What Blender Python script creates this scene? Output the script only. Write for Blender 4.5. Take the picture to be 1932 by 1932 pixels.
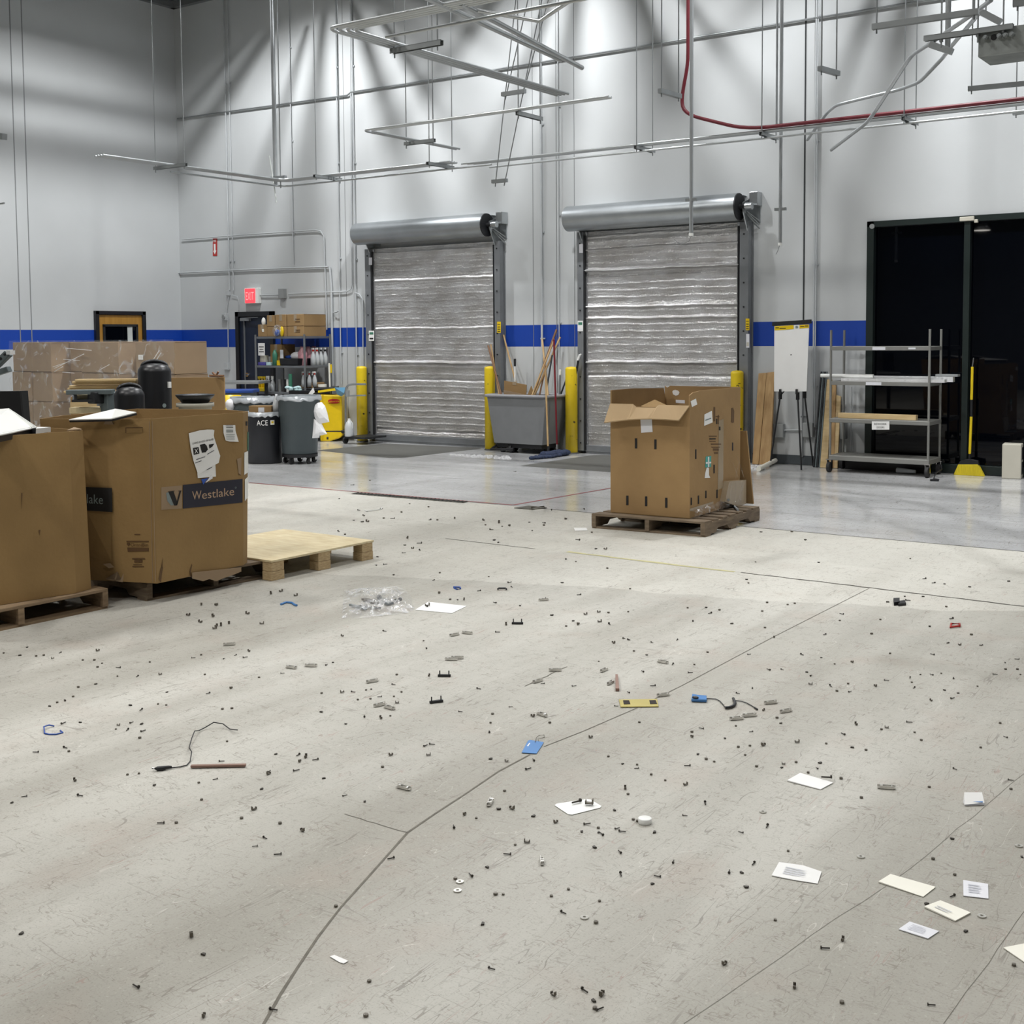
import bpy, math, random
import numpy as np
from mathutils import Matrix, Vector
for _o in list(bpy.data.objects): bpy.data.objects.remove(_o)
C = bpy.context.scene.collection
rnd = random.Random(7)

# ------------------------------------------------------------ camera (35 degrees left, slight pitch, lens shift)
YAW, PIT, ROL, FPX, PY, EYE = 0.611745, 0.0647607, -0.0071954, 2312.28, 785.94, 1.62
_cy, _sy, _cp, _sp, _cr, _sr = math.cos(YAW), math.sin(YAW), math.cos(PIT), math.sin(PIT), math.cos(ROL), math.sin(ROL)
_f = np.array([-_sy, _cy, 0.]); _r = np.array([_cy, _sy, 0.]); _z = np.array([0, 0, 1.])
CF = _f*_cp-_z*_sp; _u = _z*_cp+_f*_sp
CR = _r*_cr+_u*_sr; CU = -_r*_sr+_u*_cr
EYEP = np.array([0, 0, EYE])
cam = bpy.data.cameras.new('camera'); camo = bpy.data.objects.new('camera', cam); C.objects.link(camo)
camo.matrix_world = Matrix(((CR[0], CU[0], -CF[0], 0), (CR[1], CU[1], -CF[1], 0), (CR[2], CU[2], -CF[2], EYE), (0, 0, 0, 1)))
cam.sensor_width = 36; cam.sensor_fit = 'HORIZONTAL'; cam.lens = FPX/1932*36
cam.shift_y = (PY-966)/1932; cam.clip_end = 100; cam.clip_start = .05
bpy.context.scene.camera = camo

# ------------------------------------------------------------ world, lamps, exposure
W = bpy.data.worlds.new('world'); bpy.context.scene.world = W; W.use_nodes = True
W.node_tree.nodes['Background'].inputs[0].default_value = (.75, .85, 1, 1)
W.node_tree.nodes['Background'].inputs[1].default_value = .03
LAMPZ = 8.06
LAMPS = [(-13.6, 11.7), (-8.8, 11.7), (-4., 11.7), (.8, 11.7), (-11., 6.6), (-5.6, 6.6), (1.2, 6.6), (-11., 1.2), (-5.6, 1.2), (1.2, 1.2), (-3.6, -4.5)]
for i, (x, y) in enumerate(LAMPS):
    l = bpy.data.lights.new('high_bay_light', 'SPOT'); l.energy = (1500 if y > 10 else 1000) * (.6 if x > 0 else 1)
    l.spot_size = math.radians(142); l.spot_blend = .5; l.shadow_soft_size = .1 if y > 10 else .35
    l.color = (1, .985, .955) if y < 10 else (.98, .99, 1)
    o = bpy.data.objects.new('high_bay_light', l); o.location = (x, y, LAMPZ-.16); C.objects.link(o)
VS = bpy.context.scene.view_settings
bpy.context.scene.display_settings.display_device = 'sRGB'
VS.view_transform = 'Standard'; VS.look = 'None'; VS.gamma = 1; VS.exposure = -0.22; VS.use_curve_mapping = False

# ------------------------------------------------------------ pixel helpers (photograph frame 1932) -> points in the room
def ray(x, y): return CF+CR*(x-966)/FPX-CU*(y-PY)/FPX
def FL(x, y, z=0.): d = ray(x, y); return EYEP+d*(z-EYE)/d[2]
def WY(x, y, Y): d = ray(x, y); return EYEP+d*Y/d[1]
def WX(x, y, X): d = ray(x, y); return EYEP+d*X/d[0]
def AT(x, y, dep): return EYEP+ray(x, y)*dep
def PL(x, y, p, n, off=0.):
    d = ray(x, y); p = np.array(p, float); n = np.array(n, float); n = n/np.linalg.norm(n)
    return EYEP+d*(((p-EYEP)@n)/(d@n))+n*off

# ------------------------------------------------------------ materials
def srgb(c): return tuple(((v/255)/12.92 if v <= 10 else ((v/255+.055)/1.055)**2.4) for v in c)
def mat(name, col, rough=.6, metal=0., var=.08, scale=6., bump=0., bscale=60., spec=.5, tr=0., coat=0., emit=0., lin=False, col2=None, stretch=(1, 1, 1), alpha=1.):
    m = bpy.data.materials.new(name); m.use_nodes = True; nt = m.node_tree; N = nt.nodes; L = nt.links
    b = N['Principled BSDF']
    c = col if lin else srgb(col)
    b.inputs['Roughness'].default_value = rough; b.inputs['Metallic'].default_value = metal
    b.inputs['Specular IOR Level'].default_value = spec
    if tr: b.inputs['Transmission Weight'].default_value = tr
    if coat: b.inputs['Coat Weight'].default_value = coat; b.inputs['Coat Roughness'].default_value = .1
    if alpha < 1: b.inputs['Alpha'].default_value = alpha
    tc = N.new('ShaderNodeTexCoord'); mp = N.new('ShaderNodeMapping'); mp.inputs['Scale'].default_value = stretch
    L.new(tc.outputs['Object'], mp.inputs[0])
    n1 = N.new('ShaderNodeTexNoise'); n1.inputs['Scale'].default_value = scale; n1.inputs['Detail'].default_value = 6
    L.new(mp.outputs[0], n1.inputs['Vector'])
    r = N.new('ShaderNodeValToRGB'); r.color_ramp.elements[0].position = .3; r.color_ramp.elements[1].position = .7
    if col2 is not None:
        k = srgb(col2); r.color_ramp.elements[0].color = (*k, 1); r.color_ramp.elements[1].color = (*c, 1)
    else:
        r.color_ramp.elements[0].color = (*[v*(1-var) for v in c], 1); r.color_ramp.elements[1].color = (*[min(1, v*(1+var)) for v in c], 1)
    L.new(n1.outputs[0], r.inputs[0]); L.new(r.outputs[0], b.inputs['Base Color'])
    if bump:
        n2 = N.new('ShaderNodeTexNoise'); n2.inputs['Scale'].default_value = bscale; n2.inputs['Detail'].default_value = 4
        L.new(mp.outputs[0], n2.inputs['Vector'])
        bp = N.new('ShaderNodeBump'); bp.inputs['Strength'].default_value = bump; bp.inputs['Distance'].default_value = .01
        L.new(n2.outputs[0], bp.inputs['Height']); L.new(bp.outputs[0], b.inputs['Normal'])
    if emit:
        b.inputs['Emission Color'].default_value = (*c, 1); b.inputs['Emission Strength'].default_value = emit
    return m
M = {}
M['card'] = mat('cardboard', (150, 121, 76), .78, scale=3, bump=.15, bscale=40, col2=(138, 110, 68))
M['card2'] = mat('cardboard_pale', (150, 128, 102), .75, var=.06, scale=3)
M['card3'] = mat('cardboard_worn', (158, 128, 86), .8, scale=2.2, bump=.2, bscale=14, col2=(138, 110, 72))
M['cardin'] = mat('cardboard_inner', (182, 156, 120), .8, var=.05)
M['cardink'] = mat('cardboard_crease', (96, 72, 46), .8)
M['ink'] = mat('print_ink', (22, 20, 20), .75)
M['inkb'] = mat('print_ink_brown', (92, 66, 38), .7)
M['inkn'] = mat('print_navy', (34, 34, 48), .7)
M['inkg'] = mat('print_grey_blue', (122, 134, 134), .6)
M['inkt'] = mat('print_tan', (176, 148, 122), .6)
M['paper'] = mat('paper', (232, 232, 230), .6, var=.02, bump=.1, bscale=18)
M['paperg'] = mat('paper_print', (222, 223, 228), .6, var=.02)
M['cream'] = mat('cream_paper', (236, 234, 222), .6, var=.02)
M['tape'] = mat('packing_tape', (158, 142, 118), .25, var=.05)
M['blue'] = mat('blue_plastic', (40, 80, 165), .4)
M['tag'] = mat('blue_tag', (70, 125, 185), .35, var=.05)
M['wood'] = mat('pallet_wood', (150, 128, 100), .8, scale=5, bump=.3, bscale=30, col2=(112, 92, 70), stretch=(1, 1, 6))
M['woodd'] = mat('dark_pallet_wood', (128, 112, 92), .85, scale=5, bump=.3, bscale=30, col2=(88, 75, 60), stretch=(1, 1, 6))
M['woodn'] = mat('new_wood', (214, 190, 145), .65, scale=4, bump=.1, col2=(190, 162, 115), stretch=(1, 1, 5))
M['woodo'] = mat('orange_lumber', (184, 152, 106), .7, scale=3.5, bump=.15, col2=(154, 120, 78), stretch=(5, 5, 1))
M['ply'] = mat('plywood', (226, 214, 180), .6, scale=7, col2=(204, 186, 146), stretch=(1, 3, 1))
M['plyedge'] = mat('plywood_edge', (204, 182, 142), .7, scale=30, col2=(160, 134, 98), stretch=(1, 1, 8))
M['galv'] = mat('galvanised_steel', (178, 182, 184), .3, .85, var=.1, scale=9, bump=.03)
M['galvb'] = mat('galvanised_barrel', (172, 177, 180), .38, .9, var=.12, scale=2.5, bump=.04, bscale=6)
M['emt'] = mat('conduit_steel', (186, 190, 192), .3, .65, var=.06)
M['strut'] = mat('strut_steel', (150, 154, 155), .4, .7, var=.08)
M['guide'] = mat('guide_rail_steel', (128, 131, 134), .45, .45, var=.08)
M['dark'] = mat('dark_plastic', (26, 27, 30), .45, var=.2)
M['dkst'] = mat('dark_steel', (48, 50, 52), .5, .4)
M['black'] = mat('black_plastic', (17, 18, 22), .38, var=.2, bump=.05)
M['bin'] = mat('grey_bin_plastic', (88, 98, 101), .42, var=.05, bump=.03)
M['ace'] = mat('black_bin_plastic', (30, 32, 38), .45, var=.08, bump=.04)
M['binlt'] = mat('light_grey_bin', (165, 162, 150), .5)
M['cart'] = mat('tilt_cart_grey', (122, 124, 126), .5, var=.05, bump=.03)
M['cartr'] = mat('tilt_cart_rim', (146, 146, 150), .5, var=.05)
M['bag'] = mat('white_bag', (238, 238, 240), .35, var=.03, bump=.4, bscale=14)
M['liner'] = mat('clear_liner', (150, 154, 157), .25, bump=.3, bscale=16, var=.1)
M['yellow'] = mat('yellow_paint', (226, 196, 30), .4, var=.05, bump=.03, bscale=20)
M['ybag'] = mat('yellow_vinyl', (222, 188, 20), .35, var=.08, bump=.3, bscale=7)
M['red'] = mat('red_plastic', (172, 36, 30), .4)
M['redp'] = mat('red_conduit', (106, 28, 40), .45, var=.1)
M['rubber'] = mat('rubber', (34, 34, 35), .7)
M['rackg'] = mat('rack_grey', (134, 134, 130), .5, .3, var=.06)
M['shelfst'] = mat('shelf_steel', (120, 123, 126), .45, .5)
M['navy'] = mat('door_navy', (20, 30, 48), .4, var=.1)
M['doorw'] = mat('door_wood', (176, 132, 58), .45, scale=3, col2=(158, 114, 44), stretch=(6, 6, .7))
M['frameb'] = mat('black_frame', (22, 24, 28), .4)
M['winfr'] = mat('green_black_frame', (30, 40, 38), .4, .2)
M['foil2'] = mat('foil_tape', (205, 206, 208), .25, .8, bump=.5, bscale=40)
M['alum'] = mat('bright_foil', (236, 237, 238), .28, .5, bump=.8, bscale=45)
M['white'] = mat('white_panel', (236, 237, 234), .4, var=.02)
M['beigebox'] = mat('beige_steel', (196, 192, 178), .5, var=.03)
M['mop'] = mat('mop_navy', (44, 54, 78), .9, var=.25, scale=30, bump=.8, bscale=70)
M['bristle'] = mat('yellow_bristle', (214, 192, 32), .7, var=.12, scale=50, bump=.6, bscale=90, stretch=(3, 3, .3))
M['stickw'] = mat('handle_wood', (198, 168, 122), .6, col2=(170, 136, 92), stretch=(4, 4, .5))
M['stickd'] = mat('handle_brown', (124, 90, 62), .6)
M['stickr'] = mat('handle_red', (120, 26, 38), .4)
M['stickk'] = mat('handle_dark', (46, 50, 56), .5)
M['mat'] = mat('grey_floor_paint', (92, 92, 88), .65, var=.06, scale=3, bump=.1, bscale=200)
M['joint'] = mat('floor_joint', (74, 71, 64), .9, var=.25, scale=20)
M['crack'] = mat('floor_crack', (108, 104, 95), .9, var=.2, scale=30)
M['rtape'] = mat('red_line', (140, 72, 74), .7, var=.2, scale=20)
M['ytape'] = mat('yellow_line', (184, 178, 134), .7, var=.15, scale=25)
M['plate'] = mat('floor_plate', (92, 90, 82), .7, .2, var=.2, scale=15)
M['chrome'] = mat('chrome', (205, 205, 205), .15, 1., var=.05)
M['screw'] = mat('screw_steel', (108, 103, 94), .4, .6, var=.2, scale=80)
M['screwd'] = mat('screw_dark', (66, 62, 56), .5, .4)
M['washer'] = mat('washer_steel', (190, 188, 180), .3, .55)
M['latch'] = mat('latch_steel', (206, 204, 198), .28, .5, var=.15, scale=60)
M['printg'] = mat('faint_print', (186, 188, 196), .6)
M['brass'] = mat('gold_plate', (196, 182, 112), .35, .3, var=.05)
M['felt'] = mat('brown_felt', (44, 36, 32), .9)
M['rust'] = mat('rust_brown_strip', (140, 112, 100), .6, .2)
M['wallpipe'] = mat('painted_conduit', (184, 188, 190), .5, var=.03)
M['box'] = mat('junction_grey', (150, 153, 153), .5, .2, var=.05)
M['junc'] = mat('junction_galv', (150, 154, 152), .4, .6, var=.22, scale=7)
M['seam'] = mat('wall_caulk', (44, 46, 48), .8)
M['seaml'] = mat('wall_seam', (128, 131, 132), .8)
M['base'] = mat('baseboard_grey', (66, 72, 76), .6)
M['exitr'] = mat('exit_red', (255, 60, 70), .5, emit=1.6)
M['exitw'] = mat('exit_letters', (255, 150, 150), .5, emit=1.1)
M['lamp'] = mat('lamp_glow', (255, 250, 240), .5, emit=25.)
M['roof'] = mat('roof_deck', (70, 74, 76), .7, .0)
M['joist'] = mat('joist_grey', (110, 113, 114), .6)
M['machine'] = mat('machine_grey', (96, 106, 108), .5, .2)
M['pinkb'] = mat('pink_liquid', (206, 150, 158), .3)
M['greenp'] = mat('green_plastic', (60, 120, 96), .4)
M['teal'] = mat('teal_label', (70, 160, 150), .5)
M['clearp'] = mat('translucent_plastic', (200, 204, 206), .25, var=.06)
M['ltcloth'] = mat('pale_cloth', (190, 220, 222), .9, bump=.6, bscale=30)
M['ltblue'] = mat('light_blue_plastic', (110, 165, 200), .4)
M['purple'] = mat('purple_box', (78, 72, 150), .5)
M['shade'] = mat('window_shade_white', (190, 195, 192), .6)

def film_mat(name, scale, thr, col=(.9, .92, .94)):
    m = bpy.data.materials.new(name); m.use_nodes = True; nt = m.node_tree; N = nt.nodes; L = nt.links
    N.remove(N['Principled BSDF']); out = N['Material Output']
    tr = N.new('ShaderNodeBsdfTransparent'); gl = N.new('ShaderNodeBsdfGlossy'); gl.inputs['Roughness'].default_value = .12
    df = N.new('ShaderNodeBsdfDiffuse'); df.inputs[0].default_value = (*col, 1)
    mx0 = N.new('ShaderNodeMixShader'); mx0.inputs[0].default_value = .5; L.new(gl.outputs[0], mx0.inputs[1]); L.new(df.outputs[0], mx0.inputs[2])
    tc = N.new('ShaderNodeTexCoord'); n = N.new('ShaderNodeTexNoise'); n.inputs['Scale'].default_value = scale; n.inputs['Detail'].default_value = 5; n.inputs['Distortion'].default_value = 1.5
    L.new(tc.outputs['Object'], n.inputs['Vector'])
    r = N.new('ShaderNodeValToRGB'); r.color_ramp.elements[0].position = thr; r.color_ramp.elements[1].position = thr+.14
    r.color_ramp.elements[0].color = (.1, .1, .1, 1); r.color_ramp.elements[1].color = (.6, .6, .6, 1)
    bp = N.new('ShaderNodeBump'); bp.inputs['Strength'].default_value = .7; bp.inputs['Distance'].default_value = .03; L.new(n.outputs[0], bp.inputs['Height'])
    L.new(bp.outputs[0], gl.inputs['Normal'])
    mx = N.new('ShaderNodeMixShader'); L.new(n.outputs[0], r.inputs[0]); L.new(r.outputs[0], mx.inputs[0])
    L.new(tr.outputs[0], mx.inputs[1]); L.new(mx0.outputs[0], mx.inputs[2]); L.new(mx.outputs[0], out.inputs[0])
    return m
M['film'] = film_mat('stretch_film', 5, .56); M['bagc'] = film_mat('clear_bag', 11, .5)

def floor_mat():
    m = bpy.data.materials.new('concrete_floor'); m.use_nodes = True; nt = m.node_tree; N = nt.nodes; L = nt.links
    b = N['Principled BSDF']; tc = N.new('ShaderNodeTexCoord'); P = tc.outputs['Object']
    def noise(scale, det=5, st=(1, 1, 1), rz=0, dist=0.):
        mp = N.new('ShaderNodeMapping'); mp.inputs['Scale'].default_value = st; mp.inputs['Rotation'].default_value = (0, 0, rz)
        L.new(P, mp.inputs[0]); n = N.new('ShaderNodeTexNoise'); n.inputs['Scale'].default_value = scale; n.inputs['Detail'].default_value = det; n.inputs['Distortion'].default_value = dist
        L.new(mp.outputs[0], n.inputs['Vector']); return n.outputs[0]
    def ramp(v, a, bb, ca=(0, 0, 0, 1), cb=(1, 1, 1, 1)):
        r = N.new('ShaderNodeValToRGB'); r.color_ramp.elements[0].position = a; r.color_ramp.elements[1].position = bb
        r.color_ramp.elements[0].color = ca; r.color_ramp.elements[1].color = cb; L.new(v, r.inputs[0]); return r.outputs[0]
    def mix(f, a, bb, mode='MIX'):
        x = N.new('ShaderNodeMix'); x.data_type = 'RGBA'; x.blend_type = mode
        for v, s in ((f, 0), (a, 6), (bb, 7)):
            if isinstance(v, (int, float)): x.inputs[s].default_value = v
            elif isinstance(v, tuple): x.inputs[s].default_value = v
            else: L.new(v, x.inputs[s])
        return x.outputs[2]
    def mth(op, a, bb=0.):
        x = N.new('ShaderNodeMath'); x.operation = op; x.use_clamp = False
        for i, v in enumerate((a, bb)):
            if isinstance(v, (int, float)): x.inputs[i].default_value = v
            else: L.new(v, x.inputs[i])
        return x.outputs[0]
    sx = N.new('ShaderNodeSeparateXYZ'); L.new(P, sx.inputs[0])
    c4 = lambda c: (*srgb(c), 1)
    col = mix(ramp(noise(.55, 6), .35, .65), c4((176, 174, 166)), c4((190, 188, 180)))
    col = mix(mth('MULTIPLY', ramp(noise(.95, 4, (1, .09, 1), .03), .46, .66), .8), col, c4((146, 143, 133)))
    # fork-truck scuff bands running across the floor
    col = mix(mth('MULTIPLY', ramp(noise(2.3, 4, (1.4, .22, 1), -.05), .5, .7), .42), col, c4((144, 140, 130)))
    col = mix(mth('MULTIPLY', ramp(noise(2.6, 5), .56, .72), .3), col, c4((166, 150, 138)))
    # paler beyond a wandering edge
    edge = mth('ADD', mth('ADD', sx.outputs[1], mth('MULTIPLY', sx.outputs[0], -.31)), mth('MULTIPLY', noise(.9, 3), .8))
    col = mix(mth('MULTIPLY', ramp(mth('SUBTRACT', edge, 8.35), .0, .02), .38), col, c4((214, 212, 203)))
    # coated bay next to the wall: epoxy beyond the joint
    wob = mth('MULTIPLY', noise(3, 3), .02)
    ep = ramp(mth('ADD', sx.outputs[1], wob), .0, .0)
    st = mth('GREATER_THAN', mth('ADD', sx.outputs[1], wob), 9.58)
    epc = mix(ramp(noise(.8, 4), .35, .65), c4((188, 189, 189)), c4((204, 205, 206)))
    epc = mix(mth('MULTIPLY', ramp(noise(2.4, 5, (.3, 3, 1), .05), .55, .7), .45), epc, c4((158, 159, 160)))
    col = mix(st, col, epc)
    # paler, smoother strip in front of the joint
    s2 = mth('MULTIPLY', mth('GREATER_THAN', sx.outputs[1], 8.35), mth('LESS_THAN', sx.outputs[1], 9.58))
    col = mix(mth('MULTIPLY', s2, .45), col, c4((206, 204, 195)))
    # fine speckle
    col = mix(mth('MULTIPLY', ramp(noise(160, 2), .56, .75), .34), col, c4((84, 80, 70)))
    col = mix(mth('MULTIPLY', ramp(noise(45, 4), .6, .72), .28), col, c4((108, 102, 91)))
    col = mix(mth('MULTIPLY', ramp(noise(70, 3), .28, .38, (1, 1, 1, 1), (0, 0, 0, 1)), .3), col, c4((200, 197, 188)))
    # scratches: thin contour lines of stretched noise
    for sc, stt, rz, w, c, k in ((1.2, (9, 1, 1), .05, .0035, (104, 98, 88), .5), (1.5, (7, .7, 1), -.12, .003, (100, 95, 86), .5), (1.1, (1, 7, 1), -.5, .003, (112, 106, 98), .4), (2.2, (5, 1, 1), .3, .004, (116, 110, 100), .4),
                              (1.7, (12, 1, 1), .22, .004, (150, 108, 98), .35), (1.4, (8, 1, 1), -.25, .0022, (226, 224, 216), .3), (7, (1, 4, 1), .4, .009, (112, 104, 92), .5), (9, (4, 1, 1), .2, .009, (118, 110, 98), .5), (16, (1, 2, 1), .9, .012, (112, 104, 94), .4)):
        nn = noise(sc, 2, stt, rz, .2)
        d = mth('ABSOLUTE', mth('SUBTRACT', nn, .5))
        line = mth('MULTIPLY', mth('LESS_THAN', d, w), ramp(noise(2.3+sc, 3, (1, 1, 1), rz), .5, .62))
        col = mix(mth('MULTIPLY', line, k), col, c4(c))
    L.new(col, b.inputs['Base Color'])
    ro = mth('ADD', .56, mth('MULTIPLY', ramp(noise(1.2, 5), .3, .7), .14))
    roe = mth('ADD', .07, mth('MULTIPLY', ramp(noise(1.5, 5, (.4, 1.6, 1)), .35, .75), .2))
    ro2 = mth('ADD', mth('MULTIPLY', st, roe), mth('MULTIPLY', mth('SUBTRACT', 1., st), mth('SUBTRACT', ro, mth('MULTIPLY', s2, .2))))
    L.new(ro2, b.inputs['Roughness'])
    bp = N.new('ShaderNodeBump'); bp.inputs['Strength'].default_value = .06; bp.inputs['Distance'].default_value = .01
    L.new(noise(30, 5), bp.inputs['Height']); L.new(bp.outputs[0], b.inputs['Normal'])
    return m
def wall_mat():
    m = bpy.data.materials.new('painted_wall'); m.use_nodes = True; nt = m.node_tree; N = nt.nodes; L = nt.links
    b = N['Principled BSDF']; tc = N.new('ShaderNodeTexCoord'); s = N.new('ShaderNodeSeparateXYZ'); L.new(tc.outputs['Object'], s.inputs[0])
    n = N.new('ShaderNodeTexNoise'); n.inputs['Scale'].default_value = .8; n.inputs['Detail'].default_value = 6; L.new(tc.outputs['Object'], n.inputs['Vector'])
    r = N.new('ShaderNodeValToRGB'); r.color_ramp.elements[0].position = .3; r.color_ramp.elements[1].position = .7
    r.color_ramp.elements[0].color = (*srgb((187, 190, 191)), 1); r.color_ramp.elements[1].color = (*srgb((195, 198, 199)), 1); L.new(n.outputs[0], r.inputs[0])
    def step(v, op):
        x = N.new('ShaderNodeMath'); x.operation = op; x.inputs[1].default_value = v; L.new(s.outputs[2], x.inputs[0]); return x.outputs[0]
    mu = N.new('ShaderNodeMath'); mu.operation = 'MULTIPLY'; L.new(step(1.482, 'GREATER_THAN'), mu.inputs[0]); L.new(step(1.79, 'LESS_THAN'), mu.inputs[1])
    mx = N.new('ShaderNodeMix'); mx.data_type = 'RGBA'; L.new(mu.outputs[0], mx.inputs[0]); L.new(r.outputs[0], mx.inputs[6]); mx.inputs[7].default_value = (*srgb((0, 58, 156)), 1)
    L.new(mx.outputs[2], b.inputs['Base Color']); b.inputs['Roughness'].default_value = .55
    n2 = N.new('ShaderNodeTexNoise'); n2.inputs['Scale'].default_value = 90; L.new(tc.outputs['Object'], n2.inputs['Vector'])
    bp = N.new('ShaderNodeBump'); bp.inputs['Strength'].default_value = .08; bp.inputs['Distance'].default_value = .005; L.new(n2.outputs[0], bp.inputs['Height']); L.new(bp.outputs[0], b.inputs['Normal'])
    return m
def foil_mat():
    m = bpy.data.materials.new('foil_insulation'); m.use_nodes = True; nt = m.node_tree; N = nt.nodes; L = nt.links
    b = N['Principled BSDF']; tc = N.new('ShaderNodeTexCoord')
    b.inputs['Metallic'].default_value = .75; b.inputs['Roughness'].default_value = .3
    def noi(sc, st, det=4):
        mp = N.new('ShaderNodeMapping'); mp.inputs['Scale'].default_value = st; L.new(tc.outputs['Object'], mp.inputs[0])
        n = N.new('ShaderNodeTexNoise'); n.inputs['Scale'].default_value = sc; n.inputs['Detail'].default_value = det; L.new(mp.outputs[0], n.inputs['Vector']); return n.outputs[0]
    r = N.new('ShaderNodeValToRGB'); r.color_ramp.elements[0].color = (*srgb((192, 190, 188)), 1); r.color_ramp.elements[1].color = (*srgb((222, 222, 223)), 1)
    r.color_ramp.elements[0].position = .35; r.color_ramp.elements[1].position = .65; L.new(noi(3, (1, 1, 2)), r.inputs[0]); L.new(r.outputs[0], b.inputs['Base Color'])
    a = N.new('ShaderNodeMath'); a.operation = 'ADD'; L.new(noi(8, (1, 1, 5), 5), a.inputs[0]); L.new(noi(24, (6, 1, .8), 3), a.inputs[1])
    bp = N.new('ShaderNodeBump'); bp.inputs['Strength'].default_value = .8; bp.inputs['Distance'].default_value = .012; L.new(a.outputs[0], bp.inputs['Height']); L.new(bp.outputs[0], b.inputs['Normal'])
    return m
def glass_mat():
    m = bpy.data.materials.new('dark_glass'); m.use_nodes = True; b = m.node_tree.nodes['Principled BSDF']
    b.inputs['Base Color'].default_value = (.001, .0015, .003, 1); b.inputs['Roughness'].default_value = .02; b.inputs['Specular IOR Level'].default_value = .3
    return m
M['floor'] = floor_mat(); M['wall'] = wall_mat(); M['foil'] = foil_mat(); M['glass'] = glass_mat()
def worn_yellow():
    m = mat('worn_yellow_paint', (226, 196, 30), .4, var=.05, bump=.05, bscale=20); nt = m.node_tree; N = nt.nodes; L = nt.links
    b = N['Principled BSDF']; src = b.inputs['Base Color'].links[0].from_socket
    tc = N.new('ShaderNodeTexCoord'); n = N.new('ShaderNodeTexNoise'); n.inputs['Scale'].default_value = 13; n.inputs['Detail'].default_value = 5; L.new(tc.outputs['Object'], n.inputs['Vector'])
    r = N.new('ShaderNodeValToRGB'); r.color_ramp.elements[0].position = .66; r.color_ramp.elements[1].position = .68; L.new(n.outputs[0], r.inputs[0])
    x = N.new('ShaderNodeMix'); x.data_type = 'RGBA'; L.new(r.outputs[0], x.inputs[0]); L.new(src, x.inputs[6]); x.inputs[7].default_value = (*srgb((60, 48, 30)), 1); L.new(x.outputs[2], b.inputs['Base Color'])
    return m
M['bollard'] = worn_yellow()

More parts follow.
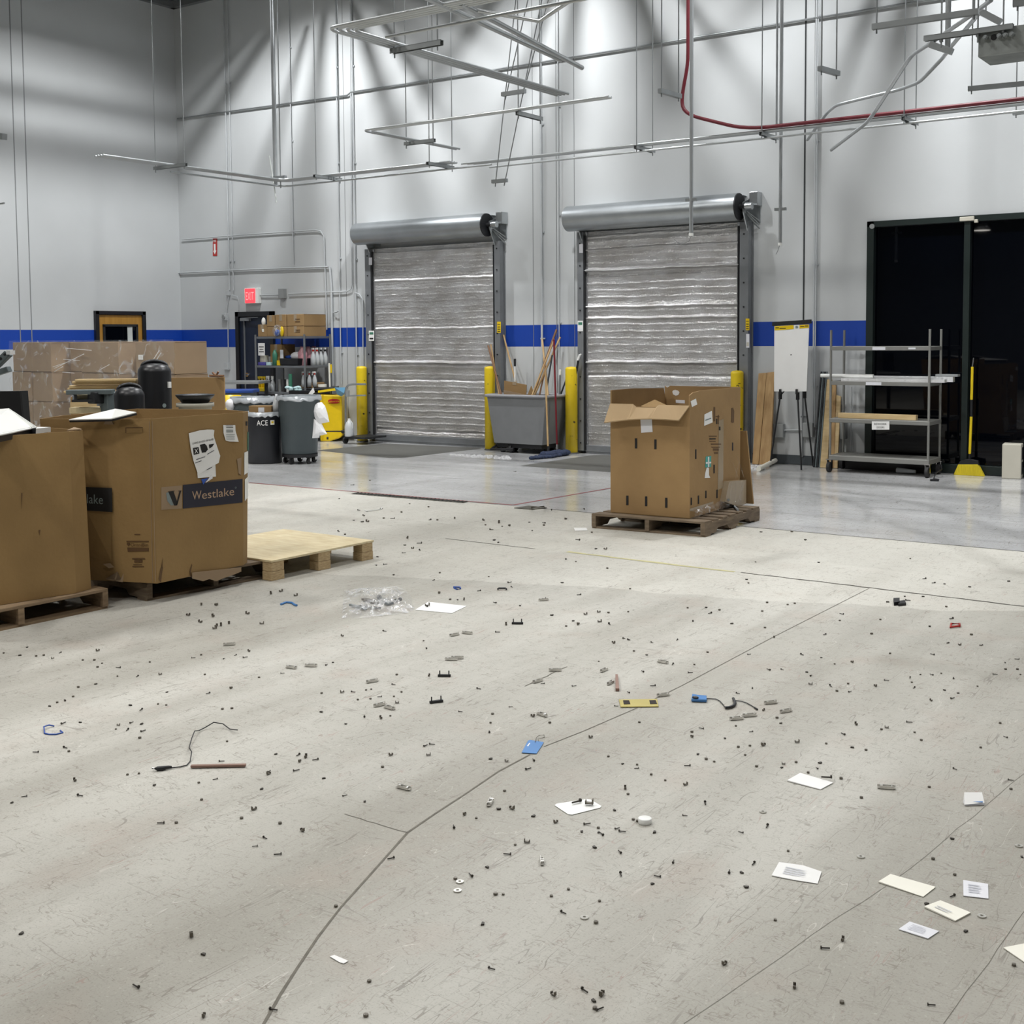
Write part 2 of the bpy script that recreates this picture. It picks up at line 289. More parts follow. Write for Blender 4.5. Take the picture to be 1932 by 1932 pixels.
# ------------------------------------------------------------ mesh builder
def nrm(v): v = np.array(v, float); return v/np.linalg.norm(v)
def rotz(a): return np.array([[math.cos(a), -math.sin(a), 0], [math.sin(a), math.cos(a), 0], [0, 0, 1.]])
class MB:
    def __init__(s): s.v = []; s.f = []; s.sm = []
    def add(s, vs, fs, smooth=False):
        o = len(s.v); s.v += [np.array(v, float) for v in vs]; s.f += [tuple(i+o for i in f) for f in fs]; s.sm += [smooth]*len(fs); return s
    def box(s, c, d, R=None, tx=1., ty=1.):
        c = np.array(c, float); h = np.array(d, float)/2; vs = []
        for z in (-1, 1):
            k = (tx, ty) if z > 0 else (1., 1.)
            for x, y in ((-1, -1), (1, -1), (1, 1), (-1, 1)):
                p = np.array([x*h[0]*k[0], y*h[1]*k[1], z*h[2]]); vs.append((R@p if R is not None else p)+c)
        return s.add(vs, [(3, 2, 1, 0), (4, 5, 6, 7), (0, 1, 5, 4), (1, 2, 6, 5), (2, 3, 7, 6), (3, 0, 4, 7)])
    def bar(s, p, q, w, h, up=(0, 0, 1)):
        p = np.array(p, float); q = np.array(q, float); d = nrm(q-p); u = np.array(up, float)
        if abs(d@u) > .98: u = np.array([0, 1., 0])
        a = nrm(np.cross(d, u)); b = np.cross(a, d)
        return s.box((p+q)/2, (w, np.linalg.norm(q-p), h), np.array([a, d, b]).T)
    def cyl(s, p, q, r, r2=None, n=16, caps=True, smooth=True):
        r2 = r if r2 is None else r2; p = np.array(p, float); q = np.array(q, float); d = nrm(q-p)
        u = np.array([0, 0, 1.]) if abs(d[2]) < .9 else np.array([1., 0, 0]); a = nrm(np.cross(d, u)); b = np.cross(d, a)
        vs = []
        for c, rr in ((p, r), (q, r2)):
            for i in range(n): t = 2*math.pi*i/n; vs.append(c+rr*(a*math.cos(t)+b*math.sin(t)))
        s.add(vs, [(i, (i+1) % n, n+(i+1) % n, n+i) for i in range(n)], smooth)
        if caps: s.add(vs[:n], [tuple(range(n-1, -1, -1))]); s.add(vs[n:], [tuple(range(n))])
        return s
    def tube(s, pts, r, n=8, smooth=True):
        pts = [np.array(p, float) for p in pts]; m = len(pts); rings = []; a = None
        for i in range(m):
            t = nrm(pts[min(i+1, m-1)]-pts[max(i-1, 0)])
            if a is None: u = np.array([0, 0, 1.]) if abs(t[2]) < .9 else np.array([1., 0, 0]); a = nrm(np.cross(t, u))
            a = nrm(a-t*(a@t)); b = np.cross(t, a); rr = r[i] if isinstance(r, (list, tuple)) else r
            rings += [pts[i]+rr*(a*math.cos(2*math.pi*k/n)+b*math.sin(2*math.pi*k/n)) for k in range(n)]
        fs = [(i*n+k, i*n+(k+1) % n, (i+1)*n+(k+1) % n, (i+1)*n+k) for i in range(m-1) for k in range(n)]
        s.add(rings, fs, smooth); s.add(rings[:n], [tuple(range(n-1, -1, -1))]); s.add(rings[-n:], [tuple(range(n))]); return s
    def lathe(s, c, prof, n=32, smooth=True, ex=1., ey=1.):
        c = np.array(c, float); vs = []
        for r, z in prof:
            for i in range(n): t = 2*math.pi*i/n; vs.append(c+np.array([r*ex*math.cos(t), r*ey*math.sin(t), z]))
        m = len(prof)
        return s.add(vs, [(j*n+i, j*n+(i+1) % n, (j+1)*n+(i+1) % n, (j+1)*n+i) for j in range(m-1) for i in range(n)], smooth)
    def prism(s, poly, d, flip=False):
        poly = [np.array(p, float) for p in poly]; d = np.array(d, float); n = len(poly); vs = poly+[p+d for p in poly]
        return s.add(vs, [tuple(range(n-1, -1, -1)), tuple(range(n, 2*n))]+[(i, (i+1) % n, n+(i+1) % n, n+i) for i in range(n)])
    def loft(s, a, b):
        n = len(a); return s.add(list(a)+list(b), [(i, (i+1) % n, n+(i+1) % n, n+i) for i in range(n)])
    def shell(s, bot, top, t, floor=True):
        # open box: outer polygon rings plus inner walls
        bot = [np.array(p, float) for p in bot]; top = [np.array(p, float) for p in top]
        cb = sum(bot)/len(bot); ct = sum(top)/len(top)
        def ins(P, c): return [p+nrm(np.array([c[0]-p[0], c[1]-p[1], 0]))*t for p in P]
        ib, it = ins(bot, cb), ins(top, ct)
        s.loft(bot, top); s.loft(top, it); s.loft(it, ib)
        if floor: n = len(bot); s.add(bot, [tuple(range(n-1, -1, -1))]); s.add([p+[0, 0, .004] for p in ib], [tuple(range(n))])
        return s
    def sph(s, c, r, n=12, e=(1, 1, 1)):
        c = np.array(c, float); vs = []; fs = []; m = n//2
        for j in range(m+1):
            ph = math.pi*j/m
            for i in range(n): t = 2*math.pi*i/n; vs.append(c+r*np.array([math.sin(ph)*math.cos(t)*e[0], math.sin(ph)*math.sin(t)*e[1], math.cos(ph)*e[2]]))
        fs = [(j*n+i, (j+1)*n+i, (j+1)*n+(i+1) % n, j*n+(i+1) % n) for j in range(m) for i in range(n)]
        return s.add(vs, fs, True)

def prop(o, label=None, cat=None, group=None, kind=None):
    if label: o['label'] = label
    if cat: o['category'] = cat
    if group: o['group'] = group
    if kind: o['kind'] = kind
    return o
def thing(name, label, cat, loc, rz=0., group=None):
    o = bpy.data.objects.new(name, None); C.objects.link(o); o.empty_display_size = .1
    o.location = [float(a) for a in loc]; o.rotation_euler = (0, 0, rz); prop(o, label, cat, group); o['_l'] = [float(a) for a in loc]; o['_r'] = rz
    return o
def origin(par):
    if par is None: return np.zeros(3), 0.
    if par.parent is None and par.type == 'EMPTY': return np.array(par.location), par.rotation_euler[2]
    l, r = origin(par.parent) if par.parent else (np.zeros(3), 0.)
    return l+rotz(r)@np.array(par.location), r+par.rotation_euler[2]
def obj(name, mb, m, par=None, bev=0., w=True, label=None, cat=None, group=None, kind=None):
    """w=True: vertices are in room coordinates; otherwise local to the parent"""
    vs = [np.array(v, float) for v in mb.v]
    loc = np.zeros(3)
    if par is not None:
        if w: l, r = origin(par); R = rotz(-r); vs = [R@(v-l) for v in vs]
    else:
        a = np.array(vs); loc = np.array([(a[:, 0].min()+a[:, 0].max())/2, (a[:, 1].min()+a[:, 1].max())/2, a[:, 2].min()]); vs = [v-loc for v in vs]
    me = bpy.data.meshes.new(name); me.from_pydata([tuple(v) for v in vs], [], mb.f); me.update()
    if any(mb.sm): me.polygons.foreach_set('use_smooth', mb.sm)
    me.materials.append(M[m] if isinstance(m, str) else m)
    o = bpy.data.objects.new(name, me); C.objects.link(o); o.location = loc
    if par is not None: o.parent = par
    if bev: b = o.modifiers.new('bevel', 'BEVEL'); b.width = bev; b.segments = 2; b.limit_method = 'ANGLE'; b.angle_limit = .6
    prop(o, label, cat, group, kind); return o
def copy_tree(o, parent=None):
    c = o.copy(); C.objects.link(c); c.parent = parent
    for ch in list(o.children): copy_tree(ch, c)
    return c
def struct(name, mb, m, label=None, bev=0.):
    # structure keeps room coordinates so wall stripe and floor zones stay in place
    me = bpy.data.meshes.new(name); me.from_pydata([tuple(v) for v in mb.v], [], mb.f); me.update(); me.materials.append(M[m])
    if any(mb.sm): me.polygons.foreach_set('use_smooth', mb.sm)
    o = bpy.data.objects.new(name, me); C.objects.link(o); o['kind'] = 'structure'
    if bev: b = o.modifiers.new('bevel', 'BEVEL'); b.width = bev; b.limit_method = 'ANGLE'
    if label: o['label'] = label
    return o
def text_verts(s, res=3):
    cu = bpy.data.curves.new('t', 'FONT'); cu.body = s; cu.size = 1; cu.resolution_u = res
    to = bpy.data.objects.new('t', cu); C.objects.link(to); dg = bpy.context.evaluated_depsgraph_get(); dg.update()
    me = bpy.data.meshes.new_from_object(to.evaluated_get(dg)); V = [tuple(v.co) for v in me.vertices]; Fc = [tuple(p.vertices) for p in me.polygons]
    bpy.data.objects.remove(to); bpy.data.curves.remove(cu); bpy.data.meshes.remove(me); return V, Fc
def text_mb(s, o, xd, yd, fit=None, t=.0008, slant=0.):
    """text with baseline origin o; xd = full width vector, yd = cap height vector"""
    V, Fc = text_verts(s); a = np.array(V); x0, x1, y1 = a[:, 0].min(), a[:, 0].max(), .72
    o = np.array(o, float); xd = np.array(xd, float); yd = np.array(yd, float); n = nrm(np.cross(xd, yd))
    vs = [o+xd*((v[0]-x0)/(x1-x0))+yd*(v[1]/y1)+xd*slant*(v[1]/y1)+n*t for v in V]
    return MB().add(vs, Fc)
def decal(name, pts, m, par, n=None, t=.0015, **k):
    pts = [np.array(p, float) for p in pts]; nn = nrm(np.cross(pts[1]-pts[0], pts[2]-pts[0])) if n is None else nrm(n)
    vc = EYEP-pts[0]
    if nn@vc < 0: nn = -nn; 
    mb = MB().prism(pts, nn*t); return obj(name, mb, m, par, **k)
# ------------------------------------------------------------ room shell
YW = 14.55; XL = -17.386; XR = 15.; YB = -8.; ZC = 8.3
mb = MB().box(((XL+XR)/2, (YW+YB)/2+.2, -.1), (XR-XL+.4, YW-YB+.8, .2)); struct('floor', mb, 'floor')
WX0, WX1, WZ0, WZ1 = -4.985, -.9, .03, 2.965
mb = MB().box(((XL+WX0)/2-.1, YW+.1, ZC/2), (WX0-XL+.2, .2, ZC)).box(((XR+WX1)/2, YW+.1, ZC/2), (XR-WX1, .2, ZC)).box(((WX0+WX1)/2, YW+.1, (ZC+WZ1)/2), (WX1-WX0, .2, ZC-WZ1))
struct('wall_back', mb, 'wall')
struct('wall_left', MB().box((XL-.1, (YW+YB)/2, ZC/2), (.2, YW-YB, ZC)), 'wall')
struct('wall_right', MB().box((XR+.1, (YW+YB)/2, ZC/2), (.2, YW-YB, ZC)), 'base')
struct('wall_rear', MB().box(((XL+XR)/2, YB-.1, ZC/2), (XR-XL, .2, ZC)), 'joist')
struct('ceiling', MB().box(((XL+XR)/2, (YW+YB)/2, ZC+.1), (XR-XL+.4, YW-YB+.4, .2)), 'roof')
tn = [0]
def trim(mb, m, label=None): tn[0] += 1; return struct('trim_%d' % tn[0], mb, m, label)
# ledger angles near the roof, joists running towards the back wall, seams
trim(MB().box(((XL+XR)/2, YW-.05, 7.44), (XR-XL, .1, .1)), 'joist'); trim(MB().box((XL+.05, (YW+YB)/2, 7.44), (.1, YW-YB, .1)), 'joist')
x = XL+1.1
while x < XR:
    mb = MB().box((x, (YW+YB)/2, 7.53), (.075, YW-YB, .06)).box((x, (YW+YB)/2, 8.2), (.1, YW-YB, .06))
    y = YB+.3; up = True
    while y < YW-.6: mb.bar((x, y, 7.55 if up else 8.2), (x, y+.6, 8.2 if up else 7.55), .03, .03, (1, 0, 0)); y += .6; up = not up
    trim(mb, 'joist'); x += 1.52
for lx in (-13.6, -8.8, -4.):  # unseen pipes added below the lamps to cast streak shadows on the wall
    for k, (dx, dz) in enumerate(((-1.9, .1), (-1.25, 0), (-.8, .12), (-.38, -.05), (-.12, .1), (.3, .05), (.62, -.08), (1.05, .1), (1.6, 0))):
        trim(MB().cyl((lx+dx, 9.5, 7.1+dz), (lx+dx, 13.6, 7.1+dz), .03+.012*(k % 3), n=8), 'joist')
for px, py0, y1, mm, w in ((1521, 0, 600, 'seam', .018),):
    a = WY(1521, 0, YW); b = WY(1516, 600, YW); xx = (a[0]+b[0])/2
    trim(MB().box((xx, YW-.001, ZC/2+.06), (w, .008, ZC-.12)), mm)
for px in ((651, 380), (1084, 500), (1049, 200), (1005, 300)):
    p = WY(px[0], px[1], YW); trim(MB().box((p[0], YW-.001, ZC/2), (.008, .004, ZC)), 'seaml')
for px in ((24, 200), (46, 200)):
    p = WX(px[0], px[1], XL); trim(MB().box((XL+.001, p[1], ZC/2), (.004, .016, ZC)), 'seaml')
a = WY(1420, 870, YW)[0]
o = struct('baseboard_back', MB().box(((a+WX0)/2, YW-.008, .062), (WX0-a, .016, .115)), 'base')
struct('baseboard_left', MB().box((XL+.008, (YW+YB)/2, .06), (.016, YW-YB, .11)), 'base')

# ------------------------------------------------------------ floor joints, cracks, tape, painted pads
def ribbon(pts, w, z=.0012):
    pts = [np.array([p[0], p[1], 0.]) for p in pts]; mb = MB(); n = len(pts); L_ = []; R_ = []
    for i in range(n):
        t = nrm(pts[min(i+1, n-1)]-pts[max(i-1, 0)]); s = np.array([-t[1], t[0], 0.]); ww = (w[i] if isinstance(w, list) else w)/2
        L_.append(pts[i]+s*ww+[0, 0, z]); R_.append(pts[i]-s*ww+[0, 0, z])
    for i in range(n-1): mb.add([L_[i], L_[i+1], R_[i+1], R_[i]], [(3, 2, 1, 0)])
    return mb
def jag(a, b, n, k):
    a = np.array(a, float); b = np.array(b, float); d = nrm(b-a); s = np.array([-d[1], d[0], 0.])
    return [a+(b-a)*i/n+s*rnd.uniform(-k, k)*(0 < i < n) for i in range(n+1)]
trim(ribbon([(-6.6, 9.58), (XR, 9.56)], .014), 'joint')
trim(ribbon([(XL+3, 9.58), (-6.9, 9.58)], .008), 'joint')
trim(ribbon(jag((-6.08, 7.72, 0), (-5.2, 7.71, 0), 8, .002), .012), 'joint')
trim(ribbon(jag(FL(1398, 1080), FL(1932, 1144), 26, .008), [.012+.012*rnd.random() for _ in range(27)]), 'joint')
q = [FL(x, y) for x, y in ((1640, 1110), (1459, 1202), (1288, 1293), (1197, 1338), (1100, 1380), (1026, 1409))]
trim(ribbon(q, .005), 'crack')
q = [FL(x, y) for x, y in ((1000, 1424), (940, 1456), (880, 1497), (820, 1536), (769, 1571), (715, 1632), (690, 1660), (644, 1711), (600, 1768), (560, 1828), (530, 1875), (496, 1935))]
trim(ribbon(q, [.006+.0025*rnd.random() for _ in q]), 'crack')
for a, b, w in (((650, 1536), (769, 1571), .003), ((1716, 1640), (1932, 1460), .0012), ((1290, 1932), (1716, 1640), .0012), ((1780, 1932), (1932, 1720), .0012), ((990, 1295), (1070, 1258), .006)):
    trim(ribbon(jag(FL(*a), FL(*b), 8, .004), w), 'crack')
for a, b in (((600, 922), (968, 953)), ((968, 953), (1153, 921)), ((470, 911), (600, 922))):
    mbx = ribbon([FL(*a), FL(*b)], .03, .0016); obj('floor_line', mbx, 'rtape', label={470: 'faded red line on the floor running left towards the cardboard bin', 600: 'faded red line on the floor along the front of the bay, beside the grate strip', 968: 'faded red line on the floor running back to the boxed pallet from its corner'}[a[0]], cat='floor line', group='faded red floor lines')
obj('floor_line', ribbon(jag(FL(1070, 1041), FL(1386, 1079), 14, .01), [.03+.02*rnd.random() for _ in range(15)], .0016), 'ytape', label='worn pale yellow line along the middle floor joint', cat='floor line')
trim(MB().add([p+[0, 0, .0014] for p in (FL(597, 849.8), FL(727, 837), np.array([-10.66, 14.42, 0]), FL(901, 847.2), FL(762, 863.5), FL(735, 864))], [(0, 5, 4, 3, 2, 1)]), 'mat')
m2 = [FL(979.7, 879.1), FL(1110, 859.7), np.array([-8.6, 14.42, 0]), np.array([-6.7, 14.42, 0]), np.array([-6.65, 12.6, 0])]
trim(MB().add([p+[0, 0, .0014] for p in m2], [(0, 4, 3, 2, 1)]), 'mat')
# grate strip and cover with lift handle
g = thing('floor_grate', 'long narrow dark metal grate set along the red floor line', 'floor grate', FL(775, 940))
p0, p1 = FL(668, 931), FL(880, 948); 
obj('grate_frame', ribbon([p0, p1], .11, .004), 'plate', g)
mb = MB(); d = nrm(p1-p0); s = np.array([-d[1], d[0], 0])
for i in range(30): c = p0+(p1-p0)*(i+.5)/30; mb.bar(c-s*.045+[0, 0, .006], c+s*.045+[0, 0, .006], .01, .006)
obj('grate_bars', mb, 'dkst', g)
g = thing('cover_plate', 'small square dark floor cover with a wire lift handle', 'floor cover', FL(1001, 958))
obj('plate', MB().prism([FL(970, 959, .001), FL(998, 955, .001), FL(1032, 958.5, .001), FL(1004, 962, .001)], (0, 0, .006)), 'plate', g)
obj('lift_handle', MB().tube([FL(1003, 957, .008), FL(1003, 957, .05), FL(1026, 955.5, .055), FL(1027, 957, .008)], .006, 6), 'screw', g)

# ------------------------------------------------------------ big dark window
g = thing('window_1', None, None, (WX0, YW, WZ0)); g['kind'] = 'structure'
mux = WY(1824, 600, YW)[0]
fr = MB()
for x0, x1 in ((WX0, WX0+.085), (mux-.035, mux+.035), (WX1-.08, WX1)): fr.box(((x0+x1)/2, YW+.02, (WZ0+WZ1)/2), (x1-x0, .12, WZ1-WZ0))
fr.box(((WX0+WX1)/2, YW+.0225, WZ1-.035), (WX1-WX0, .125, .07)); fr.box(((WX0+WX1)/2, YW+.0225, WZ0+.03), (WX1-WX0, .125, .1))
obj('window_frame', fr, 'winfr', g, .004)
for x0, x1 in ((WX0+.08, mux-.03), (mux+.03, WX1-.07)): obj('pane', MB().box(((x0+x1)/2, YW+.045, (WZ0+WZ1)/2), (x1-x0, .01, WZ1-WZ0-.1)), 'glass', g)
p = PL(1825, 413, (0, YW-.04, 0), (0, 1, 0))
obj('motion_sensor', MB().box(p, (.16, .05, .05)).box(p+[.1, 0, -.03], (.04, .04, .04)), 'beigebox', bev=.006, label='small beige sensor box on top of the window mullion', cat='sensor')
p = PL(1645, 427, (0, YW-.05, 0), (0, 1, 0))
obj('frame_fitting', MB().cyl(p, p+[0, .03, 0], .03), 'box', label='small grey round fitting in the top left corner of the window frame', cat='fitting')

# ------------------------------------------------------------ roller doors
def roller(n, xl, xr, curl, curr, bx0, bx1, bz, zt, br, folds, seed):
    rr = random.Random(seed)
    g = thing('door_%d' % n, None, None, ((xl+xr)/2, YW, 0)); g['kind'] = 'structure'
    nx, nz = 80, 330; yc = YW-.075; vs = []; ph = [rr.uniform(0, 6) for _ in range(12)]
    for j in range(nz+1):
        z = .1+(zt-.1)*j/nz
        amp = .0016+.0022*(math.sin(z*1.7+ph[0])+1)/2
        for i in range(nx+1):
            u = i/nx; x = curl+(curr-curl)*u
            wz = z+.004*math.sin(u*9+ph[1]+z*3)+.003*math.sin(u*23+ph[2]+z*7)+.0025*math.sin(u*61+z*40)
            k_ = (.5+.5*math.cos(wz*2*math.pi/.093+ph[3]))**5; d = amp*2.2*k_+.0009*math.sin(u*180+ph[4]*j)*(1+2*k_)+.0018*rr.uniform(-1, 1)*(.6+k_)
            for fz, fa in folds: d += fa*math.exp(-((wz-fz)/.018)**2)
            vs.append((x, yc-d, z))
    fs = [(j*(nx+1)+i, j*(nx+1)+i+1, (j+1)*(nx+1)+i+1, (j+1)*(nx+1)+i) for j in range(nz) for i in range(nx)]
    obj('curtain', MB().add(vs, fs, True), 'foil', g)
    mb = MB()
    for x in (curl+.01, curr-.01): mb.box((x, yc-.012, (zt+.1)/2), (.05, .012, zt-.1))
    obj('foil_edge_tape', mb, 'foil2', g)
    obj('bottom_bar', MB().box(((curl+curr)/2, yc, .075), (curr-curl, .05, .09)).box(((curl+curr)/2, yc, .015), (curr-curl, .03, .03)), 'guide', g, .005)
    for sx, x0, x1 in ((-1, xl, curl), (1, curr, xr)):
        gm = obj('guide_rail', MB().box(((x0+x1)/2, YW-.01, zt/2), (x1-x0, .02, zt)).box(((x0+x1)/2, YW-.075, zt/2+.02), ((x1-x0)*.8, .11, zt-.04)), 'guide', g, .004)
        bo = MB(); z = .15
        while z < zt-.1: bo.cyl(((x0+x1)/2, YW-.132, z), ((x0+x1)/2, YW-.14, z), .011, n=8); z += .305
        obj('guide_bolts', bo, 'dark', gm)
        obj('seal_strip', MB().box((x1+.004 if sx < 0 else x0-.004, YW-.09, zt/2), (.014, .08, zt-.1)), 'dark', g)
    yb = YW-.24
    pr_ = [(br*math.cos(t), br*math.sin(t)) for t in np.linspace(-1.95, math.pi+.9, 26)]
    hood = MB(); A = [np.array([bx0, yb-a, bz+b]) for a, b in pr_]; B_ = [np.array([bx1, yb-a, bz+b]) for a, b in pr_]
    nn = len(pr_); hood.add(A+B_, [(i, i+1, nn+i+1, nn+i) for i in range(nn-1)], True)
    A2 = [np.array([bx0, yb-a*.97, bz+b*.97]) for a, b in pr_]; B2 = [np.array([bx1, yb-a*.97, bz+b*.97]) for a, b in pr_]
    hood.add(A2+B2, [(i, i+1, nn+i+1, nn+i) for i in range(nn-1)], True)
    hood.box(((bx0+bx1)/2, YW-.04, bz+br*.9), (bx1-bx0, .16, .004))
    h = obj('hood', hood, 'galvb', g)
    obj('barrel', MB().cyl((bx0+.05, yb, bz), (bx1+.01, yb, bz), br*.78, n=28), 'foil2', h)
    e = obj('end_plate', MB().cyl((bx1-.02, yb, bz), (bx1+.015, yb, bz), br*.98, n=28).cyl((bx1+.01, yb, bz), (bx1+.12, yb, bz), .035), 'dark', g)
    obj('spring_cover', MB().cyl((bx0, yb, bz), (bx0+.02, yb, bz), br*.98, n=28), 'galv', g)
    obj('shaft', MB().cyl((bx0-.05, yb, bz+.02), (bx0, yb, bz+.02), .02).cyl((bx1+.1, yb, bz), (bx1+.17, yb, bz), .02), 'dark', g)
    for x, s in ((bx0+.14, 1), (bx1+.06, 1)):
        pl = [(x, YW-.005, bz+br*.75), (x, yb-.03, bz+.05), (x, yb-.02, bz-.07), (x, YW-.13, bz-br-.12), (x, YW-.005, bz-br-.12)]
        obj('side_bracket', MB().prism(pl, (.012, 0, 0)).box((x+.06, YW-.01, bz-.02), (.14, .02, br*2)), 'galv', g)
    x = bx1+.14
    obj('tension_wheel_box', MB().box((x+.015, YW-.08, bz+.1), (.11, .15, .17)).cyl((x-.05, yb, bz), (x+.04, yb, bz), .045), 'galv', g, .006)
    br2 = MB()
    for k in range(3): br2.bar((bx1+.05, yb+.02+.03*k, bz-.04), (bx1+.2, YW-.06, bz-br-.1+.05*k), .018, .012)
    obj('bracing', br2, 'strut', g)
    return g
z1 = WY(800, 440, YW-.24)[2]
D1 = roller(1, WY(694, 600, YW-.06)[0], WY(950, 600, YW-.06)[0], WY(707, 600, YW-.06)[0], WY(937, 600, YW-.06)[0], WY(674, 442, YW-.24)[0], WY(918, 422, YW-.24)[0], WY(800, 433, YW-.24)[2], 3.0, .168, [(.98, -.02), (1.18, .02), (1.24, .045), (1.76, .018), (2.5, .02), (.2, -.02)], 3)
D2 = roller(2, WY(1093, 600, YW-.06)[0], WY(1418, 600, YW-.06)[0], WY(1107, 600, YW-.06)[0], WY(1397, 600, YW-.06)[0], WY(1072, 414, YW-.24)[0], WY(1394, 386, YW-.24)[0], WY(1230, 402, YW-.24)[2], 3.05, .172, [(1.1, -.02), (1.27, .045), (2.52, .05), (2.02, .03), (1.86, .02), (2.8, .02)], 5)
def sticker(px, m, label, lines=()):
    """flat label on a guide rail / wall plane y=const given by px=(x0,y0,x1,y1,Y)"""
    x0, y0, x1, y1, Y = px; a = [WY(x0, y1, Y), WY(x1, y1, Y), WY(x1, y0, Y), WY(x0, y0, Y)]
    o = obj('sticker', MB().prism(a, (0, -.003, 0)), m, label=label, cat='sticker')
    c = sum(a)/4
    for (v0, v1, mm) in lines:
        q = [np.array(a[0])*(1-v)+np.array(a[3])*v for v in (v0, v1)]; r = [np.array(a[1])*(1-v)+np.array(a[2])*v for v in (v0, v1)]
        k = .14; P_ = [q[0]*(1-k)+r[0]*k, r[0]*(1-k)+q[0]*k, r[1]*(1-k)+q[1]*k, q[1]*(1-k)+r[1]*k]
        l0 = np.array(o.location); e = MB().prism([p-[0, .0042, 0] for p in P_], (0, -.0006, 0)); e.v = [v-l0 for v in e.v]
        ch = obj('print', e, mm, o, w=False)
    return o
YG = YW-.131
sticker((696, 624, 706, 643, YG), 'paper', 'white notice on the left rail of the left roller door', ((.15, .3, 'ink'), (.62, .85, 'greenp')))
sticker((1090, 605, 1100, 625, YG), 'paper', 'white notice on the left rail of the right roller door', ((.1, .25, 'paperg'), (.6, .85, 'greenp')))
sticker((938, 607, 945, 628, YG), 'ybag', 'yellow warning sticker on the right rail of the left roller door', ((.1, .16, 'ink'), (.3, .36, 'ink'), (.5, .56, 'ink'), (.75, .8, 'ink')))
sticker((1407, 601, 1414, 623, YG), 'ybag', 'yellow warning sticker on the right rail of the right roller door', ((.1, .16, 'ink'), (.3, .36, 'ink'), (.5, .56, 'ink'), (.75, .8, 'ink')))
sticker((1408, 630, 1414, 656, YG), 'paperg', 'narrow white sticker under the yellow one on the right rail', ((.1, .4, 'beigebox'),))
sticker((696, 486, 702, 500, YG), 'paperg', 'small white tag high on the left rail of the left roller door')
sticker((1093, 460, 1100, 477, YG), 'paperg', 'small white tag high on the left rail of the right roller door')

# ------------------------------------------------------------ wall conduits and boxes
YC = YW-.03
def wcond(pts, r, label, m='wallpipe', grp='painted conduits on the back wall', Y=YC, clamp=True):
    P_ = [WY(x, y, Y) for x, y in pts]
    for i in range(1, len(P_)):  # straighten verticals and horizontals
        pass
    g = obj('conduit', MB().tube(P_, r*.8, 8), m, label=label, cat='conduit', group=grp); return g
def vc(px, y0, y1, r, label, z0=None, **k):
    a = WY(px, (y0+y1)/2, YC); xx = a[0]; zt_ = WY(px, y0, YC)[2] if y0 > 0 else 7.4; zb = WY(px, y1, YC)[2]
    mb = MB().tube([(xx, YC, zb), (xx, YC, zt_)], r*.75, 8)
    z = zb+.5
    while z < zt_-.3: mb.box((xx, YW-.01, z), (r*2+.03, .02, .02)); z += 1.5
    return obj('conduit', mb, k.get('m', 'wallpipe'), label=label, cat='conduit', group='painted conduits on the back wall')
vc(427, 0, 548, .017, 'left pipe of the close vertical pair above the exit door box')
vc(434.5, 0, 548, .014, 'right pipe of the close vertical pair above the exit door box')
vc(549, 0, 499, .012, 'thin vertical conduit ending on the lower horizontal pipe')
vc(638, 0, 724, .012, 'thin vertical conduit left of the left roller door, nearest the cart')
vc(668, 0, 728, .014, 'vertical conduit just left of the left roller door with a branch to its right')
vc(1021, 0, 705, .022, 'thick vertical conduit on the wall between the two roller doors')
vc(1053.5, 0, 676, .01, 'thin vertical conduit right of the thick one between the roller doors')
vc(1537, 0, 806, .014, 'left of two vertical conduits behind the flip chart')
vc(1540.5, 0, 806, .01, 'right of two vertical conduits behind the flip chart')
vc(1515, 612, 862, .016, 'dark grey vertical pipe behind the easel, below the stripe', m='guide')
vc(1606, 730, 850, .012, 'short vertical pipe behind the shelf cart')
wcond([(661, 0), (662.5, 420), (664, 536), (662, 546), (655, 550), (544, 554.5)], .012, 'conduit dropping beside the left roller door and bending left to the exit box')
wcond([(669, 552), (678, 555), (683, 563), (685, 575), (685, 690)], .012, 'short hooked conduit branch by the left yellow bollard')
wcond([(335, 224), (480, 204), (655, 180), (662, 174), (900, 137), (1150, 97), (1440, 50), (1733, 3), (1932, -28)], .017, 'long sloping-looking horizontal conduit high across the whole back wall', m='strut')
wcond([(343, 452), (470, 442), (595, 434), (605, 436), (611, 446), (612, 480), (614.5, 540), (616.5, 622)], .013, 'upper horizontal pipe left of the roller door turning down at its right end')
wcond([(335, 515), (480, 508), (619, 503.5)], .017, 'lower horizontal pipe running into the corner above the exit sign')
wcond([(622, 503), (625, 540), (626, 600), (627, 660), (628, 728)], .024, 'thick light pipe dropping from the elbow beside the shelf rack')
wcond([(533, 556), (488, 557)], .012, 'short conduit between the exit sign and its grey box')
wcond([(431, 560), (427, 590)], .012, 'short conduit from the small box down to the alarm horn')
wcond([(430, 600), (431, 686)], .011, 'thin conduit from the alarm horn down to the wall switch')
wcond([(437, 557), (447, 559), (450, 566), (450, 585)], .008, 'thin bent conduit from the small box to the exit door frame')
wcond([(1468, 812), (1528, 811)], .014, 'short white horizontal conduit between two outlet boxes behind the easel')
def wbox(px, py, w, h, d, label, m='box', name='electrical_box', cat='electrical box', extra=None):
    p = WY(px, py, YW); mb = MB().box((p[0], YW-d/2, p[2]), (w, d, h))
    o = obj(name, mb, m, bev=.006, label=label, cat=cat, group=None); return o, p
wbox(433, 553, .07, .09, .05, 'small white box joining the vertical pipe pair near the exit sign', 'wallpipe')
wbox(536, 554, .12, .16, .08, 'grey box on the conduit right of the exit sign')
wbox(431, 691, .1, .12, .06, 'white wall switch box at the end of the thin conduit', 'wallpipe')
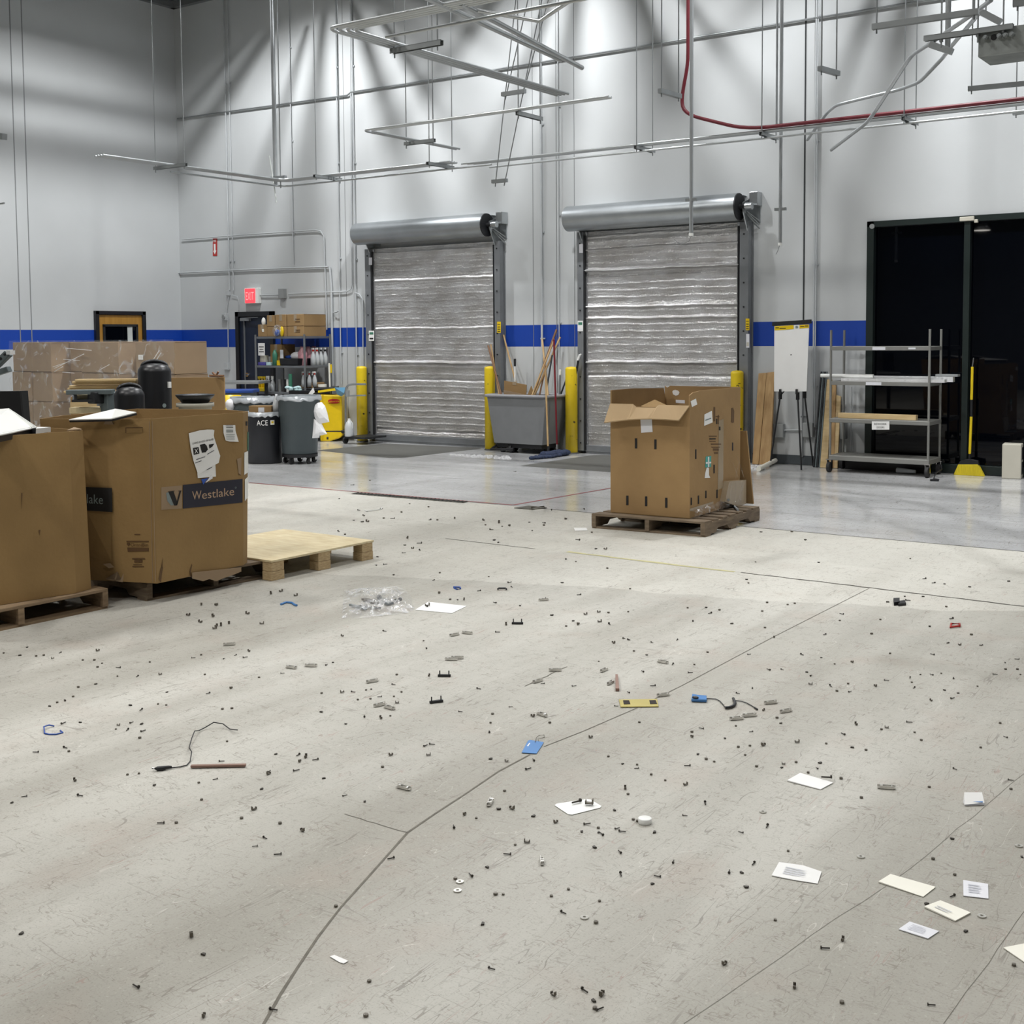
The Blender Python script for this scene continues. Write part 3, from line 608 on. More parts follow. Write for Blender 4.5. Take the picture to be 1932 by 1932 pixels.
wbox(1472, 812, .14, .17, .08, 'left grey outlet box low on the wall behind the easel')
wbox(1528, 811, .13, .18, .08, 'right grey outlet box low on the wall behind the easel')
wbox(1588, 812, .15, .2, .09, 'grey outlet box low on the wall behind the shelf cart')
p = WY(427, 598, YW); g = thing('alarm_horn', 'small white alarm horn on the wall left of the exit door', 'alarm', (p[0], YW, p[2]-.06))
obj('housing', MB().box((p[0], YW-.03, p[2]), (.12, .06, .12)), 'wallpipe', g, .008)
obj('grille', MB().cyl((p[0], YW-.06, p[2]), (p[0], YW-.075, p[2]), .045, .035), 'box', g)
p = WY(633, 590, YW); obj('hose_hook', MB().tube([p+[-.03, -.02, 0], p+[.02, -.05, 0], p+[.09, -.06, .01], p+[.12, -.06, .03]], .01, 6), 'wallpipe', label='small hook sticking out of the thick light pipe', cat='hook')
# exit sign
p = WY(475, 558, YW-.06); g = thing('exit_sign', 'small glowing red EXIT sign on the wall above the navy door', 'exit sign', (p[0], YW, p[2]-.13))
a, b = WY(462, 558, YW-.06)[0], WY(488, 558, YW-.06)[0]; zt_, zb_ = p[2]+.125, p[2]-.115
obj('housing', MB().box(((a+b)/2, YW-.035, p[2]), (b-a, .07, zt_-zb_+.02)), 'white', g, .006)
f = obj('face', MB().box((a+(b-a)*.42, YW-.074, p[2]), ((b-a)*.72, .008, zt_-zb_)), 'exitr', g)
t = text_mb('EXIT', (a+(b-a)*.13, YW-.0785, p[2]-.07), ((b-a)*.58, 0, 0), (0, 0, .14)); obj('letters', t, 'exitw', f)
# extinguisher sign
q = [WY(402, 483, YW), WY(410, 483, YW), WY(410, 450, YW), WY(402, 450, YW)]
g = thing('extinguisher_sign', 'small red sign with a white down arrow high on the wall', 'sign', q[0])
obj('panel', MB().prism(q, (0, -.006, 0)), 'red', g)
cx, z0, z1 = (q[0][0]+q[1][0])/2, q[0][2], q[3][2]; h = z1-z0
ar = [(cx-.022, z0+h*.68), (cx-.022, z0+h*.3), (cx-.042, z0+h*.3), (cx, z0+h*.08), (cx+.042, z0+h*.3), (cx+.022, z0+h*.3), (cx+.022, z0+h*.68)]
obj('arrow', MB().prism([(a, YW-.007, b) for a, b in ar], (0, -.001, 0)), 'paper', g)
w_ = q[1][0]-q[0][0]
obj('lettering', text_mb('FIRE', (q[0][0]+w_*.1, YW-.0085, z0+h*.78), (w_*.8, 0, 0), (0, 0, h*.14)), 'paper', g)
# exit door (navy) and wooden door on the left wall
a, b = WY(448, 600, YW)[0], WY(519, 600, YW)[0]; zt_ = WY(480, 588, YW)[2]
g = thing('door_3', None, None, ((a+b)/2, YW, 0)); g['kind'] = 'structure'
obj('door_frame', MB().box((a+.04, YW-.03, zt_/2), (.08, .06, zt_)).box((b-.04, YW-.03, zt_/2), (.08, .06, zt_)).box(((a+b)/2, YW-.03, zt_-.04), (b-a, .06, .08)), 'frameb', g, .003)
lf = obj('door_leaf', MB().box(((a+b)/2, YW-.012, zt_/2-.04), (b-a-.16, .02, zt_-.09)), 'navy', g)
obj('astragal', MB().box((a+.2, YW-.032, zt_/2-.05), (.02, .02, zt_-.12)), 'guide', g)
obj('door_closer', MB().box((a+.25, YW-.05, zt_-.13), (.22, .05, .05)).bar((a+.2, YW-.06, zt_-.11), (a+.6, YW-.1, zt_-.1), .02, .01), 'guide', lf)
p = WY(466, 707, YW-.05); obj('door_handle', MB().cyl(p+[0, .04, 0], p, .035).tube([p, p+[0, -.03, 0], p+[.1, -.035, 0]], .012, 8), 'chrome', lf)
ya, yb_ = WX(177, 600, XL)[1], WX(271, 600, XL)[1]; zt_ = WX(220, 587, XL)[2]
g = thing('door_4', None, None, (XL, (ya+yb_)/2, 0)); g['kind'] = 'structure'
obj('door_frame', MB().box((XL+.03, ya+.03, zt_/2), (.06, .07, zt_)).box((XL+.03, yb_-.03, zt_/2), (.06, .07, zt_)).box((XL+.03, (ya+yb_)/2, zt_-.03), (.06, yb_-ya, .06)), 'frameb', g, .003)
lf = obj('door_leaf', MB().box((XL+.015, (ya+yb_)/2, zt_/2-.03), (.025, yb_-ya-.12, zt_-.07)), 'doorw', g)
y0, y1, z0, z1 = WX(194, 640, XL)[1], WX(256, 640, XL)[1], 1.15, WX(220, 614, XL)[2]
wf = obj('window_frame', MB().box((XL+.035, y0, (z0+z1)/2), (.03, .04, z1-z0)).box((XL+.035, y1, (z0+z1)/2), (.03, .04, z1-z0)).box((XL+.035, (y0+y1)/2, z1), (.03, y1-y0+.04, .04)).box((XL+.035, (y0+y1)/2, z0), (.03, y1-y0+.04, .04)), 'dkst', lf)
obj('pane', MB().box((XL+.03, (y0+y1)/2, (z0+z1)/2), (.006, y1-y0, z1-z0)), 'glass', wf)
ys = WX(243, 640, XL)[1]; obj('window_blind', MB().box((XL+.035, ys, (z0+z1)/2), (.006, .1, z1-z0-.03)), 'shade', lf)

# ------------------------------------------------------------ high bay lamps
for i, (x, y) in enumerate(LAMPS):
    g = thing('high_bay_lamp', 'round high bay lamp hanging under the roof', 'ceiling lamp', (x, y, LAMPZ-.12), group='high bay lamps')
    obj('lamp_housing', MB().lathe((x, y, LAMPZ-.1), [(0, .3), (.1, .3), (.12, .14), (.24, .05), (.26, 0), (.22, 0), (.2, .04), (0, .06)], 28), 'galv', g)
    obj('lamp_lens', MB().cyl((x, y, LAMPZ-.085), (x, y, LAMPZ-.075), .2, n=28), 'lamp', g)
    obj('hanger_rod', MB().cyl((x, y, LAMPZ+.18), (x, y, ZC), .01, n=6), 'strut', g)

x, y = -8.1, -2.9
g = thing('low_lamp', 'small round lamp hanging low behind the camera side, seen mirrored in the dark window', 'ceiling lamp', (x, y, 4.2))
obj('lamp_housing', MB().lathe((x, y, 4.2), [(0, .2), (.08, .2), (.16, .1), (.22, 0), (0, .02)], 24), 'galv', g); obj('lamp_lens', MB().cyl((x, y, 4.21), (x, y, 4.2), .2, n=24), 'lamp', g); obj('hanger_rod', MB().cyl((x, y, 4.4), (x, y, ZC), .008, n=6), 'strut', g)
# ------------------------------------------------------------ hanging conduit racks
ZH = 3.8; ZR = 8.2
def rack(label, runs, m='emt', grp='hanging conduit racks', rods=(), struts=(), name='conduit_rack'):
    """runs: list of (3D polyline, radius, material); rods: (x,y,z0); struts: (p,q)"""
    c = runs[0][0][0] if runs else struts[0][0]
    g = thing(name, label, 'conduit rack', (c[0], c[1], c[2]), group=grp)
    for pts, r, mm in runs: obj('conduit', MB().tube(pts, r, 8), mm or m, g)
    for p, q in struts:
        p = np.array(p); q = np.array(q); d = nrm(q-p); s = np.array([-d[1], d[0], 0]); mb = MB()
        mb.bar(p, q, .041, .004); mb.bar(p+s*.0185+[0, 0, -.018], q+s*.0185+[0, 0, -.018], .004, .036); mb.bar(p-s*.0185+[0, 0, -.018], q-s*.0185+[0, 0, -.018], .004, .036)
        obj('strut_channel', mb, 'strut', g)
    for p in rods:
        zb = p[2]-.09; obj('hanger_rod', MB().cyl((p[0], p[1], zb), (p[0], p[1], ZR), .006, n=6, smooth=True).cyl((p[0], p[1], p[2]-.05), (p[0], p[1], p[2]-.03), .014, n=6), 'strut', g)
    return g
def H(x, y, z=ZH): return FL(x, y, z)
def offs(pts, d):
    """parallel offset of a flat polyline, mitred"""
    out = []; n = len(pts)
    for i in range(n):
        t1 = nrm((pts[i]-pts[i-1]) if i else (pts[1]-pts[0])); t2 = nrm((pts[i+1]-pts[i]) if i < n-1 else (pts[-1]-pts[-2]))
        n1 = np.array([-t1[1], t1[0], 0]); n2 = np.array([-t2[1], t2[0], 0]); m_ = nrm(n1+n2); out.append(pts[i]+m_*d/max(.3, m_@n1))
    return out
def rounded(pts, r=.18, n=5):
    out = [pts[0]]
    for i in range(1, len(pts)-1):
        a = pts[i]+nrm(pts[i-1]-pts[i])*min(r, .45*np.linalg.norm(pts[i-1]-pts[i])); b = pts[i]+nrm(pts[i+1]-pts[i])*min(r, .45*np.linalg.norm(pts[i+1]-pts[i]))
        for k in range(n+1): t = k/n; out.append(a*(1-t)**2+pts[i]*2*t*(1-t)+b*t*t)
    return out+[pts[-1]]
# A: left rack, comes towards the camera then turns along the wall
base = [H(175, 295), H(527, 341), H(862, 307)]; base[1] = np.array([base[0][0]*.5+base[1][0]*.5, base[2][1], ZH]); base[0][0] = base[1][0]
runs = [(rounded(offs(base, d)), .0125, None) for d in (0, -.05, -.1, -.15)]
runs.append(([p-[0, 0, .07] for p in rounded([base[0]+[.02, 1.1, 0], base[1]+[.02, -.02, 0], base[2]+[.55, -.02, 0]])], .0125, None))
st = []; rods = []
y = base[0][1]+.95; xx = base[0][0]; st.append(((xx-.1, y, ZH-.02), (xx+.5, y, ZH-.02)))
rods += [(xx-.08, y, ZH), (xx+.46, y, ZH)]
for t in (.32, .95):
    x_ = base[1][0]+(base[2][0]-base[1][0])*t; st.append(((x_, base[1][1]-.4, ZH-.02), (x_, base[1][1]+.12, ZH-.02))); rods += [(x_, base[1][1]-.36, ZH), (x_, base[1][1]+.1, ZH)]
rack('hanging rack of five conduits turning a corner left of the left roller door', runs, struts=st, rods=rods)
# vertical drop into that corner
p = WY(517, 200, base[1][1]-.1); x_ = p[0]
g = thing('conduit_drop', 'thick and thin pipe pair dropping to the corner of the left conduit rack', 'conduit', (x_, base[1][1]-.1, ZH-.1))
obj('conduit', MB().tube([(x_, base[1][1]-.1, ZH-.05), (x_, base[1][1]-.1, ZR)], .03, 10), 'emt', g)
obj('hanger_rod', MB().tube([(x_+.1, base[1][1]-.1, ZH-.1), (x_+.1, base[1][1]-.1, ZR)], .008, 6), 'strut', g)
obj('strut_channel', MB().box((x_+.08, base[1][1]-.12, ZH+.04), (.28, .05, .045)), 'strut', g)
obj('hanging_strap', MB().tube([(x_-.06, base[1][1]-.15, ZH+.35), (x_-.02, base[1][1]-.14, ZH+.1), (x_+.03, base[1][1]-.15, ZH-.12), (x_+.07, base[1][1]-.16, ZH-.3)], .009, 6), 'shade', g)
# B: long rack with the red pipe
b0, b1 = H(892, 313), H(1990, 178); yb2 = (H(1200, 277)[1]+H(1700, 214)[1])/2
runs = []
for i, dy in enumerate((0, .05, .1)): runs.append(([np.array([b0[0]+.06*i, yb2+dy, ZH]), np.array([b1[0]+.6, yb2+dy, ZH])], .0125, None))
runs.append(([np.array([b0[0]+.4, yb2+.05, ZH-.07]), np.array([b1[0]+.6, yb2+.05, ZH-.07])], .0125, None))
st = []; rods = []
for px in (1215, 1440, 1700):
    x_ = H(px, 277-(px-1200)*.127)[0]; st.append(((x_, yb2-.08, ZH-.02), (x_, yb2+.36, ZH-.02))); rods += [(x_, yb2-.05, ZH), (x_, yb2+.33, ZH)]
rack('long hanging rack of steel conduits running right under the red pipe', runs, struts=st, rods=rods)
rp = [WY(1296, -40, yb2-.03), WY(1298, 120, yb2-.03), WY(1287, 178, yb2-.03), WY(1287, 205, yb2-.03), WY(1305, 219, yb2-.03), WY(1390, 240, yb2-.03), WY(1432, 242, yb2-.03), WY(1500, 234, yb2-.03)]
rp[0][2] = ZR; rp[0][0] = rp[1][0]; zr = ZH+.03
rp[-1][2] = zr; rp[-2][2] = zr; rp.append(np.array([b1[0]+.6, yb2-.03, zr]))
obj('red_conduit', MB().tube(rounded(rp, .12, 3), .02, 10), 'redp', label='dark red pipe dropping from the roof and running right along the conduit rack', cat='conduit')
# drops with open ends
for px, pye, Y, r, lab, tail in ((1303, 440, yb2-.3, .021, 'long steel drop pipe ending in front of the right roller door, wire at its tip', [(1305, 444), (1300, 455), (1285, 462), (1272, 452)]),
                               (1471, 458, yb2+.2, .019, 'long steel drop pipe ending before bare wall right of the right roller door', [(1471, 462), (1468, 472), (1464, 480)])):
    e = WY(px+1, pye, Y); g = thing('drop_pipe', lab, 'conduit', e, group='power drop pipes')
    obj('conduit', MB().tube([e, (e[0], e[1], ZR)], r, 10), 'emt', g)
    obj('bushing', MB().cyl(e, e-[0, 0, .03], r*1.2), 'white', g)
    obj('clamp', MB().box(e+[0, 0, .36], (.13, .03, .03)), 'strut', g)
    obj('loose_wire', MB().tube([WY(x, y, Y) for x, y in tail], .003, 6), 'guide', g)
    if px > 1400: obj('conduit', MB().tube([(e[0]-.05, e[1], e[2]+1.2), (e[0]-.05, e[1], ZR)], .012, 8), 'emt', g)
# C: upper rack
cb = [H(1045, -12), H(659, 46), H(1056, 179)]; yc = (cb[0][1]+cb[1][1])/2; xc = (cb[1][0]+cb[2][0])/2
cb = [np.array([cb[0][0]+1.2, yc, ZH]), np.array([xc, yc, ZH]), np.array([xc, cb[2][1], ZH])]
runs = [(rounded(offs(cb, -d), .12), .0125, None) for d in (0, -.04, -.08, -.12)][:4]
runs.append(([np.array([cb[1][0]+.25, yc+.1, ZH-.07]), np.array([cb[0][0], yc+.1, ZH-.07])], .0125, None))
ys_ = H(780, 80)[1]
rack('upper hanging rack of steel conduits at top centre, bent like a hairpin corner', runs, struts=[((xc-.1, ys_, ZH-.02), (xc+.38, ys_, ZH-.02))], rods=[(xc-.07, ys_, ZH), (xc+.34, ys_, ZH)])
# D: middle V rack
db = [H(1160, 186), H(665, 248), H(915, 275)]; yd = (db[0][1]+db[1][1])/2; xd_ = (db[1][0]+db[2][0])/2-.1
db = [np.array([db[0][0], yd, ZH]), np.array([xd_, yd, ZH]), np.array([xd_, db[2][1], ZH])]
runs = [(rounded(offs(db, d), .12), .0125, None) for d in (0, .05)]
y1_ = H(790, 262)[1]; x2_ = H(985, 208)[0]
rack('small hanging rack of two conduits bent in a V at centre, below the upper rack', runs, struts=[((xd_-.12, y1_, ZH-.02), (xd_+.3, y1_, ZH-.02)), ((x2_, yd-.06, ZH-.02), (x2_, yd+.36, ZH-.02))], rods=[(xd_-.1, y1_, ZH), (xd_+.28, y1_, ZH), (x2_, yd-.04, ZH), (x2_, yd+.34, ZH)])
# E: pair of diagonal conduits upper centre
runs = [([H(780, -16), H(1058, 113)], .02, None), ([H(870, 6), H(1098, 128)], .02, None), ([H(900, 20), H(1018, 40), H(1090, -8)], .014, None)]
rack('pair of slanting conduits with a third kinked one, top centre against the wall', runs)
# F: ladder-like hanging trapezes
def trapeze(q, label, Y, top=None):
    (ax, ay), (bx, by) = q; p, r = WY(ax, ay, Y), WY(bx, by, Y+.0)
    zz = (p[2]+r[2])/2; p[2] = r[2] = zz
    g = thing('trapeze_hanger', label, 'trapeze hanger', (p+r)/2, group='empty trapeze hangers')
    d = nrm(r-p); mb = MB().bar(p-d*.04, r+d*.04, .041, .04); obj('strut_channel', mb, 'strut', g)
    for s, e in ((p, top[0] if top else None), (r, top[1] if top else None)):
        t = WY(e[0], e[1], Y) if e else np.array([s[0], s[1], ZR]); t = s+(t-s)*(ZR-s[2])/(t[2]-s[2])
        t = np.array(t); obj('hanger_rod', MB().cyl(s-[0, 0, .06], t, .006, n=6), 'strut', g)
trapeze(((934, 340), (951, 343)), 'empty trapeze hanger hanging lowest, slanting rods, in front of the wall between the doors', 11.5, ((964, 75), (1005, 78)))
trapeze(((953, 173), (985, 177)), 'small cross bar between two slanting rods at upper centre', 10.5, ((985, 38), (1021, 40)))
def trap3(q, z, label, dy):
    p = H(*q[0], z); r = H(*q[1], z); g = thing('trapeze_hanger', label, 'trapeze hanger', (p+r)/2, group='empty trapeze hangers')
    d = nrm(r-p); obj('strut_channel', MB().bar(p-d*.03, r+d*.03, .041, .04), 'strut', g)
    for s in (p, r): obj('hanger_rod', MB().cyl(s-[0, 0, .05], (s[0], s[1], ZR), .006, n=6), 'strut', g)
trap3(((1248, 172), (1280, 181)), ZH, 'empty trapeze hanger just left of the red pipe drop', 0)
trap3(((1550, 130), (1578, 138)), ZH, 'empty trapeze hanger at upper right of the wall seam', 0)
trap3(((1833, 167), (1960, 155)), ZH, 'empty trapeze hanger at right edge, above the red pipe', 0)
trap3(((1917, 213), (1965, 208)), ZH, 'empty trapeze hanger at the right edge, below the red pipe', 0)
trap3(((1654, 50), (1838, 23)), ZH, 'long slotted strut hanging left of the junction box', 0)
trap3(((1920, 6), (1990, -2)), ZH, 'slotted strut cut by the top right corner of the photo', 0)
# bare rods
for i, (px, py) in enumerate(((290, 290), (1183, 270), (1222, 262))[:1]):
    pass
# G: junction box with pipes, upper right
A_, B_ = H(1846, 106, ZH-.28), H(1932, 104, ZH-.28)
YJ = WY(1846, 106, 9.2); Yj = 9.2
c0 = WY(1846, 58, Yj); c1 = WY(1846, 108, Yj); hh = c0[2]-c1[2]; xe = c0[0]+.72
g = thing('pull_box', 'galvanised steel pull box with a row of knockouts hanging at the top right', 'junction box', (c0[0]+.36, Yj+.2, c1[2]))
bd = obj('box_body', MB().box((c0[0]+.36, Yj+.17, (c0[2]+c1[2])/2), (.72, .34, hh)), 'junc', g, .004)
ko = MB()
for i, px in enumerate((1861, 1875, 1887, 1899, 1911)):
    p = WY(px, 72-(i*1.5), Yj)
    if i == 1: obj('knockout_hole', MB().cyl(p+[0, .002, 0], p-[0, .004, 0], .021, n=14), 'dark', g)
    else: ko.cyl(p, p-[0, .035, 0], .017, n=10).cyl(p-[0, .035, 0], p-[0, .05, 0], .011, n=10)
obj('conduit_connectors', ko, 'strut', g)
zs = WY(1745, 69, Yj)
st_ = [(WY(1744, 69, Yj-.02), WY(1912, 45, Yj-.02))]
rack('slotted strut carrying the pull box at top right', [], struts=st_, rods=[tuple(WY(1776, 66, Yj-.02)), tuple(WY(1845, 56, Yj-.02)), tuple(WY(1893, 48, Yj-.02))], name='strut_support')
Yk = 10.2
g = thing('strut_support', 'short heavy strut hanging on rods where the bent conduits meet', 'strut', WY(1775, 90, Yk))
obj('strut_channel', MB().bar(WY(1755, 84, Yk), WY(1797, 98, Yk), .045, .05), 'strut', g)
for px in (1776,): p = WY(px, 90, Yk); obj('hanger_rod', MB().cyl(p, (p[0], p[1], ZR), .006, n=6), 'strut', g)
p = WY(1788, 94, Yk); obj('conduit', MB().cyl(p, (p[0], p[1], ZR), .022, n=10), 'emt', g)
g = thing('strut_support', 'angled strut leading right to the top of the pull box', 'strut', WY(1855, 28, Yk))
obj('strut_channel', MB().bar(WY(1846, 20, Yk), WY(1888, 42, Yk), .045, .05), 'strut', g)
for px in (1838, 1860): p = WY(px, 24, Yk); obj('hanger_rod', MB().cyl(p, (p[0], p[1], ZR), .006, n=6), 'strut', g)
# bent loose conduits
def bent(pts, lab, Y0, Y1, r=.017):
    n = len(pts)-1; P_ = [WY(x, y, Y0+(Y1-Y0)*i/n) for i, (x, y) in enumerate(pts)]
    obj('bent_conduit', MB().tube(rounded(P_, .12, 4), r, 8), 'emt', label=lab, cat='conduit')
bent([(1870, 0), (1835, 27), (1752, 84), (1718, 106), (1650, 212), (1635, 232), (1568, 283)], 'long bent conduit crossing in front of the red pipe, lower end free', 9.4, 12.0)
bent([(1850, 22), (1790, 93), (1780, 108), (1735, 155), (1700, 168), (1578, 198), (1560, 213), (1523, 264)], 'second bent conduit, flatter, ending left of the first', 10.2, 12.9)
# small bits cut by the left edge
obj('strut_channel', MB().bar(WY(-30, 256, 6.), WY(9, 258, 6.), .045, .05), 'strut', label='end of a hanging strut cut by the left edge of the photo', cat='strut')
obj('pipe_end', MB().tube([WY(-20, 386, 6.), WY(4, 384, 6.), WY(8, 383, 6.)], .008, 6), 'strut', label='thin hook end at the left edge, below the strut', cat='hook')
# ------------------------------------------------------------ pallets
def pallet(label, P0, u, v, Ls, Lb, m, H_=.125, nb=7, blocks=False):
    P0 = np.array([P0[0], P0[1], 0.]); u = nrm([u[0], u[1], 0]); v = nrm([v[0], v[1], 0]); z = np.array([0, 0, 1.])
    g = thing('wooden_pallet', label, 'pallet', P0+u*Ls/2+v*Lb/2)
    t = .018; tb = .015; R = np.array([u, v, z]).T
    for k in (0, .5, 1):
        c = P0+v*(.02+(Lb-.04)*k); n0 = H_-t-.04
        pl = [(0, tb), (.2, tb), (.24, tb+.035), (.42, tb+.035), (.46, tb), (Ls-.46, tb), (Ls-.42, tb+.035), (Ls-.24, tb+.035), (Ls-.2, tb), (Ls, tb), (Ls, H_-t), (0, H_-t)]
        mb = MB(); A = [c-v*.019+u*a+z*b for a, b in pl]; mb.v = []; 
        B_ = [p+v*.038 for p in A]; n = len(A)
        tri = [(0, 1, 2, 11), (2, 3, 10, 11), (3, 4, 5, 6, 10), (6, 7, 8, 9, 10)]
        fs = [f for f in tri]+[tuple(i+n for i in reversed(f)) for f in tri]+[(i, (i+1) % n, n+(i+1) % n, n+i) for i in range(n)]
        mb.add(A+B_, fs); obj('stringer', mb, m, g)
    for i in range(nb):
        w = rnd.uniform(.085, .11) if 0 < i < nb-1 else .13; c = P0+u*(.065+(Ls-.13)*i/(nb-1))+v*Lb/2+z*(H_-t/2); obj('deck_board', MB().box(c, (w, Lb*rnd.uniform(.985, 1), t), R@rotz(rnd.uniform(-.006, .006))), m, g, .002)
    for k in (0, .5, 1): c = P0+u*(.06+(Ls-.12)*k)+v*Lb/2+z*tb/2; obj('bottom_board', MB().box(c, (.1, Lb, tb), R), m, g)
    return g
palA = pallet('wooden pallet under the plain cardboard bin at the left edge', FL(205, 1148), (-1, .03), (-.02, -1), 1.1, 1.15, 'wood')
palB = pallet('worn wooden pallet under the Westlake cardboard bin', FL(278, 1135), (-1, .09), (.09, 1), 1.15, 1.03, 'woodd')
palD = pallet('dark worn pallet under the torn cardboard box in the middle of the floor', FL(1330, 1014), (-.0, 1), (-1, -.08), 1.08, 1.02, 'woodd')
# plywood topped skid
p0, p1 = FL(512, 1058, .14), FL(705, 1019, .14); v = nrm(p1-p0); u = np.array([-v[1], v[0], 0]); Lb = np.linalg.norm(p1-p0); Ls = .95
p0 = p0; g = thing('plywood_skid', 'pale plywood topped skid on stacked wood blocks beside the Westlake bin', 'skid', (p0+v*Lb/2+u*Ls/2)*[1, 1, 0])
obj('top_panel', MB().prism([p0, p1, p1+u*Ls, p0+u*Ls], (0, 0, -.014)), 'ply', g, .001)
R = np.array([v, u, [0, 0, 1]]).T
for i in range(3):
    for j in range(3):
        c = p0+v*(.062+(Lb-.124)*i/2)+u*(.05+(Ls-.1)*j/2); L_ = (.12, .09)
        for k in range(2): obj('block', MB().box((c[0], c[1], .0315+.063*k), (L_[0]*rnd.uniform(.9, 1), L_[1], .0615), R), 'plyedge', g, .002)

# ------------------------------------------------------------ Westlake octagonal bin
ZB, ZT = .127, 1.14
T = {k: FL(x, y, ZT) for k, (x, y) in dict(A=(75, 790), B=(229, 791), C=(284, 790.5), D=(459, 778), E=(468, 776), F=(420, 772.5), G=(258, 771)).items()}
Bt = {k: FL(x, y, ZB) for k, (x, y) in dict(B=(226, 1097), C=(296.6, 1101)).items()}
_nl = nrm(np.cross(T['C']-Bt['C'], Bt['B']-Bt['C'])); T['B'] = PL(229, 791, T['C'], _nl); nF = nrm(np.cross(T['D']-T['C'], Bt['C']-T['C'])); Bt['D'] = PL(459, 1076, T['C'], nF); Bt['D'][2] = ZB+.004
Bt['E'] = np.array([Bt['D'][0]-.07, Bt['D'][1]+.1, ZB]); T['E'] = FL(468, 776, ZT)
Bt['A'] = np.array([T['A'][0]-.05, T['A'][1]+.1, ZB]); T['H'] = (T['A']*.75+T['G']*.25)+np.array([-.06, 0, 0])
for k, dx, dy in (('F', .02, -.04), ('G', .06, -.05), ('H', .05, 0)): Bt[k] = np.array([T[k][0]+dx, T[k][1]+dy, ZB])
keys = 'ABCDEFGH'
gb = thing('cardboard_bin', 'big brown octagonal cardboard bin printed Westlake, open top with a white panel inside', 'cardboard bin', (Bt['A']+Bt['E'])/2)
body = obj('bin_wall', MB().shell([Bt[k] for k in keys], [T[k] for k in keys], .012), 'card', gb)
def face(p, q, r): n = nrm(np.cross(np.array(q)-p, np.array(r)-p)); n = n if n@(EYEP-p) > 0 else -n; return np.array(p), n
fF = face(T['C'], T['D'], Bt['C']); fL = face(T['B'], T['C'], Bt['B']); fA = face(T['A'], T['B'], Bt['B']); fE = face(T['D'], T['E'], Bt['D'])
def dec(name, px, m, par, fc, off=.002, t=.0012): 
    pts = [PL(x, y, fc[0], fc[1], off) for x, y in px]; return obj(name, MB().prism(pts, fc[1]*t), m, par)
def ptext(name, s, o, xe, ye, m, par, fc, off=.004, **k):
    a, b, c = PL(*o, *fc, off), PL(*xe, *fc, off), PL(*ye, *fc, off); mb = text_mb(s, a, b-a, c-a, t=0, **k); return obj(name, mb, m, par)
dec('navy_band', [(344.6, 959.5), (457, 948), (457, 903.5), (344.6, 915)], 'inkn', body, fF)
dec('logo_frame', [(304, 962), (343, 959.3), (343, 915.8), (304, 919.5)], 'card2', body, fF, .0012, .0008)
for q_ in (((317, 928), (326.5, 926.8), (334.5, 950), (331.5, 953.6), (328, 953.8)), ((338, 926.5), (341, 926.2), (333.5, 953.2), (331, 953.6)), ((316.5, 927.3), (328.5, 925.8), (328.5, 926.8), (316.5, 928.3)), ((335.5, 926), (342, 925.3), (342, 926), (335.5, 926.8))): obj('logo_v', MB().prism([PL(x, y, *fF, .004) for x, y in q_], fF[1]*.0008), 'ink', body)
dec('logo_shade', [(313, 930), (317.5, 928.3), (327, 953), (322, 953.5), (315, 945)], 'inkg', body, fF, .003, .0008)
ptext('logo_w', 'W', (362, 943), (379.5, 941), (361.7, 926.3), 'inkt', body, fF)
ptext('lettering', 'estlake', (380.5, 941.5), (441, 934), (380.3, 925.2), 'inkt', body, fF)
ptext('registered_mark', 'o', (442.5, 922), (445.5, 921.6), (442.5, 916.5), 'inkg', body, fF)
dec('navy_band_side', [(140, 961.5), (212.5, 966), (211.5, 920.5), (140, 918)], 'ink', body, fA, .003)
ptext('side_lettering', 'lake', (165, 949), (195, 951), (165, 931), 'inkg', body, fA, .006)
dec('stamp_bar', [(241.5, 1040.5), (281, 1040), (281, 1033.5), (240.5, 1033)], 'inkb', body, fL)
dec('stamp_frame', [(239, 1022.4), (281, 1022.5), (281, 1020.6), (239, 1020.4)], 'inkb', body, fL)
ptext('stamp_text', 'OmniBin', (247, 1030.5), (280, 1031), (247, 1024), 'inkb', body, fL)
dec('stamp_mark', [(239.5, 1026), (243, 1031), (246, 1026), (245, 1024), (240.5, 1024)], 'inkb', body, fL)
for y0, y1, x0, x1 in ((1053, 1055, 250, 274), (1056, 1061, 254, 269), (1064.5, 1065.5, 252, 268), (1068, 1069.5, 250, 272), (1007.6, 1009, 254, 265)): dec('stamp_line', [(x0, y1), (x1, y1), (x1, y0), (x0, y0)], 'inkb', body, fL)
dec('hand_hole', [(237, 817), (269.5, 816), (269.5, 806), (237, 806.5)], 'cardink', body, fL, .001, .0008)
dec('hand_hole_flap', [(239, 817), (269.5, 816), (269.5, 807.5), (239, 808)], 'card', body, fL, .003, .0008)
dec('hand_hole_flap', [(197, 800), (216, 800.5), (212, 794), (201, 794)], 'card2', body, fA, .006, .01)
dec('hand_hole', [(463, 803), (466, 803), (466, 794.5), (463, 795.5)], 'ink', body, fE, .002)
dec('white_label', [(460, 896), (467, 891), (467, 851), (460, 854)], 'white', body, fE, .003); dec('white_label', [(461, 945), (467, 938), (467, 899), (461, 905)], 'white', body, fE, .003)
dec('green_tape', [(466, 850), (468, 850), (468, 815), (466, 815)], 'greenp', body, fE, .003)
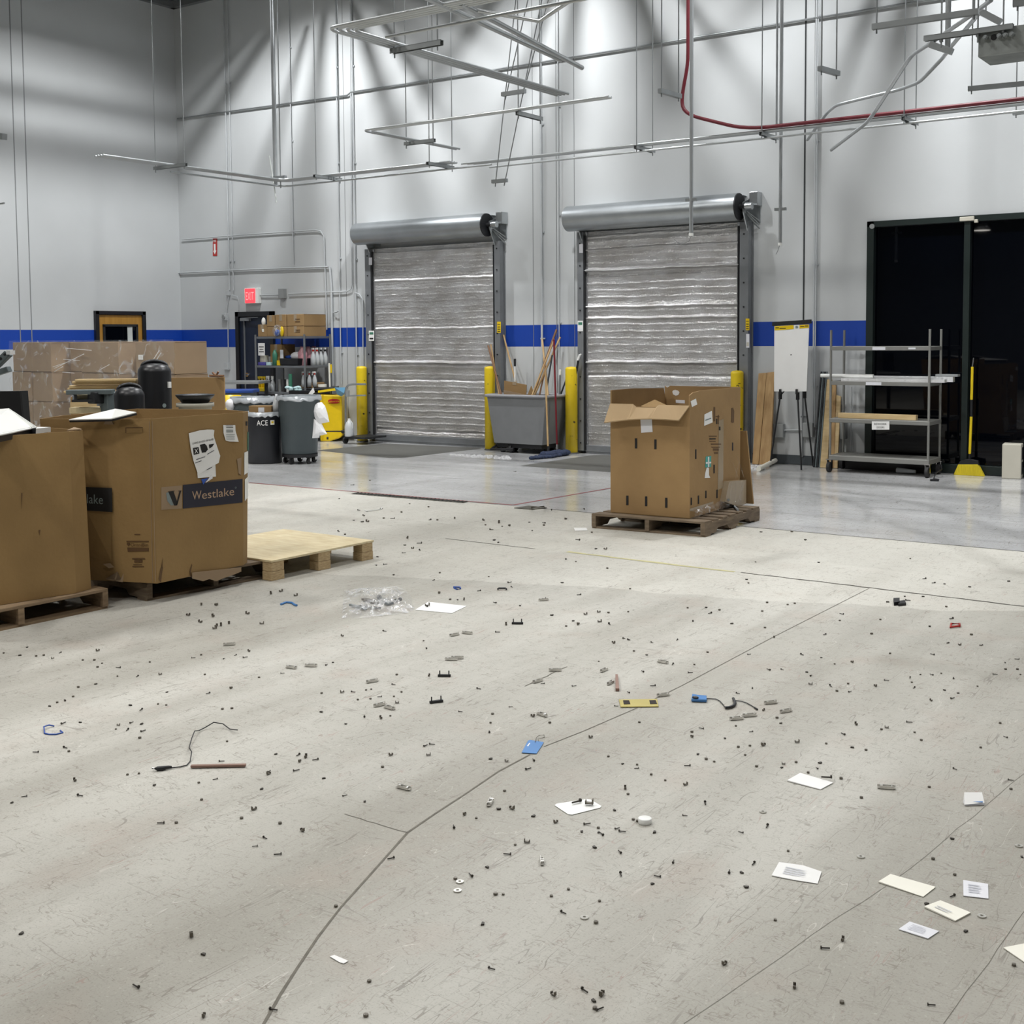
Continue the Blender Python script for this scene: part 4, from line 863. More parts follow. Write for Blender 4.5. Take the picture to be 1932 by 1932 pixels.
# torn sheets
sh = dec('white_notice', [(372, 895), (386, 887), (402, 878), (411, 873), (413.7, 860), (402.7, 827), (401.5, 821), (402.7, 812), (400, 810.5), (390, 810.3), (375, 812), (354.5, 817.5), (358, 845), (363, 868)], 'paper', body, fF, .008)
dec('blue_corner', [(378, 904), (382, 914), (391, 902)], 'blue', body, fF, .007); dec('clear_corner', [(386, 911), (400, 902), (397, 896)], 'paperg', body, fF, .0075)
dec('lower_sheet', [(372, 902), (406, 899), (405, 876), (398, 878), (371, 893)], 'paper', body, fF, .006)
ptext('heading', 'UNRELEASED BINDER', (361, 838.5), (401, 830), (360.8, 835), 'ink', body, fF, .011)
for pts in ([(362, 845), (372.5, 843.5), (374, 855.5), (363.5, 858)], [(375, 839), (384, 837), (388, 841), (390, 848), (386, 853), (379, 854), (377, 847)], [(392, 838.5), (402, 837), (398, 843), (393, 846)]): dec('pictogram', pts, 'ink', body, fF, .0105)
ptext('pictogram_cross', 'X', (364.5, 855.5), (371.5, 854.5), (364, 846.5), 'paper', body, fF, .013)
for a, b in (((389, 857), (402, 849.5)), ((368, 867), (385, 861.5)), ((366, 873.5), (378, 869)), ((388, 886.5), (398, 881))): dec('print_line', [(a[0], a[1]+.5), (b[0], b[1]+.5), (b[0], b[1]-.5), (a[0], a[1]-.5)], 'inkn', body, fF, .0105)
dec('packing_slip', [(424.5, 831), (432, 833), (449, 833.5), (443, 813), (442.5, 802), (420, 802), (420.5, 817)], 'paper', body, fF, .006)
for y in (803.5, 806.5, 811, 813, 815, 820, 824, 828): dec('slip_line', [(425, y+.45), (438+(y > 815)*3, y+.45), (438+(y > 815)*3, y-.35), (425, y-.35)], 'ink' if y < 808 else 'inkg', body, fF, .009)
for pts in ([(303, 1100), (299, 1092), (302, 1075), (305, 1066), (306.5, 1052), (304.5, 1065), (307, 1071), (305, 1082)], [(359, 1089), (357, 1078), (361, 1064), (362, 1066), (359.5, 1078), (362, 1087)], [(446, 868), (450, 896), (454, 897), (455, 865), (452, 864), (452, 890), (449, 868)]): dec('tear', pts, 'cardink', body, fF, .0025)
dec('torn_flap', [(446.5, 866), (449.5, 893), (454, 896), (455, 863)], 'card2', body, fF, .003)
for x in (288.5, 293): dec('crease', [(x-.6, 1098), (x+.3, 1098), (x-6, 795), (x-6.9, 795)], 'card2', body, fF if x > 290 else fL, .0018)
dec('bottom_flap', [(360, 1091), (380, 1096), (392, 1092), (405, 1096), (420, 1090), (440, 1083), (452, 1078), (452, 1070), (360, 1080)], 'card2', body, fF, .012, .004)
for pts in ([(195, 1064), (208, 1062), (216, 1070), (206, 1072)], [(199, 1092), (215, 1096), (222, 1078), (219, 1096), (232, 1098), (236, 1076), (228, 1094)]): dec('scuff', pts, 'card2', body, fA, .004)
# white panel lying in it
pn = [FL(133, 790.5, ZT+.005), FL(215, 770, ZT+.12), FL(258, 778, ZT+.10), FL(190, 792, ZT+.01)]
pn = [FL(130, 791.5, ZT+.0), FL(218, 771, ZT+.06), FL(257, 777.5, ZT+.045), FL(210, 789.5, ZT+.005)]
g = thing('light_panel', 'white flat panel with black edge leaning out of the Westlake bin', 'panel', (pn[0]+pn[2])/2-[0, 0, .5])
n_ = nrm(np.cross(pn[1]-pn[0], pn[2]-pn[1])); n_ = n_ if n_[2] > 0 else -n_
ext = [p+(p-pn[2])*0 for p in pn]; obj('face', MB().prism(pn, -n_*.006), 'white', g)
obj('back_frame', MB().prism([p-n_*.007 for p in pn], -n_*.012), 'dark', g)
0 and obj('support_leg', MB().bar(pn[2]-n_*.03, (pn[2]+pn[3])/2-n_*.03-[0.0, 0, .25], .03, .02), 'dark', g)
# ------------------------------------------------------------ plain bin at left
ZT2 = 1.085; a = {k: FL(x, y, ZT2) for k, (x, y) in dict(S=(-150, 832), A=(0, 822.5), B=(130, 814.5), C=(156, 811.5), D=(127, 808.5), E=(71, 804.5)).items()}
c1 = FL(172, 1110, .13); sB = FL(145, 1118, .13)
top = [a['S'], a['B'], a['C'], a['E']+(a['E']-a['D'])*.6, a['S']+nrm(a['E']-a['C'])*1.0]
bot = [np.array([p[0], p[1], .127]) for p in top]; bot[2] = np.array([c1[0], c1[1], .127]); bot[1] = np.array([sB[0]*.6+top[1][0]*.4, sB[1], .127])
g = thing('cardboard_bin', 'plain brown cardboard bin cut by the left edge, filled with flat panels', 'cardboard bin', sum(bot)/5)
bw = obj('bin_wall', MB().shell(bot, top, .012), 'card', g)
fc = face(top[0], top[1], bot[1])
for pts in ([(5, 930), (6, 960), (7, 930)], [(38, 1000), (39, 1010), (41, 1000)]): dec('scuff', [(p[0]+35, p[1]) for p in pts], 'cardink', bw, fc, .002)
obj('rim_tear', MB().prism([FL(127, 813, ZT2+.003), FL(154, 811, ZT2+.003), FL(140, 807.5, ZT2+.003)], (0, 0, .006)), 'card2', g)
pn = [FL(-60, 832, ZT2+.02), FL(-45, 775, ZT2+.09), FL(17, 770, ZT2+.12), FL(70, 805, ZT2+.03), FL(60, 807.5, ZT2+.02)]
n_ = nrm(np.cross(pn[3]-pn[1], pn[0]-pn[1])); n_ = n_ if n_[2] > 0 else -n_
g = thing('light_panel', 'large white framed panel with dark back lying on the plain bin at left edge', 'panel', sum(pn)/5-[0, 0, .15])
obj('face', MB().prism(pn, -n_*.008), 'white', g, .002)
cc = sum(pn)/5
obj('groove', MB().loft([cc+(p-cc)*.93+n_*.001 for p in pn], [cc+(p-cc)*.915+n_*.001 for p in pn]), 'inkg', g)
obj('back_frame', MB().prism([cc+(p-cc)*.97-n_*.01 for p in pn], -n_*.035), 'dark', g)
q = FL(66, 812, ZT2-.005); obj('driver_box', MB().box(q+[0, 0, .0], (.1, .16, .03), rotz(.3)), 'white', g)
# black board and tilted arms behind
bp = [AT(-30, 800, 8.6), AT(52, 800, 8.6), AT(45, 737.5, 8.6), AT(-30, 738.5, 8.6)]
for i in (0, 1): bp[i] = bp[i]+np.array([0, 0, -(bp[i][2]-.9)])+0
g = thing('black_board', 'flat black board standing behind the white one at left edge', 'panel', (bp[0]+bp[1])/2*[1, 1, 0]+[0, 0, .9])
nb_ = nrm([-.5, .85, 0]); obj('board_face', MB().prism(bp, nb_*.03), 'black', g, .003); obj('frame_edge', MB().bar(bp[1], bp[2], .02, .05), 'dkst', g)
p = AT(-60, 700, 9.0); g = thing('monitor_arm', 'grey jointed bracket arms sticking up at the left edge', 'bracket', p*[1, 1, 0]+[0, 0, .9])
obj('post', MB().box((p[0], p[1], 1.15), (.05, .05, .5)), 'machine', g)
obj('upper_arm', MB().bar(AT(-60, 740, 9.0), AT(17, 666, 9.0), .08, .05), 'machine', g, .004); obj('lower_arm', MB().bar(AT(-60, 722, 9.0), AT(18, 696, 9.0), .08, .04), 'machine', g, .004)
q = AT(20, 665, 8.95); obj('clip', MB().box(q, (.05, .04, .03)), 'alum', g)
obj('pivot_holes', MB().cyl(AT(1, 677, 8.9), AT(1, 677, 8.86), .012, n=10).cyl(AT(9, 669, 8.9), AT(9, 669, 8.86), .01, n=10), 'dark', g)
def table(label, c, L, D, H_, m='machine', rz=0.):
    g = thing('work_table', label, 'table', (c[0], c[1], 0), rz)
    obj('tabletop', MB().box((0, 0, H_-.02), (L, D, .04)), m, g, .004, w=False)
    for x in (-1, 1):
        for y in (-1, 1): obj('leg', MB().box((x*(L/2-.05), y*(D/2-.05), (H_-.04)/2), (.05, .05, H_-.04)), 'dkst', g, w=False)
    return g
c = AT(-50, 760, 8.9); table('grey steel bench behind the plain bin at the left edge, mostly hidden', (c[0], c[1]), 1.0, .6, .9, rz=.65)

# ------------------------------------------------------------ wrapped carton stacks
YS = 9.8
cols = [(22, 58, 0, 'far left'), (58, 96, 0, 'second from left'), (97, 151, .28, 'third, set back'), (152, 224, 0, 'fourth, wide'), (225, 254, .3, 'fifth, narrow and set back'), (255, 330, 0, 'far right')]
def carton(label, P, d, rz=0., m='card2', grp=None, h2=None, tape=True, cat='carton', flaps=True):
    g = thing('carton', label, cat, P, rz, grp)
    b = obj('box_body', MB().box((0, 0, d[2]/2), d), m, g, .006, w=False)
    if tape:
        obj('packing_tape', MB().box((0, 0, d[2]+.001), (.06, d[1]+.002, .002)).box((0, -d[1]/2-.001, d[2]-.05), (.06, .002, .1)), 'tape', g, w=False)
        obj('flap_seam', MB().box((0, -d[1]/2-.0012, d[2]*.02), (d[0]*.96, .002, .004)).box((d[0]/2+.0012, 0, d[2]*.98), (.002, d[1]*.96, .004)), 'cardink', g, w=False)
    return g
rows = ['bottom row', 'third row down', 'second row down', 'top row']
for ci, (x0, x1, dy, cn) in enumerate(cols):
    a, b = WY(x0, 645, YS)[0], WY(x1, 645, YS)[0]
    for r in range(4):
        hh = .4; k = rnd.uniform(-.01, .01)
        carton('brown carton in the wrapped stack, %s column, %s' % (cn, rows[r]), ((a+b)/2, YS+dy+.25+k, r*hh), (b-a-.012, .5, hh-.004), 0, 'card2', 'cartons in the wrapped stack')
p = WY(267, 674, YS-.004); q = obj('carton_label', MB().box((p[0], YS-.016, p[2]), (.09, .003, .06)), 'paper', label='small white square label on the far right wrapped carton', cat='label')
xs = [WY(x, 645, YS)[0] for x in (20, 332)]; vs = []; nx, nz = 60, 24
for j in range(nz+1):
    for i in range(nx+1):
        u = i/nx; vs.append((xs[0]+(xs[1]-xs[0])*u, YS-.03-.012*math.sin(u*40+j)-.01*rnd.random(), .12+1.5*j/nz))
obj('stretch_film', MB().add(vs, [(j*(nx+1)+i, j*(nx+1)+i+1, (j+1)*(nx+1)+i+1, (j+1)*(nx+1)+i) for j in range(nz) for i in range(nx)], True), 'film', label='clear crinkled stretch film wrapped round the carton stack at left', cat='stretch film')
st = MB()
for a, b in (((103, 695), (158, 668)), ((100, 692), (125, 684)), ((103, 701), (118, 692)), ((125, 657), (172, 661)), ((120, 678), (150, 680)), ((118, 702), (140, 704)), ((288, 681), (300, 662)), ((292, 684), (304, 666)), ((188, 698), (206, 688))): st.bar(WY(*a, YS-.06), WY(*b, YS-.06), .012, .004)
obj('film_strand', st, 'bag', label='twisted white strands of film across the wrapped stack', cat='stretch film')

# ------------------------------------------------------------ bench with lumber, machine and two black drums
DB = 10.6
c = AT(212, 805, DB); table('grey work bench hidden behind the cardboard bins, carrying lumber and drums', (c[0]-.15, c[1]+.2), 1.45, .95, .84, rz=.6)
def plank(px, dep, label, t, dpt=.3, m='woodn', name='lumber_strip', grp='lumber strips on the bench'):
    (x0, y0), (x1, y1) = px; a, b = AT(x0, y0, dep), AT(x1, y1, dep); b[2] = a[2] if abs(y0-y1) < 3 else b[2]
    o = obj(name, MB().bar(a, b, dpt, t), m, bev=.003, label=label, cat='lumber', group=grp); return o
for i, (px, t) in enumerate(((((145, 717.5), (260, 717)), .02), (((140, 721), (260, 720.5)), .018), (((143, 724.5), (260, 724)), .014), (((134, 729.5), (262, 727.5)), .022), (((131, 733.5), (262, 732.5)), .018), (((124, 739.5), (200, 738)), .02))):
    plank(px, DB+.02*i, ['topmost pale wood strip of the pile behind the Westlake bin', 'second pale wood strip from the top of the pile', 'third pale wood strip from the top of the pile', 'fourth pale wood strip from the top of the pile', 'fifth pale wood strip from the top, sticking out left', 'lowest pale wood strip, sticking out furthest left'][i], t, .1)
for px, lab in ((((147, 750), (180, 749)), 'thick cream wood slab in front of the grey machine'), (((136, 774), (196, 773)), 'pale wood block row just above the Westlake bin rim')):
    o = plank(px, DB-.3, lab, .05, .14, 'ply', 'wood_block', 'wood blocks by the machine')
_p = AT(190, 742, DB+.03); _h = _p[2]-.028-.845
g = thing('wooden_crate', 'low brown crate on the bench propping up the pale lumber strips', 'crate', (_p[0], _p[1], .845), .6)
obj('crate_body', MB().box((0, 0, _h/2), (.5, .09, _h)), 'card3', g, .004, w=False); obj('crate_slat', MB().box((0, -.047, _h*.75), (.5, .006, .05)), 'woodn', g, w=False)
g = thing('bench_saw', 'grey bench machine with arm and column beside the short black drum', 'machine', AT(205, 775, DB-.35)*[1, 1, 0]+[0, 0, .84])
a, b = AT(128, 740, DB-.4), AT(214, 739, DB-.4)
obj('arm', MB().bar(a, b, .1, .04), 'machine', g, .006); c = AT(207, 757, DB-.35); obj('column', MB().box((c[0], c[1], (.84+c[2]+.08)/2), (.12, .12, c[2]+.08-.84)), 'machine', g, .01)
obj('motor', MB().box(AT(183, 750, DB-.4), (.1, .12, .1)), 'dkst', g, .01); obj('table_edge', MB().bar(AT(140, 756, DB-.4), AT(184, 755, DB-.4), .12, .02), 'dkst', g)
obj('clamp', MB().bar(AT(141, 743, DB-.42), AT(141, 757, DB-.42), .02, .03).bar(AT(187, 750, DB-.42), AT(187, 766, DB-.42), .02, .03), 'galv', g)
def drum(label, px, pyt, wpx, dep, ztab=.84, hz=None):
    t = AT(px, pyt, dep); r = wpx/2/FPX*dep; h = t[2]-ztab; d = nrm([ray(px, pyt)[0], ray(px, pyt)[1], 0]); c = t+d*r
    g = thing('black_drum', label, 'drum', (c[0], c[1], ztab), 0)
    H_ = h
    obj('drum_body', MB().lathe((0, 0, 0), [(0, 0), (r*.97, 0), (r, .02), (r, H_*.3), (r*1.01, H_*.31), (r, H_*.33), (r, H_-.04), (r*.97, H_-.02), (r*.8, H_+.012), (r*.45, H_+.03), (0, H_+.033)], 36), 'black', g, w=False)
    hn = MB(); pts = []
    for i in range(13): s = math.pi*i/12; pts.append(rotz(math.atan2(d[1], d[0])+math.pi/2)@np.array([r*.72*math.cos(s), 0, H_+.005+.045*math.sin(s)]))
    hn.tube(pts, .017, 8); obj('carry_handle', hn, 'black', g, w=False)
    rl = rotz(math.atan2(d[1], d[0]))@np.array([-r, 0, 0]); s = rotz(math.atan2(d[1], d[0])+.55)@np.array([-r-.002, 0, 0]); s2 = nrm(s)
    obj('round_badge', MB().cyl(s+[0, 0, H_*.4], s+s2*.002+[0, 0, H_*.4], .018, n=14), 'inkg', g, w=False)
    return g, r, H_, c
g, r, h, c = drum('tall black drum with carrying handle lid on the hidden bench, beside cardboard sheet', 291, 693, 62, DB-.2)
s = rotz(math.atan2(c[1], c[0])+.95)@np.array([-r-.003, 0, 0]); obj('torn_label', MB().box(s+[0, 0, h*.72], (.03, .03, .05)), 'paper', g, w=False)
drum('short black drum with carrying handle lid, left of the tall drum', 244, 738, 56, DB-.7)
# ------------------------------------------------------------ things behind the Westlake bin rim, right part
c = AT(372, 770, 11.2); q = [AT(321, 815, 11.6), AT(423, 815, 11.6), AT(422.5, 711.5, 11.6), AT(322, 713, 11.6)]
for i in (0, 1): q[i] = np.array([q[3-i][0], q[3-i][1], .0])
obj('cardboard_sheet', MB().prism(q, (-.02, .03, 0)), 'card3', label='flat brown cardboard sheet standing upright between the tall drum and grey bins', cat='cardboard sheet')
def openbin(label, c, prof, m, cat='trash can', name='trash_can', n=36, t=.008):
    g = thing(name, label, cat, (c[0], c[1], 0)); z1 = prof[-1][1]; inner = [(r-t, z) for r, z in reversed(prof)]+[(0, prof[0][1]+.02)]
    inner[-2] = (inner[-2][0], prof[0][1]+.02)
    b = obj('can_body', MB().lathe((0, 0, 0), [(0, prof[0][1])]+prof+inner, n), m, g, w=False); return g
c = AT(369, 790, 10.3); zt = AT(369, 760, 10.3)[2]
g = openbin('beige round bin with a black oval tray on top, in front of the cardboard sheet', c, [(.13, 0), (.135, zt-.03), (.155, zt-.03), (.155, zt)], 'binlt')
gg = thing('black_tray', 'black oval dish lying on the beige round bin', 'tray', (c[0], c[1], zt))
obj('dish', MB().lathe((0, 0, 0), [(0, .0), (.11, .0), (.13, .03), (.155, .055), (.162, .07), (.15, .072), (.12, .05), (0, .02)], 32), 'black', gg, w=False)
# grey table tops near exit door, blue lidded bin, liner bin, yellow bin
c = AT(437, 722, 19.2); table('small grey table by the navy exit door', (c[0]-.1, c[1]+.2), .9, .6, c[2]+.02, 'box', .5)
p = AT(408, 709, 11.6); obj('small_plant_tool', MB().tube([p, p+[.03, 0, .04]], .01, 6).tube([p, p+[-.05, 0, .03]], .01, 6).tube([p+[-.09, 0, 0], p+[.1, 0, 0]], .012, 6), 'stickd', label='small dark gadget standing above the cardboard sheet edge', cat='gadget')
c = AT(452, 745, 18.2); zt = AT(452, 740, 18.2)[2]
g = thing('blue_lidded_bin', 'dark bin with flat blue lid behind the lined grey bin', 'bin', (c[0], c[1], 0))
obj('bin_body', MB().box((0, 0, zt/2), (.42, .42, zt), rotz(.6)), 'bin', g, w=False); obj('lid', MB().box((0, 0, zt+.02), (.5, .46, .045), rotz(.6)), 'blue', g, .008, w=False)
c = AT(434, 770, 17.4); zt = AT(434, 746, 17.4)[2]
g = openbin('yellow bin edge showing left of the lined grey bin', (c[0], c[1]), [(.1, 0), (.16, zt)], 'ybag', 'bin', 'yellow_bin')
obj('white_rag', MB().sph(AT(434, 764, 16.7), .07, 10, (1, 1, 1.2)), 'bag', label='crumpled white rag on the left side of the lined grey bin', cat='rag')
o_ = bpy.data.objects['white_rag']; o_.location.z += 0
c = AT(478, 790, 16.9); zt = AT(478, 750, 16.9)[2]; r0 = 42/FPX*16.9
g = openbin('wide grey bin with clear liner folded over its rim, behind the black ACE can', c, [(r0*.8, 0), (r0*.95, zt-.1), (r0*.97, zt-.05), (r0, zt)], 'bin')
ln = MB(); n = 40; A_ = []; B_ = []
def linerof(r, zt, dn, seed):
    rr = random.Random(seed); prof = []
    mb = MB(); n = 44; rings = [[], [], []]
    for i in range(n):
        t = 2*math.pi*i/n; k = rr.uniform(-.01, .012)
        for j, (rd, z) in enumerate(((r-.02, zt-.03), (r+.004, zt+.012+k*.4), (r+.012+k*.6, zt-dn-rr.uniform(0, .03)))): rings[j].append((rd*math.cos(t), rd*math.sin(t), z))
    return mb.add(rings[0]+rings[1]+rings[2], [(j*n+i, j*n+(i+1) % n, (j+1)*n+(i+1) % n, (j+1)*n+i) for j in (0, 1) for i in range(n)], True)
obj('liner', linerof(r0, zt, .05, 1), 'liner', g, w=False)
# ACE can
fr_ = FL(500, 876); d = nrm([fr_[0], fr_[1], 0]); rb = 33/FPX*np.linalg.norm(fr_)*.98; c = fr_+d*rb; rt = rb*1.1
zt = WY(500, 778, c[1])[2]
g = openbin('black round ACE trash can standing right of the Westlake bin', c, [(rb*.93, 0), (rb, .02), (rt, zt-.04), (rt*1.02, zt-.04), (rt*1.03, zt)], 'ace')
obj('liner', linerof(rt*1.02, zt, .03, 2), 'liner', g, w=False)
body = [o for o in g.children if o.name.startswith('can_body')][0]
ang0 = math.atan2(-d[1], -d[0])
def curved_text(s, ang, z, w, h, r, m, par, up=1.):
    V, Fc = text_verts(s); a = np.array(V); x0, x1 = a[:, 0].min(), a[:, 0].max(); vs = []
    for v in V: th = ang+((v[0]-x0)/(x1-x0)-.5)*w/r; rr = r+.003+(v[1]/.72)*h*.05; vs.append((rr*math.cos(th), rr*math.sin(th), z+v[1]/.72*h))
    return obj('lettering', MB().add(vs, Fc), m, par, w=False)
curved_text('ACE', ang0-.1, zt-.155, .14, .07, rt, 'paper', body)
th = ang0+.42; vs = []
for a_, z_ in ((-.1, -.15), (.12, -.15), (.12, -.09), (-.1, -.09)): vs.append((math.cos(th+a_)*(rt+.004), math.sin(th+a_)*(rt+.004), zt+z_))
obj('price_sticker', MB().add(vs, [(0, 1, 2, 3)]), 'cream', body, w=False); obj('sticker_print', MB().add([(math.cos(th+a_)*(rt+.005), math.sin(th+a_)*(rt+.005), zt+z_) for a_, z_ in ((-.05, -.13), (.07, -.13), (.07, -.105), (-.05, -.105))], [(0, 1, 2, 3)]), 'ybag', body, w=False)
q = thing('small_carton', 'small flat carton lying in the mouth of the black ACE can', 'carton', (c[0]-.06, c[1]+.02, zt-.0)); obj('box_body', MB().box((0, 0, .035), (.3, .16, .1), rotz(.5)), 'card3', q, .004, w=False); obj('label_patch', MB().box((0, 0, 0), (.08, .003, .06), rotz(.5)), 'paperg', q, w=False).location = (rotz(.5)@np.array([.02, -.083, .035])).tolist()
q = thing('clear_bottle', 'clear plastic bottle behind the ACE can by the liner edge', 'bottle', (c[0]+.13, c[1]+.1, zt-.0))
obj('bottle', MB().lathe((0, 0, 0), [(0, 0), (.05, 0), (.05, .1), (.02, .2), (.015, .24), (0, .24)], 14), 'clearp', q, w=False)
# Brute can on a dolly
fb = FL(566, 858, .13); d = nrm([fb[0], fb[1], 0]); rb = 33/FPX*np.linalg.norm(fb); c = fb*[1, 1, 0]+d*rb; rt = rb*1.24; zt = WY(566, 748, c[1])[2]
g = openbin('large grey round trash can on a wheeled dolly, tallest of the bins', c, [(rb, .135), (rt*.88, zt-.25), (rt*.93, zt-.25), (rt*.95, zt-.05), (rt, zt-.05), (rt, zt)], 'bin')
obj('liner', linerof(rt, zt, .03, 4), 'liner', g, w=False)
dl = obj('dolly', MB().cyl((0, 0, .09), (0, 0, .13), rb*1.02, n=28), 'dark', g, w=False)
for i in range(5):
    t = ang0+.6+i*2*math.pi/5; p = np.array([math.cos(t)*rb*.85, math.sin(t)*rb*.85, 0])
    w_ = obj('caster', MB().cyl(p+[-.014, 0, .04], p+[.014, 0, .04], .038, n=14).box(p+[0, 0, .085], (.05, .05, .02)), 'rubber', dl, w=False)
    obj('caster_fork', MB().box(p+[.02, .01, .06], (.006, .03, .05)).box(p+[-.02, .01, .06], (.006, .03, .05)), 'chrome', dl, w=False)
bt_ = thing('white_trash_bag', 'white plastic bag tied on the side of the large grey can', 'plastic bag', c+nrm([CR[0], CR[1], 0])*rt*.98-d*rt*.3+[0, 0, zt-.35])
lo = AT(592, 765, np.dot(c-EYEP, CF)-.18); dd = np.dot(lo-EYEP, CF)
def sheetpoly(px, dep, bulge, n=None):
    P_ = [AT(x, y, dep) for x, y in px]; ct = sum(P_)/len(P_)-CF*bulge; back = [p+CF*.02 for p in P_]; m = len(P_)
    mid = [ct*.5+p*.5-CF*bulge*.3 for p in P_]
    mb = MB().add(P_+mid+[ct], [(i, (i+1) % m, m+(i+1) % m, m+i) for i in range(m)]+[(m+i, m+(i+1) % m, 2*m) for i in range(m)], False); mb.loft(P_, back); mb.add(back, [tuple(range(m))]); return mb
obj('upper_fold', sheetpoly([(592, 766), (599, 760), (607, 759), (613, 766), (617, 778), (621, 796), (612, 798), (602, 800), (595, 790), (589, 776)], dd, .05), 'bag', bt_)
obj('lower_fold', sheetpoly([(592, 790), (602, 796), (607, 800), (613, 812), (617, 819), (603, 822), (602, 826), (589, 827), (591, 805)], dd+.01, .03), 'bag', bt_)
obj('paper_scrap', MB().add([AT(582, 743, dd), AT(591, 731, dd), AT(594, 740, dd), AT(589, 744, dd)], [(0, 1, 2, 3)]), 'paper', label='white paper corner sticking out of the large grey can', cat='paper')
# janitor cart
dj = float((FL(621, 834)-EYEP)@CF)+.1; CJ = AT(618, 835, dj)
g = thing('janitor_cart', 'black janitor cart with a big yellow vinyl bag, behind the grey can', 'janitor cart', CJ*[1, 1, 0])
ax = nrm([CR[0], CR[1], 0]); fw = nrm([CF[0], CF[1], 0])
def JP(px, py, off=0.): return AT(px, py, dj+off)
yb_ = MB(); A_ = [JP(603, 744), JP(645, 746), JP(646, 822), JP(640, 827), JP(622, 833), JP(604, 833)]; yb_.prism(A_, fw*.4)
b = obj('yellow_bag', yb_, 'ybag', g, .02); obj('bag_folds', MB().bar(JP(609, 745, -.01), JP(609, 832, -.01), .01, .01), 'ybag', b)
e = JP(630, 757, -.012); a_ = [e+CR*.092*math.cos(t)*1.0+CU*.036*math.copysign(abs(math.sin(t))**.6, math.sin(t)) for t in np.linspace(0, 2*math.pi, 28, endpoint=False)]
lb = obj('logo_badge', MB().prism(a_, -fw*.003), 'red', b)
t = text_mb('Rubbermaid', JP(616, 760, -.02), JP(644.5, 757.5, -.02)-JP(616, 760, -.02), CU*.026, t=0); obj('lettering', t, 'ybag', lb)
obj('top_tray', MB().prism([JP(566, 733, 0), JP(630, 731, 0), JP(633, 729, 0), JP(633, 737, 0), JP(566, 738, 0)], fw*.4), 'black', g, .01)
zt = JP(600, 732)[2]
obj('cart_frame', MB().box(JP(575, 790)+fw*.2, (.04, .04, 1.3)).box(JP(603, 815)+fw*.2, (.9, .4, .05), rotz(math.atan2(ax[1], ax[0]))), 'dark', g, .01)
for px in (570, 619): p = JP(px, 836, .05); p[2] = .05; obj('wheel', MB().cyl(p-ax*.015, p+ax*.015, .05, n=18), 'rubber', g)
obj('yellow_rim', MB().prism([JP(600, 741, -.01), JP(640, 736, -.01), JP(634, 732, -.01), JP(600, 737, -.01)], fw*.02), 'yellow', g)
bk = thing('blue_bucket', 'light blue plastic scoop hanging on the side of the janitor cart', 'bucket', JP(642, 748, -.1))
obj('scoop', MB().add([JP(631, 731, -.1), JP(652, 731, -.1), JP(650, 744, -.1), JP(644, 748, -.1), JP(637, 745, -.1), JP(631, 731, -.2), JP(652, 731, -.2), JP(649, 742, -.2)], [(0, 1, 2, 3, 4), (5, 6, 7), (0, 5, 6, 1), (1, 6, 7, 2), (0, 4, 5), (4, 3, 7, 5), (3, 2, 7)]), 'ltblue', bk)
# platform truck handle with jug
def HP(px, py, o=0.): return WY(px, py, 13.9+o)
g = thing('hand_truck', 'steel tube handled cart behind the left yellow bollard', 'hand cart', HP(665, 838)*[1, 1, 0])
hp = [HP(652, 828), HP(652, 735), HP(656, 727), HP(664, 725), HP(690, 725)]; hp[0][2] = .1
obj('handle_tube', MB().tube(rounded(hp, .08), .016, 8), 'galv', g); obj('cross_bar', MB().tube([HP(653, 747), HP(690, 746)], .012, 8), 'galv', g)
obj('deck', MB().box(HP(672, 826)+np.array([0, .22, 0]), (.4, .5, .03), rotz(0)), 'dkst', g)
p = HP(652, 834); p[2] = .055; obj('caster', MB().cyl(p-np.array([.014, 0, 0]), p+np.array([.014, 0, 0]), .052, n=16).box(p+[0, 0, .07], (.03, .04, .06)), 'rubber', g)
p = HP(656, 742); obj('hook_clip', MB().box(p, (.05, .03, .09)), 'box', g)
p = HP(659, 814); zj = HP(672, 826)[2]+.015; g = thing('white_jug', 'white plastic gallon jug on the hand cart beside the yellow bollard', 'jug', (p[0], p[1], zj))
obj('bottle', MB().lathe((0, 0, 0), [(0, 0), (.066, 0), (.07, .02), (.07, .15), (.055, .2), (.022, .25), (0, .25)], 20), 'clearp', g, w=False); obj('cap', MB().cyl((0, 0, .245), (0, 0, .275), .022, n=14), 'white', g, w=False); obj('jug_handle', MB().tube([(.03, 0, .24), (.07, 0, .2), (.068, 0, .12)], .01, 8), 'clearp', g, w=False)
def jbottle(label, P, col, trig, h=.2, grp=None, r=.035, name='spray_bottle'):
    g = thing(name, label, 'spray bottle', P, rnd.uniform(-.4, .4), grp)
    obj('bottle', MB().lathe((0, 0, 0), [(0, 0), (r, 0), (r, h*.45), (r*.75, h*.62), (r*.38, h*.78), (r*.38, h*.84), (0, h*.84)], 16), col, g, w=False)
    obj('collar', MB().cyl((0, 0, h*.82), (0, 0, h*.92), r*.42, n=12), trig, g, w=False)
    obj('trigger_head', MB().box((-.012, 0, h*.98), (.06, .018, .026)).bar((-.03, 0, h*.95), (-.045, 0, h*.78), .012, .008, (0, 1, 0)), 'white' if trig != 'yellow' else 'yellow', g, w=False)
    return g
for i, (px, py, tr) in enumerate(((573, 733, 'red'), (584, 732, 'red'), (594, 733, 'red'))):
    p = JP(px, py+1, .12); p[2] = zt+.01; jbottle(['left', 'middle', 'right'][i]+' one of three spray bottles with red collars on the janitor cart tray', p, 'clearp', tr, .24, 'spray bottles on the janitor cart')
p = JP(553, 731, -.15); p[2] = JP(553, 735)[2]; mbx = MB()
